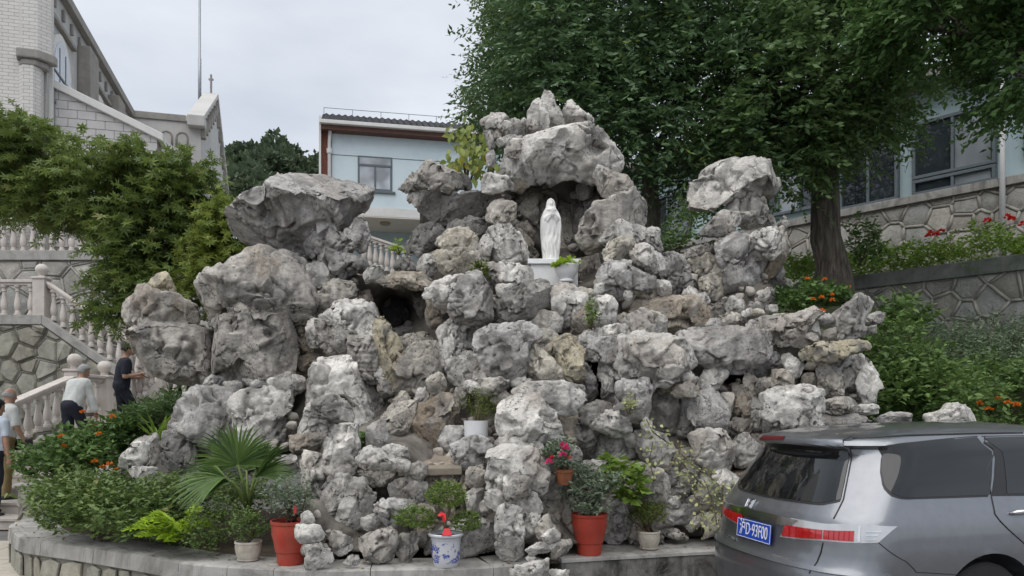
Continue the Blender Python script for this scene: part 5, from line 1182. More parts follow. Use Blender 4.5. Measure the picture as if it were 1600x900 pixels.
def loft_body():
    zs = [0.18, 0.23, 0.28, 0.36, 0.45, 0.53, 0.60, 0.63, 0.66, 0.72, 0.78, 0.82, 0.86, 0.90, 0.93, 0.96, 1.0, 1.1, 1.2, 1.3, 1.36, 1.40, 1.43, 1.46, 1.475, 1.49, 1.508, 1.525, 1.545, 1.556, 1.56]
    qs = list(np.sin(np.linspace(-1, 1, 35)*np.pi/2)); rows = []
    for z in zs:
        xf = lerp(T_F, z); xr = lerp(T_R, z); Ls = max(xf-(xr+0.42)-0.5, 0.05); row = []
        for q in qs: row.append(car_s(q, z))
        for k in range(1, 25): row.append(car_s(1+Ls*k/24, z))
        w = abs(row[-1].y); zf = row[-1].z; xs = row[-1].x
        for k in range(1, 20):
            a = math.pi*k/20; row.append(Vector((xs+(xf-xs)*(math.sin(a)**(2/2.6)), -w*math.copysign(abs(math.cos(a))**(2/2.6), math.cos(a)), zf)))
        for k in range(24, 0, -1): row.append(car_s(-1-Ls*k/24, z))
        rows.append(row)
    n = len(rows[0]); mb = MB(); mb.v = [tuple(p) for r_ in rows for p in r_]
    for i in range(len(rows)-1):
        for k in range(n): mb.f.append((i*n+k, i*n+(k+1) % n, (i+1)*n+(k+1) % n, (i+1)*n+k))
    mb.f.append(tuple(range(n-1, -1, -1))); mb.f.append(tuple((len(rows)-1)*n+k for k in range(n)))
    return mb
body = loft_body().build('body', M['paint'], car, smooth=38)
cut = MB()
for x in (1.18, 3.95):
    for s in (1, -1): cut.tube([(x, s*0.55, 0.33), (x, s*1.2, 0.33)], 0.395, 40)
cuto = cut.build('wheel_cut', None); cuto.parent = car
bo = body.modifiers.new('arch', 'BOOLEAN'); bo.object = cuto; bo.operation = 'DIFFERENCE'; bo.solver = 'EXACT'
bpy.context.view_layer.update(); _me = bpy.data.meshes.new_from_object(body.evaluated_get(bpy.context.evaluated_depsgraph_get()))
if len(_me.polygons) > 500:
    body.modifiers.clear(); body.data = _me
else: body.modifiers.clear()
bpy.data.objects.remove(cuto)
def patch(name, low, up, off, mat, par=car, nu=24, nv=8, thick=0.0, smooth=True):
    """curved panel between a lower and an upper edge (lists of (q,z)) lying off metres proud of the body"""
    def along(pl, t):
        d = [0.0]
        for a, b in zip(pl, pl[1:]): d.append(d[-1]+max(1e-6, math.hypot(a[0]-b[0], a[1]-b[1])))
        return float(np.interp(t*d[-1], d, [a[0] for a in pl])), float(np.interp(t*d[-1], d, [a[1] for a in pl]))
    mb = MB()
    for o_ in ((off,) if not thick else (off, off-thick)):
        for j in range(nv+1):
            for i in range(nu+1):
                a = along(low, i/nu); b = along(up, i/nu); t = j/nv
                mb.v.append(tuple(car_s(a[0]+(b[0]-a[0])*t, a[1]+(b[1]-a[1])*t, o_)))
    W_ = nu+1; NN = W_*(nv+1)
    for j in range(nv):
        for i in range(nu): mb.f.append((j*W_+i, j*W_+i+1, (j+1)*W_+i+1, (j+1)*W_+i))
    if thick:
        mb.f += [tuple(NN+k for k in reversed(f)) for f in list(mb.f)]
        rim = [i for i in range(W_)]+[j*W_+nu for j in range(1, nv+1)]+[nv*W_+i for i in range(nu-1, -1, -1)]+[j*W_ for j in range(nv-1, 0, -1)]
        mb.f += [(rim[k], NN+rim[k], NN+rim[(k+1) % len(rim)], rim[(k+1) % len(rim)]) for k in range(len(rim))]
    return mb.build(name, mat, par, smooth=35)
def seam(name, px_pts, r=0.004, par=car, mat=None):
    pts = [at(*p) for p in px_pts]; L = []
    for a, b in zip(pts, pts[1:]):
        for k in range(6): L.append((a[0]+(b[0]-a[0])*k/6, a[1]+(b[1]-a[1])*k/6))
    L.append(pts[-1])
    return MB().tube([car_s(q, z, 0.001) for q, z in L], r, 6).build(name, mat or M['black_trim'], par, smooth=True)
A = at
# glass
_br, _tr, _mb = A(1313, 779), A(1325, 708), A(1249, 782); _gq = _br[0]; _gt = _tr[0]
rg_low = [(-_gq-.04, _br[1]+.02), (-_gq*0.7, _mb[1]+.005), (0, _mb[1]-.01), (_gq*0.7, _mb[1]), (_gq, _br[1])]
rg_up = [(-_gt-.02, _tr[1]+.01), (-_gt*0.7, _tr[1]+.03), (0, _tr[1]+.04), (_gt*0.7, _tr[1]+.032), (_gt, _tr[1]+.012)]
gate = patch('tailgate_glass', rg_low, rg_up, 0.004, M['car_glass'])
patch('window_rim', [(q, z-0.014) for q, z in rg_low], [(q, z+0.012) for q, z in rg_up], 0.002, M['black_trim'], gate)
_sz = _tr[1]+.055
patch('rear_spoiler', [(-_gt-.06, _sz-.015), (-_gt*.7, _sz), (0, _sz+.008), (_gt*.7, _sz), (_gt+.05, _sz-.015)], [(-_gt-.06, _sz+.045), (-_gt*.7, _sz+.065), (0, _sz+.07), (_gt*.7, _sz+.065), (_gt+.05, _sz+.045)], 0.014, M['paint'], thick=0.02)
patch('brake_light', [(-0.3, _sz+.012), (-0.02, _sz+.018)], [(-0.3, _sz+.034), (-0.02, _sz+.04)], 0.018, plain('brake_lens', (0.10, 0.006, 0.008), 0.3))
a0, a1 = A(1375, 704), A(1547, 775)
qa, qb = a0[0], a1[0]; zlo = a1[1]; zhi = A(1530, 684)[1]
qw_low = [(qa, zhi-0.12), (qa+0.02, zhi-0.2), (qa+0.08, zlo+0.075), (qa+0.17, zlo+0.025), (qa+0.28, zlo+0.002), (qb, zlo)]
qw_up = [(qa, zhi-0.10), (qa+0.01, zhi-0.07), (qa+0.05, zhi-0.055), (qa+0.3, zhi-0.03), (qb-0.045, zhi)]
for sgn in (1, -1):
    f_ = lambda pl, s=sgn: [(s*q, z) for q, z in pl]
    g1 = patch('quarter_window', f_(qw_low), f_(qw_up), 0.004, M['car_glass'])
    patch('window_rim', f_([(q-0.008, z-0.012) for q, z in qw_low]), f_([(q-0.008, z+0.01) for q, z in qw_up]), 0.002, M['black_trim'], g1)
    g2 = patch('side_window', f_([(qb+0.14, zlo+0.005), (qb+1.0, zlo-0.02)]), f_([(qb+0.02, zhi-0.005), (qb+0.93, zhi+0.0)]), 0.004, M['car_glass'])
    patch('window_rim', f_([(qb+0.02, zlo-0.008), (qb+2.05, zlo-0.05)]), f_([(qb-0.02, zhi+0.008), (qb+1.5, zhi+0.005)]), 0.002, M['black_trim'], g2)
    patch('side_window', f_([(qb+1.08, zlo-0.02), (qb+2.0, zlo-0.04)]), f_([(qb+1.0, zhi), (qb+1.45, zhi-0.005)]), 0.004, M['car_glass'])
# lights: red and clear cells wrapping round the corner
tl = [A(1246, 812), A(1288, 817), A(1340, 819), A(1401, 822)]; bl = [A(1218, 838), A(1288, 846), A(1340, 849), A(1372, 847)]
zT = tl[0][1]; zB = bl[0][1]; q0 = bl[0][0]; qm = A(1288, 832)[0]; qe = tl[3][0]; qe2 = bl[3][0]
ZT = lambda q: float(np.interp(q, [tl[0][0], tl[1][0], tl[2][0], tl[3][0]], [t[1] for t in tl])); ZB = lambda q: float(np.interp(q, [b[0] for b in bl], [b[1] for b in bl]))
for sgn in (1, -1):
    f_ = lambda pl, s=sgn: [(s*q, z) for q, z in pl]
    lq = [q0, (q0+qm)/2, qm, qm+.2, (qm+qe2)/2+.1, qe2]; uq = [q0+.06, (q0+qm)/2+.03, qm, qm+.2, (qm+qe)/2+.1, qe]
    t_ = patch('tail_light', f_([(q, ZB(q)) for q in lq]), f_([(q, ZT(q)) for q in uq]), 0.006, M['clear_lens'], thick=0.004)
    zmid = lambda q: ZB(q)+(ZT(q)-ZB(q))*0.62
    for a_, b_ in ((q0+.012, qm-.006), (qm+.006, qm+.24)):
        qq = [a_+(b_-a_)*k/4 for k in range(5)]
        patch('red_lens', f_([(q, ZB(q)+.010) for q in qq]), f_([(q+(.02 if k == 0 and a_ < qm else 0), zmid(q)) for k, q in enumerate(qq)]), 0.012, M['red_lens'], t_, thick=0.005)
        for k in range(1, 6): q = a_+(b_-a_)*k/6; patch('lens_rib', f_([(q, ZB(q)+.012), (q+.006, ZB(q)+.012)]), f_([(q, zmid(q)-.002), (q+.006, zmid(q)-.002)]), 0.0135, plain('dark_red_lens', (0.30, 0.007, 0.010), 0.25) if k == 1 else bpy.data.materials['dark_red_lens'], t_, nu=2, nv=2)
    for k in range(3):
        zz = lambda q, k=k: ZB(q)+.016+k*(ZT(q)-ZB(q))*.22; qq = [qm+.33, (qm+qe2)/2+.2, qe2-.04+k*.03]
        patch('reflector_rib', f_([(q, zz(q)) for q in qq]), f_([(q, zz(q)+.010) for q in qq]), 0.010, M['chrome'], t_, nv=2)
    seam_ = [qm+.29]; patch('lens_divider', f_([(qm+.27, ZB(qm+.27)+.006), (qm+.29, ZB(qm+.29)+.006)]), f_([(qm+.27, ZT(qm+.27)-.006), (qm+.29, ZT(qm+.29)-.006)]), 0.011, M['chrome'], t_, nu=2, nv=4)
cb0, cb1 = A(1243, 812), A(1235, 822)
zc1 = cb0[1]+.005; zc0 = zc1-0.055
patch('chrome_garnish', [(-0.72, zc0+.01), (0, zc0), (cb1[0], zc0)], [(-0.75, zc1), (0, zc1+.008), (cb0[0]+.03, zc1)], 0.012, M['chrome'], thick=0.008)
# plate with its characters
pc = A(1183, 829); pz, pq = pc[1], pc[0]
pA = car_s(pq, pz, 0.022); tdir = (car_s(pq+.05, pz)-car_s(pq-.05, pz)).normalized(); udir = (car_s(pq, pz+.05)-car_s(pq, pz-.05)).normalized(); ndir = tdir.cross(udir).normalized()
if ndir.x > 0: ndir = -ndir
PM = Matrix((tdir, udir, ndir)).transposed().to_4x4(); PM.translation = pA
M['plate_blue'] = plain('plate_blue', (0.012, 0.06, 0.42), 0.35); M['plate_white'] = plain('plate_white', (0.75, 0.75, 0.75), 0.4)
plate = MB().box((-.22, -.07, -.004), (.22, .07, .002)).build('number_plate', M['plate_blue'], car, bevel=0.003); plate.matrix_local = PM
bd = MB()
for lo, hi in (((-.215,-.066,.002),(.215,-.062,.0035)), ((-.215,.062,.002),(.215,.066,.0035)), ((-.215,-.062,.002),(-.211,.062,.0035)), ((.211,-.062,.002),(.215,.062,.0035))): bd.box(lo, hi)
bd.build('plate_border', M['plate_white'], plate)
def lettering(name, txt, size, mat, par, loc=(0,0,0), sx=1.0, ext=0.0012, M4=None, al='CENTER', shear=0.0):
    cu = bpy.data.curves.new(name, 'FONT'); cu.body = txt; cu.size = size; cu.align_x = al; cu.align_y = 'CENTER'; cu.extrude = ext; cu.shear = shear; cu.materials.append(mat)
    o = bpy.data.objects.new(name, cu); COL.objects.link(o); o.parent = par
    if M4 is not None: o.matrix_local = M4 @ Matrix.Diagonal((sx, 1, 1, 1))
    else: o.location = loc; o.scale = (sx, 1, 1)
    bpy.context.view_layer.update(); me = bpy.data.meshes.new_from_object(o.evaluated_get(bpy.context.evaluated_depsgraph_get())); mw = o.matrix_local.copy()
    bpy.data.objects.remove(o); o = link(name, me, mat, par); o.matrix_local = mw
    return o
lettering('plate_characters', '\u6caaD\u00b793F00', 0.125, M['plate_white'], plate, (0, -0.002, 0.0032), 0.655)
for x in (-.12, .12):
    for y in (-.055, .055): MB().lathe([(0.006,0),(0.006,0.003),(0,0.004)], 8, (x, y, .002)).build('plate_screw', M['chrome'], plate)
# emblem and model lettering
def surf_frame(q, z, off):
    p = car_s(q, z, off); t = (car_s(q+.03, z)-car_s(q-.03, z)).normalized(); u = (car_s(q, z+.03)-car_s(q, z-.03)).normalized(); n = t.cross(u).normalized()
    if n.dot(p-Vector((2.4, 0, 0.8))) < 0: n = -n
    m = Matrix((t, u, n)).transposed().to_4x4(); m.translation = p; return m
em = MB(); ring = [(-.044,-.036),(-.05,.036),(.05,.036),(.044,-.036)]
for (a, b), (c, d) in zip(ring, ring[1:]+ring[:1]): em.tube([(a,b,.004),(c,d,.004)], 0.0045, 6)
em.tube([(-.024,-.03,.004),(-.03,.03,.004)], 0.007, 6); em.tube([(.024,-.03,.004),(.03,.03,.004)], 0.007, 6); em.tube([(-.025,0,.004),(.025,0,.004)], 0.006, 6)
e_ = em.build('emblem', M['chrome'], car); e_.matrix_local = surf_frame(A(1173, 786)[0], A(1173, 786)[1], 0.004)
lt = A(1236, 878); lettering('model_lettering', 'ODYSSEY', 0.05, M['chrome'], car, M4=surf_frame(lt[0]-0.04, max(lt[1], 0.56), 0.008), sx=1.25)
lt = A(1140, 848); lettering('maker_lettering', '\u5e7f\u6c7dHonda', 0.034, M['chrome'], car, M4=surf_frame(lt[0], max(lt[1], 0.66), 0.006), sx=1.0)
# panel gaps
seam('panel_gap', [(1331, 683), (1329, 705), (1316, 780), (1302, 812)], 0.0045); seam('panel_gap', [(1285, 849), (1278, 870), (1264, 896)], 0.0045)
seam('panel_gap', [(1538, 683), (1543, 735), (1548, 776), (1553, 803), (1575, 826), (1610, 856)], 0.0045); seam('panel_gap', [(1373, 848), (1400, 870), (1432, 894), (1500, 897)], 0.003)
seam('roof_moulding', [(1332, 684), (1420, 677), (1500, 672), (1598, 668)], 0.006)
# door handle
hq, hz = A(1590, 802)
hb = MB(); hb.tube([car_s(hq-.06, hz, 0.004), car_s(hq-.03, hz+.002, 0.035), car_s(hq+.05, hz+.004, 0.042), car_s(hq+.13, hz+.004, 0.035), car_s(hq+.16, hz+.002, 0.004)], [0.006, 0.015, 0.017, 0.015, 0.006], 10); hb.build('door_handle', M['chrome'], car, smooth=True)
# rear bumper step, wheels
patch('bumper_step', [(-0.95, .615), (0, .60), (0.95, .615)], [(-0.95, .635), (0, .63), (0.95, .635)], 0.02, M['paint'], thick=0.03)
for x in (1.18, 3.95):
    for s in (1, -1):
        wh = MB(); pr = [(0.20, -.11), (0.30, -.11), (0.325, -.085), (0.33, 0), (0.325, .085), (0.30, .11), (0.20, .11)]
        wh.lathe(pr, 32); w_ = wh.build('wheel', plain('tyre', (0.02, 0.02, 0.02), 0.85), car, smooth=40); w_.matrix_local = Matrix.Translation((x, s*0.74, 0.33)) @ Matrix.Rotation(R(90), 4, 'X')
        rm = MB().lathe([(0.0, .06), (0.06, .075), (0.08, .05), (0.17, .06), (0.20, .10), (0.21, .09)], 32)
        for k in range(10):
            an = 2*math.pi*k/10; rm.tube([(0.06*math.cos(an), 0.06*math.sin(an), .07), (0.19*math.cos(an), 0.19*math.sin(an), .095)], 0.016, 6)
        r_ = rm.build('rim', plain('alloy', (0.45, 0.45, 0.46), 0.3, 0.9), w_, smooth=40); r_.scale = (1, 1, 1) if s == -1 else (1, 1, -1)
        r_.scale.z = 1 if s < 0 else -1
# ------------------------------------------------------------------ fused solids (statue, people)
def capsule(p0, r0, p1, r1, n=12):
    p0 = Vector(p0); p1 = Vector(p1); ax = p1-p0; L = ax.length; t = ax.normalized() if L > 1e-6 else Vector((0, 0, 1)); pts, rad = [], []
    for k in range(5):
        a = math.pi/2*k/4.5; pts.append(p0-t*r0*math.cos(a)); rad.append(max(r0*math.sin(a), r0*0.06))
    for k in range(1, 6): pts.append(p0+ax*(k/6)); rad.append(r0+(r1-r0)*k/6)
    for k in range(4, -1, -1):
        a = math.pi/2*k/4.5; pts.append(p1+t*r1*math.cos(a)); rad.append(max(r1*math.sin(a), r1*0.06))
    m = MB().tube(pts, rad, n); return np.array(m.v), m.f
def ellipsoid(c, r, n=16):
    m = MB().lathe([(math.sin(math.pi*k/n), -math.cos(math.pi*k/n)) for k in range(n+1)], 18); v = np.array(m.v)*np.array(r)+np.array(c); return v, m.f
def fuse(parts, voxel, smooth=2):
    mb = MB()
    for v, f in parts: mb.add([tuple(p) for p in v], f)
    me = mb.mesh('fuse'); o = bpy.data.objects.new('fuse', me); COL.objects.link(o); md = o.modifiers.new('r', 'REMESH'); md.mode = 'VOXEL'; md.voxel_size = voxel
    bpy.context.view_layer.update(); ev = o.evaluated_get(bpy.context.evaluated_depsgraph_get()); m2 = ev.to_mesh()
    v = np.empty(len(m2.vertices)*3, np.float32); m2.vertices.foreach_get('co', v); v = v.reshape(-1, 3).astype(float)
    lv = np.empty(len(m2.loops), np.int32); m2.loops.foreach_get('vertex_index', lv); f = lv.reshape(-1, 4).astype(int)
    e = np.empty(len(m2.edges)*2, np.int32); m2.edges.foreach_get('vertices', e); e = e.reshape(-1, 2); ev.to_mesh_clear(); bpy.data.objects.remove(o)
    return smooth_v(v, e, smooth), f, e
# ------------------------------------------------------------------ statue in the niche
SD = 8.42
ped = P(866, 443, SD); pk = SD/FPX
M['statue'] = surf('white_marble', (0.80, 0.79, 0.765), 0.06, 9.0, 0.6, (0.58, 0.56, 0.53), 0.35, 0.1, 60.0, spec=0.4)
M['pedestal'] = plain('white_painted_plaster', (0.82, 0.82, 0.82), 0.7)
pd_ = tag(empty('pedestal', ped), 'white rectangular pedestal with slab top under the statue', 'pedestal')
ph = 30*pk
under(MB().box((ped.x-37*pk, ped.y, ped.z-0.15), (ped.x+37*pk, ped.y+0.42, ped.z+ph)).build('block', M['pedestal'], bevel=0.006), pd_)
under(MB().box((ped.x-41.5*pk, ped.y-0.035, ped.z+ph+.001), (ped.x+41.5*pk, ped.y+0.455, ped.z+ph+8*pk)).build('slab_top', M['pedestal'], bevel=0.006), pd_)
def build_statue():
    H = 103*pk; prof = [(0, .150), (.015, .150), (.03, .128), (.10, .125), (.2, .138), (.3, .148), (.45, .160), (.6, .165), (.68, .158), (.74, .135), (.79, .116), (.83, .088), (.88, .074), (.93, .068), (.965, .055), (.985, .036), (1.0, .008)]
    hh = [a for a, b in prof]; ww = [b for a, b in prof]; n = 90; rows = 110; v = []; f = []
    for i in range(rows+1):
        h = i/rows; w = np.interp(h, hh, ww)
        for k in range(n):
            a = 2*math.pi*k/n; fr = max(0, -math.sin(a)); dx, dy = math.cos(a), math.sin(a); low = np.clip((0.66-h)/0.3, 0, 1); r = w
            r += low*0.017*math.cos(13*a+5*h+2.2*math.sin(3*h*4+a))*(0.4+0.6*fr) + low*fr*0.014*math.cos(7*a+9*(0.66-h)+math.cos(a)*5)
            r -= 0.026*fr**5*np.clip((h-.83)/.03, 0, 1)*np.clip((.965-h)/.02, 0, 1)                    # veil opening
            edge = math.exp(-((abs(math.degrees(a)-270)-52)/9.0)**2); r += 0.020*edge*np.clip((.80-h)/.05, 0, 1)*np.clip((h-.15)/.05, 0, 1)   # mantle edges
            if abs(math.degrees(a)-270) < 50: r -= 0.024*np.clip((.80-h)/.05, 0, 1)*np.clip((h-.3)/.1, 0, 1)
            dep = 0.78 if h < .8 else 0.95
            v.append((r*dx*H, r*dy*dep*H, h*H))
    for i in range(rows):
        for k in range(n): f.append((i*n+k, i*n+(k+1) % n, (i+1)*n+(k+1) % n, (i+1)*n+k))
    f.append(tuple(range(n-1, -1, -1))); f.append(tuple(rows*n+k for k in range(n))); parts = [(np.array(v), f)]
    parts.append(ellipsoid((0, -.026*H, .905*H), (.040*H, .044*H, .055*H)))                             # face
    parts.append(capsule((0, -.066*H, .912*H), .0055*H, (0, -.074*H, .897*H), .008*H))                 # nose
    parts.append(capsule((-.012*H, -.062*H, .878*H), .004*H, (.012*H, -.062*H, .878*H), .004*H)); parts.append(capsule((0, -.055*H, .862*H), .010*H, (0, -.058*H, .858*H), .010*H))
    for s in (-1, 1):
        parts.append(capsule((s*.105*H, -.06*H, .655*H), .040*H, (s*.030*H, -.128*H, .715*H), .026*H))    # sleeves
        parts.append(capsule((s*.030*H, -.125*H, .70*H), .024*H, (s*.075*H, -.11*H, .62*H), .014*H))
        parts.append(capsule((s*.012*H, -.150*H, .715*H), .017*H, (s*.007*H, -.160*H, .79*H), .011*H))   # hands palm to palm
        for j in range(3): parts.append(capsule((s*.006*H, (-.152-.009*j)*H, .77*H), .007*H, (s*.004*H, (-.152-.009*j)*H, (.822-.006*j)*H), .005*H))
    parts.append(ellipsoid((0, -.06*H, .02*H), (.12*H, .09*H, .025*H)))
    v, f, e = fuse(parts, 0.0054, 0); return v, f
sv, sf = build_statue()
st = link('statue', arr_mesh('statue', sv, sf, True), M['statue'], None, (P(862, 405, SD).x, ped.y+0.20, ped.z+ph+8*pk+.001)); st.rotation_euler = (0, 0, R(8))
tag(st, 'white marble statue of a veiled praying woman standing in the rock niche', 'statue')

# ------------------------------------------------------------------ people
M['skin'] = surf('skin', (0.42, 0.25, 0.18), 0.08, 20.0, 0.55, None, 0, 0.05, 60.0); M['hair_black'] = surf('black_hair', (0.012, 0.011, 0.011), 0.3, 60.0, 0.5, None, 0, 0.5, 120.0)
M['hair_grey'] = surf('grey_hair', (0.34, 0.34, 0.34), 0.25, 60.0, 0.6, None, 0, 0.5, 120.0)
def cloth(name, c, r=0.85): return surf(name, c, 0.10, 9.0, r, None, 0, 0.6, 14.0)
C_WHITE = cloth('white_shirt_cloth', (0.60, 0.62, 0.60)); C_NAVY = cloth('dark_navy_trousers', (0.022, 0.025, 0.038)); C_BLACK = cloth('black_polo_cloth', (0.016, 0.019, 0.028)); C_KHAKI = cloth('khaki_trousers', (0.22, 0.165, 0.075)); C_BLUE = cloth('pale_blue_shirt', (0.52, 0.58, 0.66)); C_SHOE = plain('dark_shoes', (0.03, 0.027, 0.025), 0.6)
def person(label, loc, rz, H, lean, shirt, pants, hair, armR, armL, legs, head=(0, 0), sleeve=0.55, bald=False):
    """armR/armL: (elbow, hand) offsets from the shoulder; legs: ((knee, foot) for right, left) from hip joints; lean: forward bend of the back"""
    k = H/1.70; parts = []; tags = []
    def c(p0, r0, p1, r1, t): parts.append(capsule(Vector(p0)*k, r0*k, Vector(p1)*k, r1*k)); tags.append((Vector(p0)*k, r0*k, Vector(p1)*k, r1*k, t))
    def el(p, r, t): parts.append(ellipsoid(Vector(p)*k, [x*k for x in r])); q = Vector(p)*k; tags.append((q, max(r)*k, q, max(r)*k, t))
    hip = Vector((0, 0, 0.93)); Rm = Matrix.Rotation(-lean, 3, 'X')
    up = lambda x, y, z: hip+Rm @ Vector((x, y, z))
    SH, PA, SK, SO = 0, 1, 2, 3
    c(hip+Vector((-.075, 0, -.02)), .115, hip+Vector((.075, 0, -.02)), .115, PA); c(hip+Vector((-.06, -.02, .02)), .118, hip+Vector((.06, -.02, .02)), .118, PA)
    [c(up(-a, 0, z), r, up(a, 0, z), r, SH) for a, z, r in ((.062,.05,.125),(.062,.11,.122),(.068,.17,.12),(.076,.23,.118),(.085,.29,.117),(.095,.35,.115),(.11,.40,.105),(.135,.44,.082))]
    c(up(0, 0, .48), .062, up(0, .012, .56), .056, SK)
    hc = up(0, .02, .655); hd = Matrix.Rotation(head[0], 3, 'Z') @ Matrix.Rotation(-lean*0.6-head[1], 3, 'X'); hp = lambda x, y, z: hc+hd @ Vector((x, y, z))
    el(hp(0, 0, .02), (.077, .095, .105), SK); c(hp(0, .035, -.05), .055, hp(0, .05, -.075), .042, SK); c(hp(0, .095, .0), .012, hp(0, .108, -.025), .016, SK)
    for s in (-1, 1): c(hp(s*.078, -.005, .015), .013, hp(s*.083, -.012, -.02), .011, SK)
    for s, arm in ((1, armR), (-1, armL)):
        sh = up(s*.185, -.005, .44); e = sh+Vector(arm[0]); h = e+Vector(arm[1]); c(sh, .062, sh.lerp(e, sleeve), .054, SH)
        c(sh.lerp(e, min(sleeve, .9)), .046 if sleeve < 1 else .05, e, .042, SK if sleeve < 1 else SH); c(e, .041, h, .030, SK if sleeve < 1.5 else SH)
        d = (h-e).normalized(); side = d.cross(Vector((1, 0, 0))); side = side.normalized() if side.length > .1 else Vector((0, 1, 0))
        c(h, .03, h+d*.07, .034, SK)
        for j in range(4): b0 = h+d*.08+side*(.03-.02*j); b1 = b0+d*(.045-.006*abs(j-1))+Vector((-s*.008, 0, 0)); c(b0, .0115, b1, .0105, SK); c(b1, .0105, b1+d*.025+Vector((-s*.018, 0, 0)), .009, SK)
        t0 = h+d*.03+side*.03; c(t0, .013, t0+side*.025+d*.035, .011, SK)
    for s, (kn, ft) in ((1, legs[0]), (-1, legs[1])):
        hj = hip+Vector((s*.085, 0, -.03)); kk = hj+Vector(kn); ff = kk+Vector(ft); c(hj, .098, kk, .068, PA); c(kk, .066, ff, .055, PA)
        c(ff+Vector((0, -.03, -.045)), .045, ff+Vector((0, .13, -.062)), .036, SO)
    v, f, e = fuse(parts, 0.0135*k, 4)
    cen = v[f].mean(1); best = np.full(len(cen), 9.0); tg = np.zeros(len(cen), int)
    for p0, r0, p1, r1, t in tags:
        a = np.array(p0); ax = np.array(p1)-a; L2 = (ax**2).sum()+1e-9; tt = np.clip(((cen-a) @ ax)/L2, 0, 1); d = np.linalg.norm(cen-a-tt[:, None]*ax, axis=1)-(r0+(r1-r0)*tt); m = d < best; best[m] = d[m]; tg[m] = t
    n0 = vnormals(v, f); vt = np.zeros(len(v)); np.maximum.at(vt, f.ravel(), np.repeat((tg <= 1).astype(float), 4)); v = v+n0*(vt*(0.006+0.012*fbm(v*np.array([9, 9, 5.0])+H*7, 2)))[:, None]   # cloth folds
    o = link('person', arr_mesh('person', v, f, True, tg), [shirt, pants, M['skin'], C_SHOE]); o.location = loc; o.rotation_euler = (0, 0, rz); tag(o, label, 'person', 'people on the stairs')
    # hair
    if hair is not None:
        hv, hf = ellipsoid((0, 0, 0), (1, 1, 1), 24); keep = []
        pts = np.array([hp(*(np.array(p)*np.array((.085, .104, .113))+np.array((0, -.006, .022)))) for p in hv])*k
        for q in hf:
            z = np.mean([hv[i][2] for i in q]); y = np.mean([hv[i][1] for i in q])
            if (z > (0.18+0.75*max(0, y)) if not bald else (z < 0.15 and z > -.35 and y < .45)) or (y < -.1 and z > -.55 and not bald): keep.append(q)
        hm = MB(); hm.v = [tuple(p) for p in pts]; hm.f = keep; ho = hm.build('hair', hair, o, smooth=True); so = ho.modifiers.new('s', 'SOLIDIFY'); so.thickness = 0.014; so.offset = -0.5
    return o, k, hp
arm_dn = ((.03, .0, -.29), (.0, .04, -.25)); arm_dnL = ((-.03, .0, -.29), (.0, .04, -.25))
legs_step = (((.01, .20, -.36), (0, -.05, -.42)), ((0, .02, -.42), (0, -.10, -.40)))
legs_std = (((0, .03, -.42), (0, -.05, -.42)), ((0, .10, -.40), (0, -.02, -.40)))
wp, k_, _hq = person('grey-haired man in white shirt and dark trousers climbing the stairs, back turned', P(112, 0, 12.7).xy.to_3d()+Vector((0, 0, 0.78)), R(-18), 1.66, R(20), C_WHITE, C_NAVY, M['hair_grey'], ((.05, .04, -.28), (-.02, .10, -.22)), arm_dnL, legs_step, (R(-25), R(12)), sleeve=1.6)
bp = wp.location+Vector((.30, .12, .62))
bag = MB(); bag.box((-.13, -.05, -.30), (.13, .05, 0)); bag.tube([(-.09, 0, 0), (-.07, 0, .12), (0, 0, .17), (.07, 0, .12), (.09, 0, 0)], .010, 6)
tag(bag.build('carrier_bag', cloth('red_brown_bag', (0.26, 0.06, 0.04)), smooth=30, bevel=0.02, loc=wp.location+Vector((.29, .19, .66))), 'reddish bag carried by the man in the white shirt', 'bag')
dm, k_, _hq = person('man in black polo shirt looking down at a phone, under the overhanging rock', P(190, 0, 14.0).xy.to_3d()+Vector((0, 0, 1.13)), R(-52), 1.72, R(6), C_BLACK, C_BLACK, M['hair_black'], ((.06, -.04, -.27), (-.06, .23, .05)), ((-.05, .0, -.28), (.08, .22, .02)), legs_step, (R(-5), R(28)), sleeve=0.75)
ph_ = MB().box((-.037, -.075, -.005), (.037, .075, .005)).build('phone', plain('phone_black', (0.03, 0.03, 0.035), 0.2), bevel=0.004); ph_.location = dm.location+Matrix.Rotation(R(-52), 3, 'Z') @ Vector((.17, .34, 1.14)); ph_.rotation_euler = (R(-35), 0, R(-52)); tag(ph_, 'small dark phone held by the man in black', 'phone')
bm_, k_, _hq = person('bald man in white shirt and khaki trousers at the left edge', P(6, 0, 11.4).xy.to_3d()+Vector((0, 0, 0.33)), R(-30), 1.64, R(6), C_WHITE, C_KHAKI, M['hair_grey'], ((.05, .03, -.27), (.0, .12, -.23)), arm_dnL, legs_std, (R(0), R(8)), sleeve=0.8, bald=True)
hb_ = MB(); hb_.box((-.15, -.06, -.17), (.15, .06, .0)); hb_.tube([(-.13, 0, 0), (-.16, 0, .3), (-.2, -.05, .65)], .012, 6); tag(hb_.build('shoulder_bag', plain('black_bag', (0.012, 0.012, 0.013), 0.5), bevel=0.03, loc=bm_.location+Vector((.20, .08, .88))), 'black shoulder bag at the side of the bald man', 'bag')
person('dark-haired person in pale blue shirt cut off by the left edge', P(-14, 0, 10.75).xy.to_3d()+Vector((0, 0, 0.17)), R(-15), 1.62, R(8), C_BLUE, C_NAVY, M['hair_black'], arm_dn, arm_dnL, legs_std, (R(-10), R(10)), sleeve=0.6)
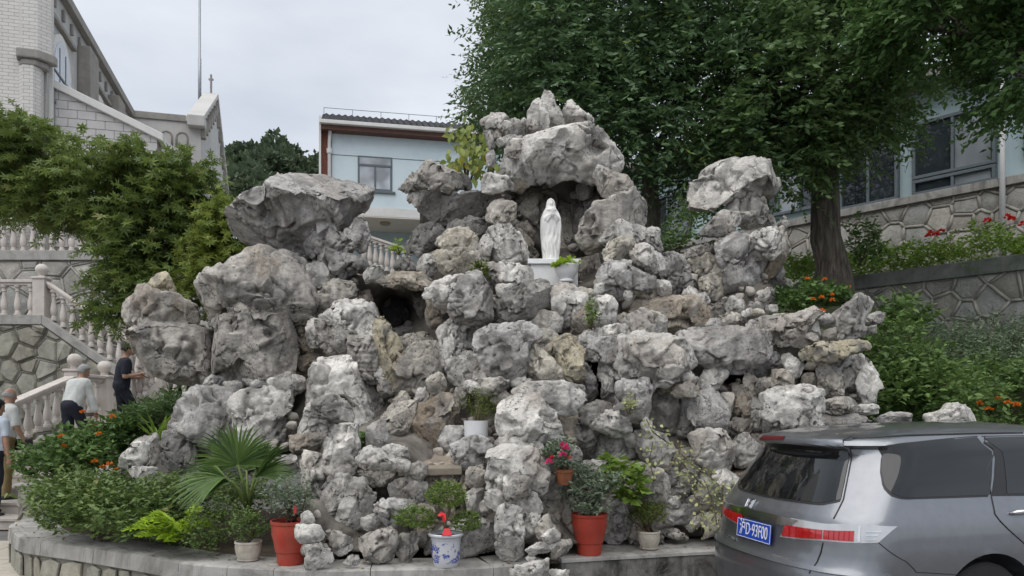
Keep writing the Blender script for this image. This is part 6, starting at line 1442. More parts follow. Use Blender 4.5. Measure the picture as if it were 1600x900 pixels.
# ------------------------------------------------------------------ foliage
def unit(a): return a/(np.linalg.norm(a, axis=1, keepdims=True)+1e-9)
def leaf_mesh(name, pos, d, nrm, ln, wr, shape='kite', var=None, rs=None, fold=0.25):
    """leaves at pos, pointing along d, facing nrm; ln lengths, wr width ratio"""
    n = len(pos); d = unit(d); s = unit(np.cross(d, nrm)); u = np.cross(s, d); ln = np.broadcast_to(ln, (n,))[:, None]; rs = rs or np.random.RandomState(1)
    if shape == 'kite':
        w = ln*wr*0.5; b = pos; l = pos+d*ln*0.45+s*w+u*w*fold; t = pos+d*ln; r = pos+d*ln*0.45-s*w+u*w*fold
        v = np.stack([b, l, t, r], 1).reshape(-1, 3); i = np.arange(n)[:, None]*4; f = np.concatenate([i+np.array([[0, 2, 1]]), i+np.array([[0, 3, 2]])], 1).reshape(-1, 3); per = 2
    elif shape == 'leaf':   # pointed oval with midrib
        w = ln*wr*0.5; pts = [pos, pos+d*ln*.3+s*w*.85+u*w*fold, pos+d*ln*.62+s*w*.8+u*w*fold, pos+d*ln-u*ln*.08, pos+d*ln*.62-s*w*.8+u*w*fold, pos+d*ln*.3-s*w*.85+u*w*fold, pos+d*ln*.45]
        v = np.stack(pts, 1).reshape(-1, 3); i = np.arange(n)[:, None]*7; f = np.concatenate([i+np.array([[6, b_, a_]]) for a_, b_ in ((0, 1), (1, 2), (2, 3), (3, 4), (4, 5), (5, 0))], 1).reshape(-1, 3); per = 6
    else:                    # maple: five lobes
        pts = [pos]; fs = []
        for a, l in ((-1.9, .55), (-.85, .85), (0, 1.0), (.85, .85), (1.9, .55)):
            dd = d*math.cos(a)+s*math.sin(a); ss = -d*math.sin(a)+s*math.cos(a); pts += [pos+dd*ln*l*.45+ss*ln*.13, pos+dd*ln*l-u*ln*.10, pos+dd*ln*l*.45-ss*ln*.13]
        v = np.stack(pts, 1).reshape(-1, 3); i = np.arange(n)[:, None]*16; f = []
        for k in range(5): f += [i+np.array([[0, 1+3*k, 2+3*k]]), i+np.array([[0, 2+3*k, 3+3*k]])]
        f = np.concatenate(f, 1).reshape(-1, 3); per = 10
    me = arr_mesh(name, v, f); var = rs.rand(n) if var is None else np.clip(var, 0, 1)
    at_ = me.attributes.new('var', 'FLOAT', 'FACE'); at_.data.foreach_set('value', np.repeat(var, per).astype(np.float32)); return me
def sprays(base, d, L, n, rs, droop=0.15, spread=0.85, jit=0.35, flat=0.5):
    """n leaves along each twig, alternately to both sides; returns pos, dir, normal"""
    N_ = len(base); d = unit(d); t = (np.arange(n)[None]+rs.rand(N_, n))/n; L = np.broadcast_to(L, (N_,))
    pos = base[:, None]+d[:, None]*(L[:, None]*t)[:, :, None]; pos[:, :, 2] -= droop*(t*t)*L[:, None]
    sd = unit(np.cross(d, np.array([[0, 0, 1.0]])+1e-3)); sg = np.where((np.arange(n) % 2) == 0, 1.0, -1.0)
    ld = d[:, None]*0.6+sd[:, None]*sg[None, :, None]*spread+rs.normal(size=(N_, n, 3))*jit; ld[:, :, 2] -= 0.2
    nm = np.array([0, 0, 1.0])*flat+rs.normal(size=(N_, n, 3))*0.45
    return pos.reshape(-1, 3), ld.reshape(-1, 3), nm.reshape(-1, 3)
def E(px, py, d, rx, ry, rd): v = P(px, py, d); return (np.array(v), np.array([rx*d/FPX, rd, ry*d/FPX]))
def shell(ells, n, rs, inner=0.35, rough=0.30, gap=0.0):
    """points through the crown's volume, denser outwards, with an uneven outline and gaps"""
    vol = np.array([np.prod(r)**(2/3) for c, r in ells]); cnt = (n*vol/vol.sum()).astype(int); P_, D_ = [], []
    for (c, r), k in zip(ells, cnt):
        u = unit(rs.normal(size=(k, 3))); rr = (inner+(1-inner)*rs.rand(k)**0.55)[:, None]*(1+rough*fbm(u*2.1+c*0.7, 3))[:, None]
        p = c+u*rr*r; P_.append(p); D_.append(u)
    p = np.concatenate(P_); d = np.concatenate(D_)
    if gap: m = fbm(p*1.4+5, 2) > -gap; p, d = p[m], d[m]
    return p, d
def limbs(name, par, base, top, ells, r0, mat, rs, nb=5, twigs=40, lean=0.0):
    """tapered trunk, limbs to the crown masses, thinner boughs"""
    mb = MB(); base = Vector(base); top = Vector(top); pts = []
    for k in range(9):
        t = k/8; w = Vector((rs.normal()*.04, rs.normal()*.04, 0))*(0 if k == 0 else 1); pts.append(base.lerp(top, t)+w)
    mb.tube([base-Vector((0, 0, .3))]+pts, [r0*1.25]+[r0*(1.18 if k == 0 else 1)*(1-0.45*k/8) for k in range(9)], 14)
    for c, r in ells:
        c = Vector(c); s = pts[rs.randint(4, 8)]; m1 = s.lerp(c, .5)+Vector((0, 0, .15*(c-s).length*.5))
        mb.tube([s, m1, c], [r0*.42, r0*.28, r0*.12], 8)
        for j in range(nb):
            e = c+Vector(tuple(unit(rs.normal(size=(1, 3)))[0]*r*0.85)); mb.tube([c.lerp(m1, rs.rand()*.6), c.lerp(e, .5)+Vector((0, 0, .08)), e], [r0*.12, r0*.07, r0*.02], 5)
    o = mb.build(name, mat, par, smooth=True); return o
def tree(name, label, base, top, r0, ells, n, mat, seed, L=0.5, nl=12, ll=0.11, wr=0.4, shape='kite', droop=0.2, gap=0.25, group=None, bark='bark', inner=0.35, hshift=0.25, nb=5):
    rs = np.random.RandomState(seed); o = tag(empty(name, base), label, 'tree', group)
    under(limbs('trunk', None, base, top, ells, r0, M[bark], rs, nb), o)
    p, d = shell(ells, n, rs, inner, 0.34, gap); d = d+rs.normal(size=d.shape)*0.5; d[:, 2] = d[:, 2]*0.35-0.05
    tp, td, tn = sprays(p, d, L*rs.uniform(.6, 1.2, len(p)), nl, rs, droop)
    cl = np.repeat(rs.rand(len(p))*0.55, nl); var = cl+rs.rand(len(tp))*0.45+0.12*np.tile(np.arange(nl)/nl, len(p))
    me = leaf_mesh('crown', tp, td, tn, ll*rs.uniform(.65, 1.2, len(tp)), wr, shape, var, rs)
    under(link('crown', me, mat), o); return o
def bush(name, label, cat, ells, n, mat, seed, ll, wr=0.45, L=0.2, nl=7, shape='kite', up=0.5, gap=0.0, group=None, stems=8, base=None, kind=None, parent=None, part='foliage', rough=0.3, inner=0.2, droop=.1):
    rs = np.random.RandomState(seed); c0 = ells[0][0]
    b = np.array(base) if base is not None else np.array([c0[0], c0[1], c0[2]-ells[0][1][2]])
    p, d = shell(ells, n, rs, inner, rough, gap); d = d+rs.normal(size=d.shape)*0.45; d[:, 2] = np.abs(d[:, 2])*0.6+up
    tp, td, tn = sprays(p, d, L*rs.uniform(.6, 1.2, len(p)), nl, rs, droop, flat=0.7)
    var = np.repeat(rs.rand(len(p))*0.5, nl)+rs.rand(len(tp))*0.5
    me = leaf_mesh(part, tp, td, tn, ll*rs.uniform(.6, 1.2, len(tp)), wr, shape, var, rs)
    if kind == 'stuff' and parent is None:
        return tag(link(name, me, mat), label, cat, group, 'stuff')
    o = parent
    if o is None: o = tag(empty(name, tuple(b)), label, cat, group)
    under(link(part, me, mat), o)
    if stems:
        mb = MB()
        for k in range(stems):
            q = p[rs.randint(len(p))]; mb.tube([b+rs.normal(size=3)*np.array([.03, .03, 0]), (b+q)/2+rs.normal(size=3)*.03, q], [.010, .007, .003], 5)
        under(mb.build('stems', M['stem'], smooth=True), o)
    return o
def flowers(par, pts, r, mat, seed, name='flower'):
    rs = np.random.RandomState(seed)
    for p in pts:
        n = 22; u = unit(rs.normal(size=(n, 3))); u[:, 2] = np.abs(u[:, 2]); u[:, 1] -= .25; me = leaf_mesh(name, np.array(p)+u*r*.35, u, unit(rs.normal(size=(n, 3))), r*.75, .8, 'kite', None, rs)
        o = link(name, me, mat)
        if par is not None: under(o, par)
LF = {}
LF['dark'] = leafmat('dark_tree_leaf', (0.038, 0.075, 0.041), (0.112, 0.193, 0.078), 0.18, 0.42, tip=(0.20, 0.26, 0.045))
LF['dark2'] = leafmat('camphor_leaf', (0.045, 0.09, 0.036), (0.145, 0.23, 0.081), 0.22, 0.45)
LF['right'] = leafmat('overhanging_leaf', (0.036, 0.077, 0.026), (0.1, 0.182, 0.055), 0.25, 0.5)
LF['light'] = leafmat('light_tree_leaf', (0.045, 0.075, 0.025), (0.13, 0.18, 0.055), 0.3, 0.5)
LF['maple'] = leafmat('maple_leaf', (0.035, 0.07, 0.02), (0.165, 0.225, 0.055), 0.3, 0.5, tip=(0.21, 0.20, 0.06))
LF['maple2'] = leafmat('maple_leaf_yellowish', (0.072, 0.12, 0.024), (0.228, 0.282, 0.06), 0.3, 0.5)
LF['far'] = leafmat('far_leaf', (0.042, 0.066, 0.042), (0.102, 0.138, 0.074), 0.15, 0.7)
LF['hedge'] = leafmat('photinia_leaf', (0.035, 0.08, 0.022), (0.15, 0.215, 0.06), 0.15, 0.38, tip=(0.30, 0.20, 0.09))
LF['lantana'] = leafmat('lantana_leaf', (0.036, 0.078, 0.022), (0.12, 0.204, 0.054), 0.2, 0.5)
LF['bright'] = leafmat('bright_leaf', (0.07, 0.13, 0.025), (0.20, 0.30, 0.05), 0.3, 0.5)
LF['lime'] = leafmat('lime_leaf', (0.16, 0.27, 0.02), (0.36, 0.50, 0.045), 0.35, 0.45)
LF['palm'] = leafmat('palm_leaf', (0.035, 0.08, 0.02), (0.115, 0.19, 0.045), 0.2, 0.4, tip=(0.24, 0.24, 0.08))
LF['greygreen'] = leafmat('grey_green_leaf', (0.06, 0.085, 0.05), (0.20, 0.25, 0.17), 0.15, 0.6)
LF['boxwood'] = leafmat('boxwood_leaf', (0.045, 0.09, 0.02), (0.18, 0.26, 0.055), 0.2, 0.4)
LF['thuja'] = leafmat('fine_shrub_leaf', (0.04, 0.07, 0.012), (0.13, 0.17, 0.03), 0.2, 0.6)
LF['ivy'] = leafmat('variegated_ivy_leaf', (0.14, 0.17, 0.05), (0.46, 0.48, 0.24), 0.2, 0.5)
LF['yellow'] = leafmat('yellowing_leaf', (0.13, 0.19, 0.045), (0.33, 0.38, 0.10), 0.35, 0.5, tip=(0.60, 0.42, 0.03))
LF['pale'] = leafmat('pale_upright_leaf', (0.069, 0.117, 0.058), (0.273, 0.351, 0.214), 0.15, 0.6)
LF['slope'] = leafmat('slope_shrub_leaf', (0.05, 0.10, 0.03), (0.155, 0.245, 0.07), 0.22, 0.5)
for nm, c in (('orange', (0.75, 0.20, 0.02)), ('red', (0.65, 0.03, 0.03)), ('pink', (0.72, 0.05, 0.20)), ('white_petal', (0.7, 0.7, 0.68))): LF[nm] = leafmat(nm+'_petal', tuple(x*.7 for x in c), c, 0.25, 0.6)
# --- trees
tree('maple_tree', 'spreading green maple in front of the church at upper left', P(300, 560, 10.6), P(255, 400, 10.5), 0.10,
     [E(60,255,10.6,105,62,1.1), E(-20,285,10.8,90,48,1.1), E(195,305,10.4,105,58,1.1), E(255,385,10.2,85,85,1.0), E(90,322,10.5,95,30,.8), E(290,290,10.2,42,45,.6), E(225,268,10.3,60,34,.7), E(200,415,10.1,50,45,.7), E(185,490,9.75,38,20,.3), E(30,215,10.7,40,35,.6), E(265,470,10.1,60,40,.6)],
     4900, LF['maple'], 11, 0.30, 7, 0.10, 1, 'maple', 0.22, 0.2, inner=0.25)
tree('maple_bush', 'yellow-green young maple between dark maple and cap rock', P(352, 520, 9.8), P(352, 420, 9.8), 0.04, [E(356,385,9.8,34,60,.5), E(335,430,9.7,34,55,.4), E(375,440,9.7,28,55,.4), E(355,335,9.8,16,20,.3)], 1100, LF['maple2'], 12, 0.28, 7, 0.085, 1, 'maple', 0.2, 0.1, bark='stem', inner=0.2)
tree('evergreen_tree', 'tall dense dark evergreen tree behind the niche', P(1018, 420, 13.0), P(1000, 90, 13.0), 0.17,
     [E(955,40,13.0,160,150,2.1), E(862,140,12.6,80,90,1.3), E(1060,170,12.8,160,125,1.8), E(950,210,12.4,120,60,1.1), E(990,-110,13,185,140,2.0), E(1150,30,13,130,150,2.0), E(880,90,12.3,110,110,1.3), E(1130,260,12.6,90,55,1.0), E(850,20,13,50,60,1.2)],
     7400, LF['dark'], 13, 0.85, 16, 0.125, 0.36, 'kite', 0.28, 0.16, group='dark trees behind the rockery', inner=0.30)
tree('camphor_tree', 'broad dark tree with thick bare trunk right of the rockery', P(1302, 452, 12.4), P(1285, 130, 12.4), 0.27,
     [E(1290,90,12.2,165,120,2.0), E(1325,195,11.9,72,48,.8), E(1210,215,12.0,110,80,1.1), E(1310,-80,12.2,200,120,2.0), E(1360,105,11.9,70,60,.9), E(1250,150,11.7,120,90,1.0)],
     4800, LF['dark2'], 14, 0.65, 14, 0.125, 0.42, 'kite', 0.25, 0.12, group='dark trees behind the rockery', inner=0.30)
tree('leafy_tree', 'green tree whose branches hang in at the upper right corner', P(1760, 520, 9.6), P(1700, 100, 9.5), 0.2,
     [E(1530,0,9.3,130,75,1.3), E(1592,110,9.1,40,80,.7), E(1435,35,9.6,80,52,.9), E(1560,-60,9.4,180,90,1.4), E(1490,45,9.4,70,45,.8)],
     4200, LF['right'], 15, 0.42, 11, 0.10, 0.5, 'kite', 0.2, 0.05, inner=0.25)
tree('young_tree', 'lighter airy tree at the sky edge left of the dark evergreen', P(770, 330, 15.5), P(770, 120, 15.5), 0.08,
     [E(775,150,15.6,38,60,.9), E(762,185,15.4,28,42,.6), E(820,60,15.6,50,80,1.2), E(810,190,15.3,45,45,.8), E(795,0,15.6,34,60,.8)], 1500, LF['light'], 16, 0.5, 11, 0.11, 0.42, 'kite', 0.25, 0.3, inner=0.15)
def far_wood():
    rs = np.random.RandomState(17); p_, d_ = [], []
    for k in range(110):
        px = rs.uniform(290, 560); d = rs.uniform(56, 80); top = 222+18*math.sin(px/24.0)+abs(px-420)*0.05+rs.uniform(-8, 22)+(80-d)*3.2
        ry = rs.uniform(18, 34); c, r = E(px, top+ry, d, rs.uniform(18, 34), ry, 2.2); u = unit(rs.normal(size=(420, 3))); u[:, 1] = -np.abs(u[:, 1])
        p_.append(c+u*r*(0.75+.3*rs.rand(420, 1))*(1+.3*fbm(u*2.5+k, 2))[:, None]); d_.append(u)
    p = np.concatenate(p_); d = np.concatenate(d_)+rs.normal(size=(len(p), 3))*.6; me = leaf_mesh('distant_wood', p, d, rs.normal(size=(len(p), 3))+np.array([0, -.3, .6]), rs.uniform(.35, .75, len(p)), .7, 'kite', np.repeat(rs.rand(110)*.5, 420)+rs.rand(len(p))*.5, rs)
    tag(link('distant_wood', me, LF['far']), 'dark wooded hillside far behind, between church and blue house', 'woodland', None, 'stuff')
far_wood()
# --- right side: hedge on the wall, hillside shrubs
def along_wall(O, u0, u1, off, z, n, rs, h, dep):
    u = rs.uniform(u0, u1, n); o = off+rs.uniform(0, dep, n); zz = z+h*rs.rand(n)**.7*(0.55+.6*np.clip(fbm(np.stack([u*1.3, o*0, o*0], 1)+3, 2)+.45, 0, 1))
    return np.stack([O.x+RW_D.x*u+0.749*o, O.y+RW_D.y*u+0.663*o, zz], 1)
rs = np.random.RandomState(21)
p = along_wall(RW_O, -2.0, 4.6, -0.05, RW_O.z-0.05, 2400, rs, 0.62, 1.1); d = rs.normal(size=p.shape)*.6+np.array([-.2, -.4, .7]); tp, td, tn = sprays(p, d, .16, 6, rs)
hd = tag(empty('flowering_hedge', RW_O+Vector((0, 0, 0))), 'bright green hedge with red flowers on top of the retaining wall', 'hedge')
under(link('foliage', leaf_mesh('foliage', tp, td, tn, .075*rs.uniform(.6, 1.2, len(tp)), .5, 'kite', None, rs), LF['bright']), hd)
flowers(hd, [P(1455,365,13.2), P(1462,368,13.2), P(1470,363,13.1), P(1450,370,13.2), P(1542,346,12.6), P(1573,340,12.4), P(1580,344,12.4), P(1597,352,12.2)], .07, LF['red'], 5)
bush('wall_shrub', 'thin leafy shrub growing beside the thick trunk', 'shrub', [E(1345,375,13.3,16,40,.3), E(1360,400,13.3,25,20,.3)], 130, LF['lantana'], 22, .09, .5, .25, 6, up=.7, stems=6)
bush('low_hedge', 'strip of low hedge left of the thick trunk, above the flower pocket', 'hedge', [E(1235,415,13.6,35,14,.5), E(1275,418,13.4,30,12,.5)], 260, LF['bright'], 23, .06, .5, .12, 6, stems=0)
def slope_pts(n, x0, x1, y0, y1, rs):
    x = rs.uniform(x0, x1, n); y = rs.uniform(y0, y1, n); return np.stack([x, y, slope_z(x, y)], 1)
rs = np.random.RandomState(24)
p = slope_pts(7800, 3.6, 10.5, 7.5, 13.6, rs); dist = (p[:, 0]-RW_O.x)*(-.749)+(p[:, 1]-RW_O.y)*(-.663); p = p[(dist > .25)]; dist = dist[dist > .25] if len(dist) != len(p) else dist
dist = (p[:, 0]-RW_O.x)*(-.749)+(p[:, 1]-RW_O.y)*(-.663); bk = dist < 2.1
fr = p[~bk]; h_ = 0.62*(0.5+.8*np.clip(fbm(fr*1.1, 3)+.4, 0, 1))*rs.rand(len(fr))**.5; fr = fr+np.stack([0*h_, 0*h_, h_], 1)
tp, td, tn = sprays(fr, rs.normal(size=fr.shape)*.6+np.array([-.2, -.4, .6]), .26, 9, rs)
tag(link('slope_shrubs', leaf_mesh('slope_shrubs', tp, td, tn, .082*rs.uniform(.5, 1.3, len(tp)), .5, 'kite', None, rs), LF['slope']), 'lush green shrubs covering the slope behind the car', 'shrubs', None, 'stuff')
bkp = p[bk]; k = 3; bkp = bkp.copy(); bkp = bkp+rs.normal(size=bkp.shape)*np.array([.12, .12, 0]); hh = rs.uniform(.2, .52, len(bkp))
tp, td, tn = sprays(bkp, np.array([0, 0, 1.0])+rs.normal(size=bkp.shape)*.14, hh, 15, rs, 0.0, 0.9, .3, .2)
tag(link('upright_stems', leaf_mesh('upright_stems', tp, td, tn, .07*rs.uniform(.6, 1.2, len(tp)), .35, 'kite', None, rs), LF['pale']), 'pale upright leafy stems massed below the retaining wall', 'ground cover', None, 'stuff')
for i_, (px, py, d_) in enumerate(((1530,632,8.2),(1560,625,8.3),(1588,634,8.1),(1575,630,8.2),(1512,650,8.0),(1475,604,8.6),(1545,640,8.1))):
    flowers(None, [P(px, py, d_)], .045, LF['orange'], 40+i_, 'orange_flower'); tag([o for o in COL.objects if o.name.startswith('orange_flower')][-1], 'small orange flower head among slope shrubs, '+('leftmost but two', 'left of the rightmost pair', 'rightmost of all', 'second from the right edge', 'low beside the lone boulder', 'highest and farthest left', 'just right of the lone boulder')[i_], 'flower', 'orange flowers on the slope')
lr = bush('lantana_bush', 'lantana with orange flowers in the rock pocket below the thick trunk', 'shrub', [E(1270,462,8.45,50,18,.25), E(1240,478,8.3,30,14,.2), E(1300,468,8.5,28,15,.2)], 330, LF['lantana'], 26, .065, .6, .10, 5, 'leaf', stems=4, base=P(1270,492,8.4))
flowers(lr, [P(1261,437,8.3), P(1288,438,8.4), P(1270,469,8.1), P(1283,466,8.1), P(1301,470,8.1), P(1325,450,8.4), P(1285,486,8.0), P(1300,462,8.2)], .035, LF['orange'], 27)
bush('rock_shrub', 'dark leafy sprigs in the gap between niche and column rock', 'shrub', [E(1060,372,9.6,20,22,.3), E(1090,330,9.8,25,20,.3), E(1048,385,9.4,14,12,.2)], 110, LF['dark2'], 28, .085, .5, .2, 6, stems=6)
bush('slope_bush', 'leafy green bush against the right end of the rockery', 'shrub', [E(1400,560,9.3,42,62,.5), E(1395,620,8.8,45,45,.45), E(1430,600,9.0,50,55,.5), E(1480,625,8.6,60,40,.5), E(1410,500,9.8,30,30,.4)], 900, LF['slope'], 29, .09, .5, .24, 8, 'leaf', stems=8, base=P(1410, 660, 8.8))
# --- left planting
bush('photinia_hedge', 'dense glossy hedge with reddish tips along the curved planter', 'hedge', [E(135,795,7.35,70,42,.5), E(215,800,7.1,70,42,.5), E(265,790,7.2,50,40,.4), E(95,775,7.7,45,30,.4), E(150,770,7.8,80,30,.4), E(120,815,7.15,50,25,.25), E(200,830,6.85,60,22,.2), E(260,835,6.8,30,25,.2)], 1900, LF['hedge'], 31, .066, .42, .13, 6, 'leaf', up=.7, stems=10, base=(-4.0, 7.4, .36))
ll_ = bush('lantana_bush', 'lantana shrub with orange flowers beside the stairs, below the white-shirted man', 'shrub', [E(105,715,8.9,60,28,.5), E(150,715,8.6,50,32,.5), E(180,690,8.9,36,34,.4), E(80,728,8.9,40,24,.4), E(205,672,9.1,26,22,.3), E(130,692,9.0,30,22,.3)], 950, LF['lantana'], 32, .08, .6, .16, 6, 'leaf', up=.6, stems=10, base=(-4.8, 8.7, .36))
flowers(ll_, [P(156,679,8.2), P(148,722,8.1), P(160,731,8.0), P(172,726,8.0), P(100,698,8.3), P(176,652,8.5), P(182,736,7.9), P(130,645,8.6), P(96,683,8.4)], .04, LF['orange'], 33)
bush('variegated_shrub', 'dark narrow-leaved shrub flecked with white, under the overhanging rock', 'shrub', [E(245,652,9.2,42,22,.35), E(280,640,9.0,26,24,.3), E(215,665,9.3,26,20,.3)], 380, LF['dark2'], 34, .13, .2, .14, 5, up=.9, stems=6)
# spiky rosette
def rosette(name, label, c, n, ln, w, mat, seed, up=0.8):
    rs = np.random.RandomState(seed); a = rs.uniform(0, 2*np.pi, n); d = np.stack([np.cos(a), np.sin(a), up+rs.rand(n)*1.6], 1)
    o = tag(empty(name, c), label, 'plant'); under(link('leaves', leaf_mesh('leaves', np.tile(np.array(c), (n, 1))+rs.normal(size=(n, 3))*.02, d, np.array([0, 0, 1.0])+rs.normal(size=(n, 3))*.2, ln*rs.uniform(.7, 1.1, n), w, 'leaf', None, rs, .5), mat), o); return o
rosette('spiky_plant', 'spiky bright green leaves standing behind the small left boulders', P(248, 690, 8.1), 22, .36, .11, LF['bright'], 36)
# fan palm
def fan(par, hub, axis, face, r, n, spread, rs, mat, droop=.25):
    ax = np.array(Vector(axis).normalized()); fc = np.array(Vector(face).normalized()); sd = np.cross(ax, fc); sd /= np.linalg.norm(sd); fc = np.cross(sd, ax)
    a = np.linspace(-spread, spread, n)+rs.normal(size=n)*.02; d = np.cos(a)[:, None]*ax+np.sin(a)[:, None]*sd; d = d+fc*(-.12+.25*(np.abs(a)/spread)**2)[:, None]
    ln = r*(1-.22*(np.abs(a)/spread)**2)*rs.uniform(.93, 1.05, n); d = unit(d); s = unit(np.cross(d, np.tile(fc, (n, 1)))); v = []; f = []
    for k in range(n):
        b = np.array(hub); w = r*.023; i = len(v)
        for t, ww in ((.04, .35), (.35, 1.0), (.62, .8), (.85, .4), (1.0, .05)):
            q = b+d[k]*ln[k]*t+np.array([0, 0, -droop*ln[k]*t**3]); v += [q-s[k]*w*ww+fc*w*.5*ww, q, q+s[k]*w*ww+fc*w*.5*ww]
        for j in range(4):
            f += [(i+3*j, i+3*j+1, i+3*j+4, i+3*j+3), (i+3*j+1, i+3*j+2, i+3*j+5, i+3*j+4)]
    me = arr_mesh('fan_leaf', np.array(v), np.array(f)); at_ = me.attributes.new('var', 'FLOAT', 'FACE'); at_.data.foreach_set('value', np.repeat(rs.rand(n)*.9, 8).astype(np.float32)); under(link('fan_leaf', me, mat), par)
palm = tag(empty('fan_palm', P(388, 800, 6.75)), 'fan palm with splayed green leaves in front of the left rocks', 'palm'); rs = np.random.RandomState(37); pb = P(388, 800, 6.75)
for hub, axis, face, r, n, sp in ((P(372,727,6.6), (-.15, -.25, 1), (0.1, -1, -.1), .50, 42, 1.65), (P(352,745,6.5), (-1, -.4, .05), (0, -.6, .8), .46, 34, 1.0), (P(398,748,6.55), (.75, -.1, 1.0), (.5, -.6, -.3), .50, 16, .22), (P(362,752,6.55), (-.9, -.3, -.12), (0, -.5, .85), .44, 26, .7), (P(400,735,6.7), (.5, -.1, 1.0), (.3, -1, .1), .36, 20, .35), (P(405,745,6.7), (.9, .1, .35), (0, -.8, .6), .34, 22, .6), (P(385,735,6.9), (.1, .3, 1), (0, -1, .2), .42, 30, 1.2)):
    fan(palm, hub, axis, face, r, n, sp, rs, LF['palm']); under(MB().tube([pb, (pb+hub)/2+Vector((0, 0, .05)), hub], [.018, .012, .008], 6).build('petiole', M['greenstem'], smooth=True), palm)
# fern with arching fronds
def fern(name, label, c, specs, mat, seed, ll):
    rs = np.random.RandomState(seed); o = tag(empty(name, c), label, 'fern'); c = np.array(c)
    for dx, dy, dz, L in specs:
        n = 34; t = np.linspace(.08, 1, n); ax = np.array([dx, dy, 0.0]); ax /= np.linalg.norm(ax); q = c+ax*(L*t)[:, None]; q[:, 2] += dz*L*t-1.0*dz*L*t**2*.75
        sd = np.cross(ax, [0, 0, 1]); pos = np.concatenate([q, q, q]); d = np.concatenate([np.tile(sd+ax*.5, (n, 1)), np.tile(-sd+ax*.5, (n, 1)), np.tile(ax+np.array([0, 0, .7]), (n, 1))])+rs.normal(size=(3*n, 3))*.15
        ln = ll*np.concatenate([np.sin(np.pi*np.clip(t*.9+.08, 0, 1))**.7]*3)+.006
        under(link('frond', leaf_mesh('frond', pos, d, np.array([0, -.2, 1.0])+rs.normal(size=(3*n, 3))*.2, ln, .38, 'kite', None, rs), mat), o)
fern('foxtail_fern', 'lime green feathery fern spilling at the planter rim', P(288, 838, 6.62), [(-1, -.35, .55, .48), (-.8, -.6, .3, .40), (-.3, -.9, .25, .30), (.2, -.6, 1.2, .36), (-.6, .2, 1.3, .40), (.7, -.3, 1.0, .34), (0, .3, 1.9, .34), (-1, .1, .9, .44), (.5, .2, 1.6, .32), (-.1, -1, .05, .28), (-.5, -.5, 1.5, .36)], LF['lime'], 38, .075)
bush('small_leaf_shrub', 'dark small-leaved shrub between lime fern and cream pot', 'shrub', [E(330,825,6.55,38,32,.25), E(355,800,6.7,30,25,.2), E(310,850,6.4,26,14,.15)], 420, LF['hedge'], 39, .028, .55, .08, 7, stems=5)
bush('undergrowth', 'shadowy low foliage under the fan palm', 'shrub', [E(390,770,7.3,50,32,.3), E(340,765,7.2,45,28,.3), E(300,770,7.3,40,25,.3)], 420, LF['hedge'], 41, .05, .4, .1, 6, stems=4)
# --- sapling with yellowing leaves behind the rocks
rs = np.random.RandomState(43); sp_ = tag(empty('sapling', P(728, 275, 9.7)), 'sapling with yellowing leaves rising left of the top rocks', 'sapling')
tw_ = [(735,215),(715,205),(745,255),(722,240),(752,225),(712,250),(705,268),(745,270),(728,225),(757,245)]
mb = MB(); bs_ = P(728, 300, 9.7)
for a, b in tw_: mb.tube([bs_, (bs_+P(a, b, 9.7))/2+Vector((.02, 0, .03)), P(a, b, 9.6)], [.012, .008, .004], 5)
under(mb.build('stems', M['stem'], smooth=True), sp_); tp_c = np.concatenate([np.array(P(a, b, 9.6))+rs.normal(size=(16, 3))*np.array([.075, .08, .085]) for a, b in tw_])
dd = rs.normal(size=tp_c.shape)*.4+np.array([0, -.3, -.9]); under(link('foliage', leaf_mesh('foliage', tp_c, dd, rs.normal(size=dd.shape)*.4+np.array([0, -1, .3]), .13*rs.uniform(.6, 1.2, len(dd)), .55, 'leaf', None, rs), LF['yellow']), sp_)
# --- tufts and creepers on the rocks
for lab, px, py, d_, rx, ry, n, mt, ll in (('small green plant on the left ledge beside the white block', 575, 690, 6.95, 18, 12, 70, 'lantana', .05), ('dark hanging tuft beside the pale smooth stones', 750, 428, 8.0, 12, 20, 60, 'thuja', .05), ('narrow green tuft in the cleft below the flower urn', 924, 492, 7.55, 7, 22, 70, 'boxwood', .035), ('wispy green tuft above the dark slit', 985, 632, 6.95, 6, 14, 26, 'ivy', .035), ('tiny seedling in the gap under the cap rock', 620, 388, 8.6, 8, 10, 18, 'lime', .05)):
    bush('rock_tuft', lab, 'plant', [E(px, py, d_, rx, ry, .06)], n, LF[mt], int(px), ll, .5, .06, 5, stems=3, inner=.1)
def creeper(name, label, lines, n, mat, seed, ll):
    rs = np.random.RandomState(seed); o = tag(empty(name, P(*lines[0][0], 6.7)), label, 'creeper'); mb = MB(); pp = []
    for ln_ in lines:
        pts = [P(x, y, float(core_depth(np.array([[x, y]]))[0])-.20) for x, y in ln_]; mb.tube(pts, .005, 5)
        for a, b in zip(pts, pts[1:]):
            for k in range(n): t = rs.rand(); pp.append(np.array(a.lerp(b, t))+rs.normal(size=3)*np.array([.06, .03, .05]))
    pp = np.array(pp); d = rs.normal(size=pp.shape)*.6+np.array([0, -.4, -.3]); under(mb.build('vine', M['stem'], smooth=True), o)
    under(link('foliage', leaf_mesh('foliage', pp, d, rs.normal(size=pp.shape)*.35+np.array([0, -1, .5]), ll*rs.uniform(.6, 1.3, len(pp)), .8, 'leaf', None, rs), mat), o)
creeper('ivy', 'pale variegated ivy trailing over the stones left of the car', [[(1065,690),(1060,715),(1075,735),(1100,760)],[(1060,705),(1080,725),(1110,745),(1130,765)],[(1075,740),(1085,775),(1100,805),(1095,835)],[(1100,750),(1115,785),(1120,820)],[(1130,755),(1128,790),(1110,815)],[(1020,690),(1015,720),(1022,750)],[(1010,655),(1020,675),(1040,690)]], 18, LF['ivy'], 51, .036)
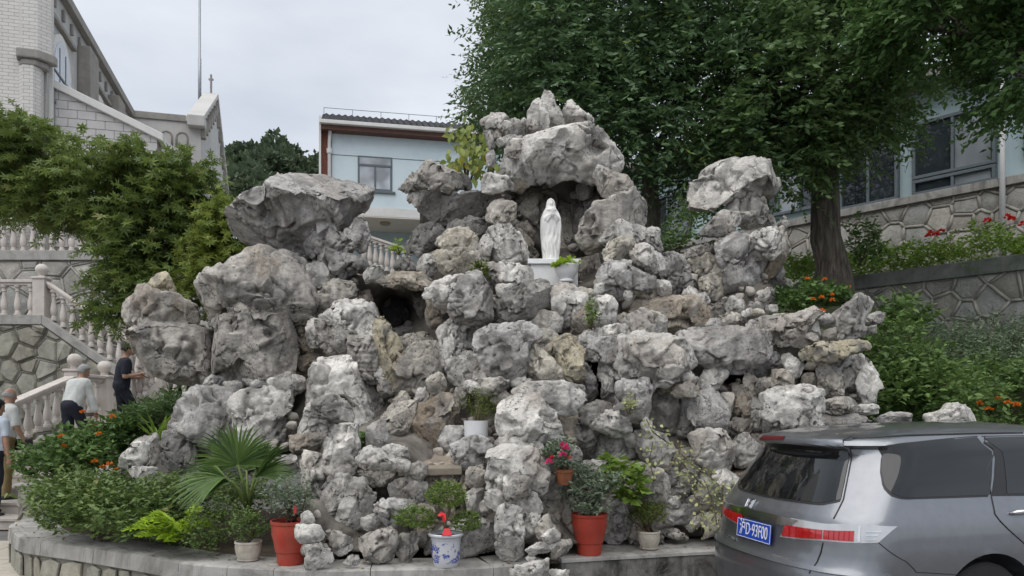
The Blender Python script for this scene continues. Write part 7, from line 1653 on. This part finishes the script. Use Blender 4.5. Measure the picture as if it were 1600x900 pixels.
# --- pots
M['red_plastic'] = surf('red_plastic', (0.40, 0.05, 0.03), 0.12, 9.0, 0.5, (0.26, 0.10, 0.07), 0.45, 0.05, 60.0, streak=0.45, spec=0.4); M['cream_glaze'] = surf('cream_glaze', (0.56, 0.52, 0.45), 0.08, 12.0, 0.5, (0.22, 0.18, 0.13), 0.5, 0.15, 50.0, streak=0.55)
M['terracotta'] = surf('terracotta', (0.26, 0.095, 0.045), 0.2, 12.0, 0.85, (0.1, 0.05, 0.03), 0.5, 0.3, 50.0); M['white_plastic'] = plain('white_plastic', (0.70, 0.71, 0.72), 0.45)
def porcelain():
    m, nt, b, o = newmat('blue_white_porcelain'); tc = N(nt, 'ShaderNodeTexCoord'); pos = tc.outputs['Object']
    n1 = noise(nt, pos, 17.0, 3, 0.6); n2 = noise(nt, scaled(nt, pos, (1, 1, 2.2)), 60.0, 3, 0.6)
    k = ramp(nt, n1, [(0.50, 0.0), (0.56, 1.0)]); k2 = ramp(nt, n2, [(0.38, 0.25), (0.55, 1.0)]); mm = N(nt, 'ShaderNodeMath', operation='MULTIPLY'); nt.links.new(k, mm.inputs[0]); nt.links.new(k2, mm.inputs[1])
    sx = N(nt, 'ShaderNodeSeparateXYZ'); nt.links.new(pos, sx.inputs[0]); zz = ramp(nt, sx.outputs['Z'], [(0.03, 0.0), (0.04, 1.0), (0.19, 1.0), (0.205, 0.0)]); m2 = N(nt, 'ShaderNodeMath', operation='MULTIPLY'); nt.links.new(mm.outputs[0], m2.inputs[0]); nt.links.new(zz, m2.inputs[1])
    nt.links.new(mixc(nt, m2.outputs[0], (0.56, 0.57, 0.60), (0.03, 0.05, 0.32)), b.inputs['Base Color']); b.inputs['Roughness'].default_value = 0.18; b.inputs['Coat Weight'].default_value = 0.6
    return m
M['porcelain'] = porcelain()
def pot_at(name, label, px, py, prof, mat, z=PLT, fl=None, saucer=None, soil=None, d=None, n=36):
    d = d or DZ(py, z); p = P(px, py, d); p.z = z if d is None or abs(CAMZ-(py-HOR)/FPX*d-z) < .02 else CAMZ-(py-HOR)/FPX*d
    o = tag(empty(name, p), label, 'potted plant', 'potted plants on the rockery'); MB().lathe(prof, n, fl=fl).build('pot', mat, o, smooth=35)
    rt = max(r for r, z_ in prof); zt_ = max(z_ for r, z_ in prof); MB().lathe([(0, zt_-.03), (rt*.9, zt_-.03)], 20).build('potting_soil', M['soil'], o)
    if saucer: MB().lathe([(saucer*.8, 0), (saucer, .012), (saucer*1.02, .022), (saucer*.9, .018)], 28).build('saucer', mat, o, smooth=40)
    return o, Vector(p)+Vector((0, 0, zt_-.03))
def hollow(pr, t=.012):
    """outer profile (r,z) bottom to top, closed with an inner wall"""
    return pr+[(pr[-1][0]-t, pr[-1][1]), (pr[-2][0]-t, pr[-2][1]), (pr[-2][0]-t*1.6, pr[-1][1]-.05)]
red = lambda s: hollow([(.10*s, 0), (.105*s, .02*s), (.112*s, .10*s), (.120*s, .105*s), (.135*s, .19*s), (.150*s, .25*s), (.150*s, .325*s), (.158*s, .33*s), (.160*s, .355*s)])
o, t = pot_at('potted_plant', 'thin leafy shrub in a red plastic pot, left of the front rocks', 454, 881, red(1.0), M['red_plastic'])
bush('', '', '', [E(452,770,6.2,32,24,.13), E(440,795,6.2,22,14,.12), E(472,790,6.2,16,18,.12)], 210, LF['greygreen'], 61, .033, .5, .10, 6, stems=9, base=tuple(t), parent=o, droop=.05)
rb_ = MB().box((-.012, -.02, -.03), (.012, -.01, .03)); r_ = rb_.build('red_tag', M['red_plastic']); r_.location = P(462, 796, 6.1); under(r_, o)
o, t = pot_at('potted_plant', 'grey-green bush in a red plastic pot at right of the front rocks', 921, 866, red(1.0), M['red_plastic'])
bush('', '', '', [E(915,770,6.6,32,30,.16), E(905,750,6.65,20,25,.13), E(950,755,6.6,22,16,.13), E(922,795,6.5,24,14,.12)], 300, LF['greygreen'], 62, .045, .45, .11, 7, stems=8, base=tuple(t), parent=o)
crm = hollow([(.070, .012), (.078, .02), (.095, .07), (.102, .11), (.100, .145), (.106, .15), (.104, .165)], .01)
o, t = pot_at('potted_plant', 'small leafy shrub in a cream ribbed pot left of the red pot', 388, 876, [(r*1.05, z) for r, z in crm], M['cream_glaze'], saucer=.088)
bush('', '', '', [E(388,826,6.35,29,22,.15), E(385,812,6.35,22,14,.12)], 240, LF['hedge'], 63, .026, .5, .06, 7, stems=6, base=tuple(t), parent=o)
o, t = pot_at('potted_plant', 'fine-leaved green bush in a cream ribbed pot on the stained ledge', 1014, 858, [(r*.97, z) for r, z in crm], M['cream_glaze'], saucer=.088)
bush('', '', '', [E(1014,808,6.9,30,14,.17), E(1012,798,6.9,24,12,.14)], 460, LF['thuja'], 64, .030, .22, .06, 6, stems=14, base=tuple(t), parent=o, up=1.0)
por = hollow([(.095, 0), (.100, .008), (.110, .06), (.116, .12), (.118, .215), (.120, .228), (.142, .245), (.145, .258), (.140, .266)], .014)
o, t = pot_at('potted_plant', 'cloud-pruned bonsai with red ribbons in a blue and white porcelain pot', 697, 884, por, M['porcelain'])
D_ = 6.17
mb = MB(); mb.tube([t-Vector((0, 0, .02)), P(695,815,D_), P(702,798,D_), P(698,775,D_)], [.018, .015, .012, .008], 8); mb.tube([P(697,818,D_), P(670,815,D_), P(652,812,D_)], [.010, .008, .005], 6); mb.tube([P(699,812,D_), P(715,815,D_), P(728,815,D_)], [.010, .008, .005], 6); under(mb.build('stem', M['stem'], smooth=True), o)
for i_, (px, py, rx, ry) in enumerate(((698,775,30,21), (650,811,32,17), (728,816,22,16))):
    bush('', '', '', [E(px, py, D_, rx, ry, rx*D_/FPX*.85)], int(rx*ry*.62), LF['boxwood'], 65+i_, .021, .6, .035, 7, stems=0, parent=o, part='foliage_pad', rough=.18, inner=.55)
rbn = MB(); rbn.prism([P(690,838,6.0), P(694,826,6.02), P(703,826,6.02), P(706,837,6.0)], (0, .015, 0)); rbn.prism([P(683,805,6.02), P(690,800,6.04), P(696,803,6.02), P(697,813,6.0), P(692,817,6.0), P(691,806,6.0), P(686,808,6.02)], (0, .012, 0)); under(rbn.build('red_ribbon', plain('red_ribbon', (0.62, 0.02, 0.03), 0.45), bevel=.004), o)
o, t = pot_at('potted_plant', 'wiry dark shrub in a white cylinder pot on the middle ledge', 744, 686, hollow([(.100, 0), (.106, .005), (.112, .14), (.113, .15)]), M['white_plastic'], z=1.4, d=7.0)
bush('', '', '', [E(750,634,7.15,24,22,.13), E(755,648,7.1,18,14,.1)], 200, LF['thuja'], 68, .028, .35, .09, 6, stems=9, base=tuple(t), parent=o)
o, t = pot_at('potted_plant', 'pink flowering rose in a brown terracotta pot among the rocks', 882, 757, hollow([(.055, 0), (.058, .01), (.072, .10), (.078, .105), (.080, .13)]), M['terracotta'], z=.75, d=6.55)
bush('', '', '', [E(868,715,6.55,22,22,.12), E(880,700,6.6,14,12,.08)], 130, LF['greygreen'], 69, .042, .55, .07, 5, stems=5, base=tuple(t), parent=o, shape='leaf')
flowers(o, [P(881,697,6.4), P(879,712,6.38), P(858,723,6.38), P(884,702,6.4)], .038, LF['pink'], 70); flowers(o, [P(862,715,6.4), P(890,716,6.4)], .022, LF['red'], 71)
bush('broad_leaf_plant', 'broad-leaved green plant cascading between the rocks right of the red pot', 'plant', [E(972,735,6.85,26,22,.12), E(982,760,6.8,22,26,.12), E(985,780,6.8,14,14,.1)], 72, LF['bright'], 72, .105, .55, .06, 4, 'leaf', up=.1, stems=5, droop=.5)
ur = P(885, 441, 8.25); uo = tag(empty('flower_urn', ur), 'white fluted urn of lime green leaves in front of the pedestal', 'potted plant')
MB().lathe([(.075, 0), (.08, .015), (.065, .03), (.085, .06), (.115, .11), (.128, .165), (.135, .17), (.135, .185), (.12, .185), (.11, .15)], 36, fl=[0, 0, 0, .05, .06, .05, 0, 0, 0, 0, 18]).build('pot', M['pedestal'], uo, smooth=40)
bush('', '', '', [E(885,413,8.24,17,6,.12), E(876,416,8.2,10,7,.1)], 150, LF['lime'], 73, .04, .6, .05, 5, 'leaf', stems=0, parent=uo)

# --- fallen leaves on the planter rim, ledge and soil
rs = np.random.RandomState(81); lp = []
for q_ in lineA[12:]:
    for k in range(2): lp.append((q_.x+rs.uniform(-.1, .1), q_.y+rs.uniform(.06, .42), PLT+.006))
for q_ in lineB[:16]:
    for k in range(2): lp.append((q_.x+rs.uniform(-.1, .1), q_.y+rs.uniform(.06, .5), PLT+.006))
for k in range(160): lp.append((rs.uniform(-5.0, -1.6), rs.uniform(7.4, 8.6), .372))
lp = np.array(lp); LF['litter'] = leafmat('fallen_leaf', (0.10, 0.065, 0.03), (0.26, 0.19, 0.08), 0.1, 0.7)
dd = rs.normal(size=lp.shape)*np.array([1, 1, .12]); tag(link('leaf_litter', leaf_mesh('leaf_litter', lp, dd, np.array([0, 0, 1.0])+rs.normal(size=lp.shape)*.15, rs.uniform(.02, .05, len(lp)), .55, 'kite', None, rs), LF['litter']), 'scattered dry fallen leaves on the planter rim and ledge', 'fallen leaves', None, 'stuff')
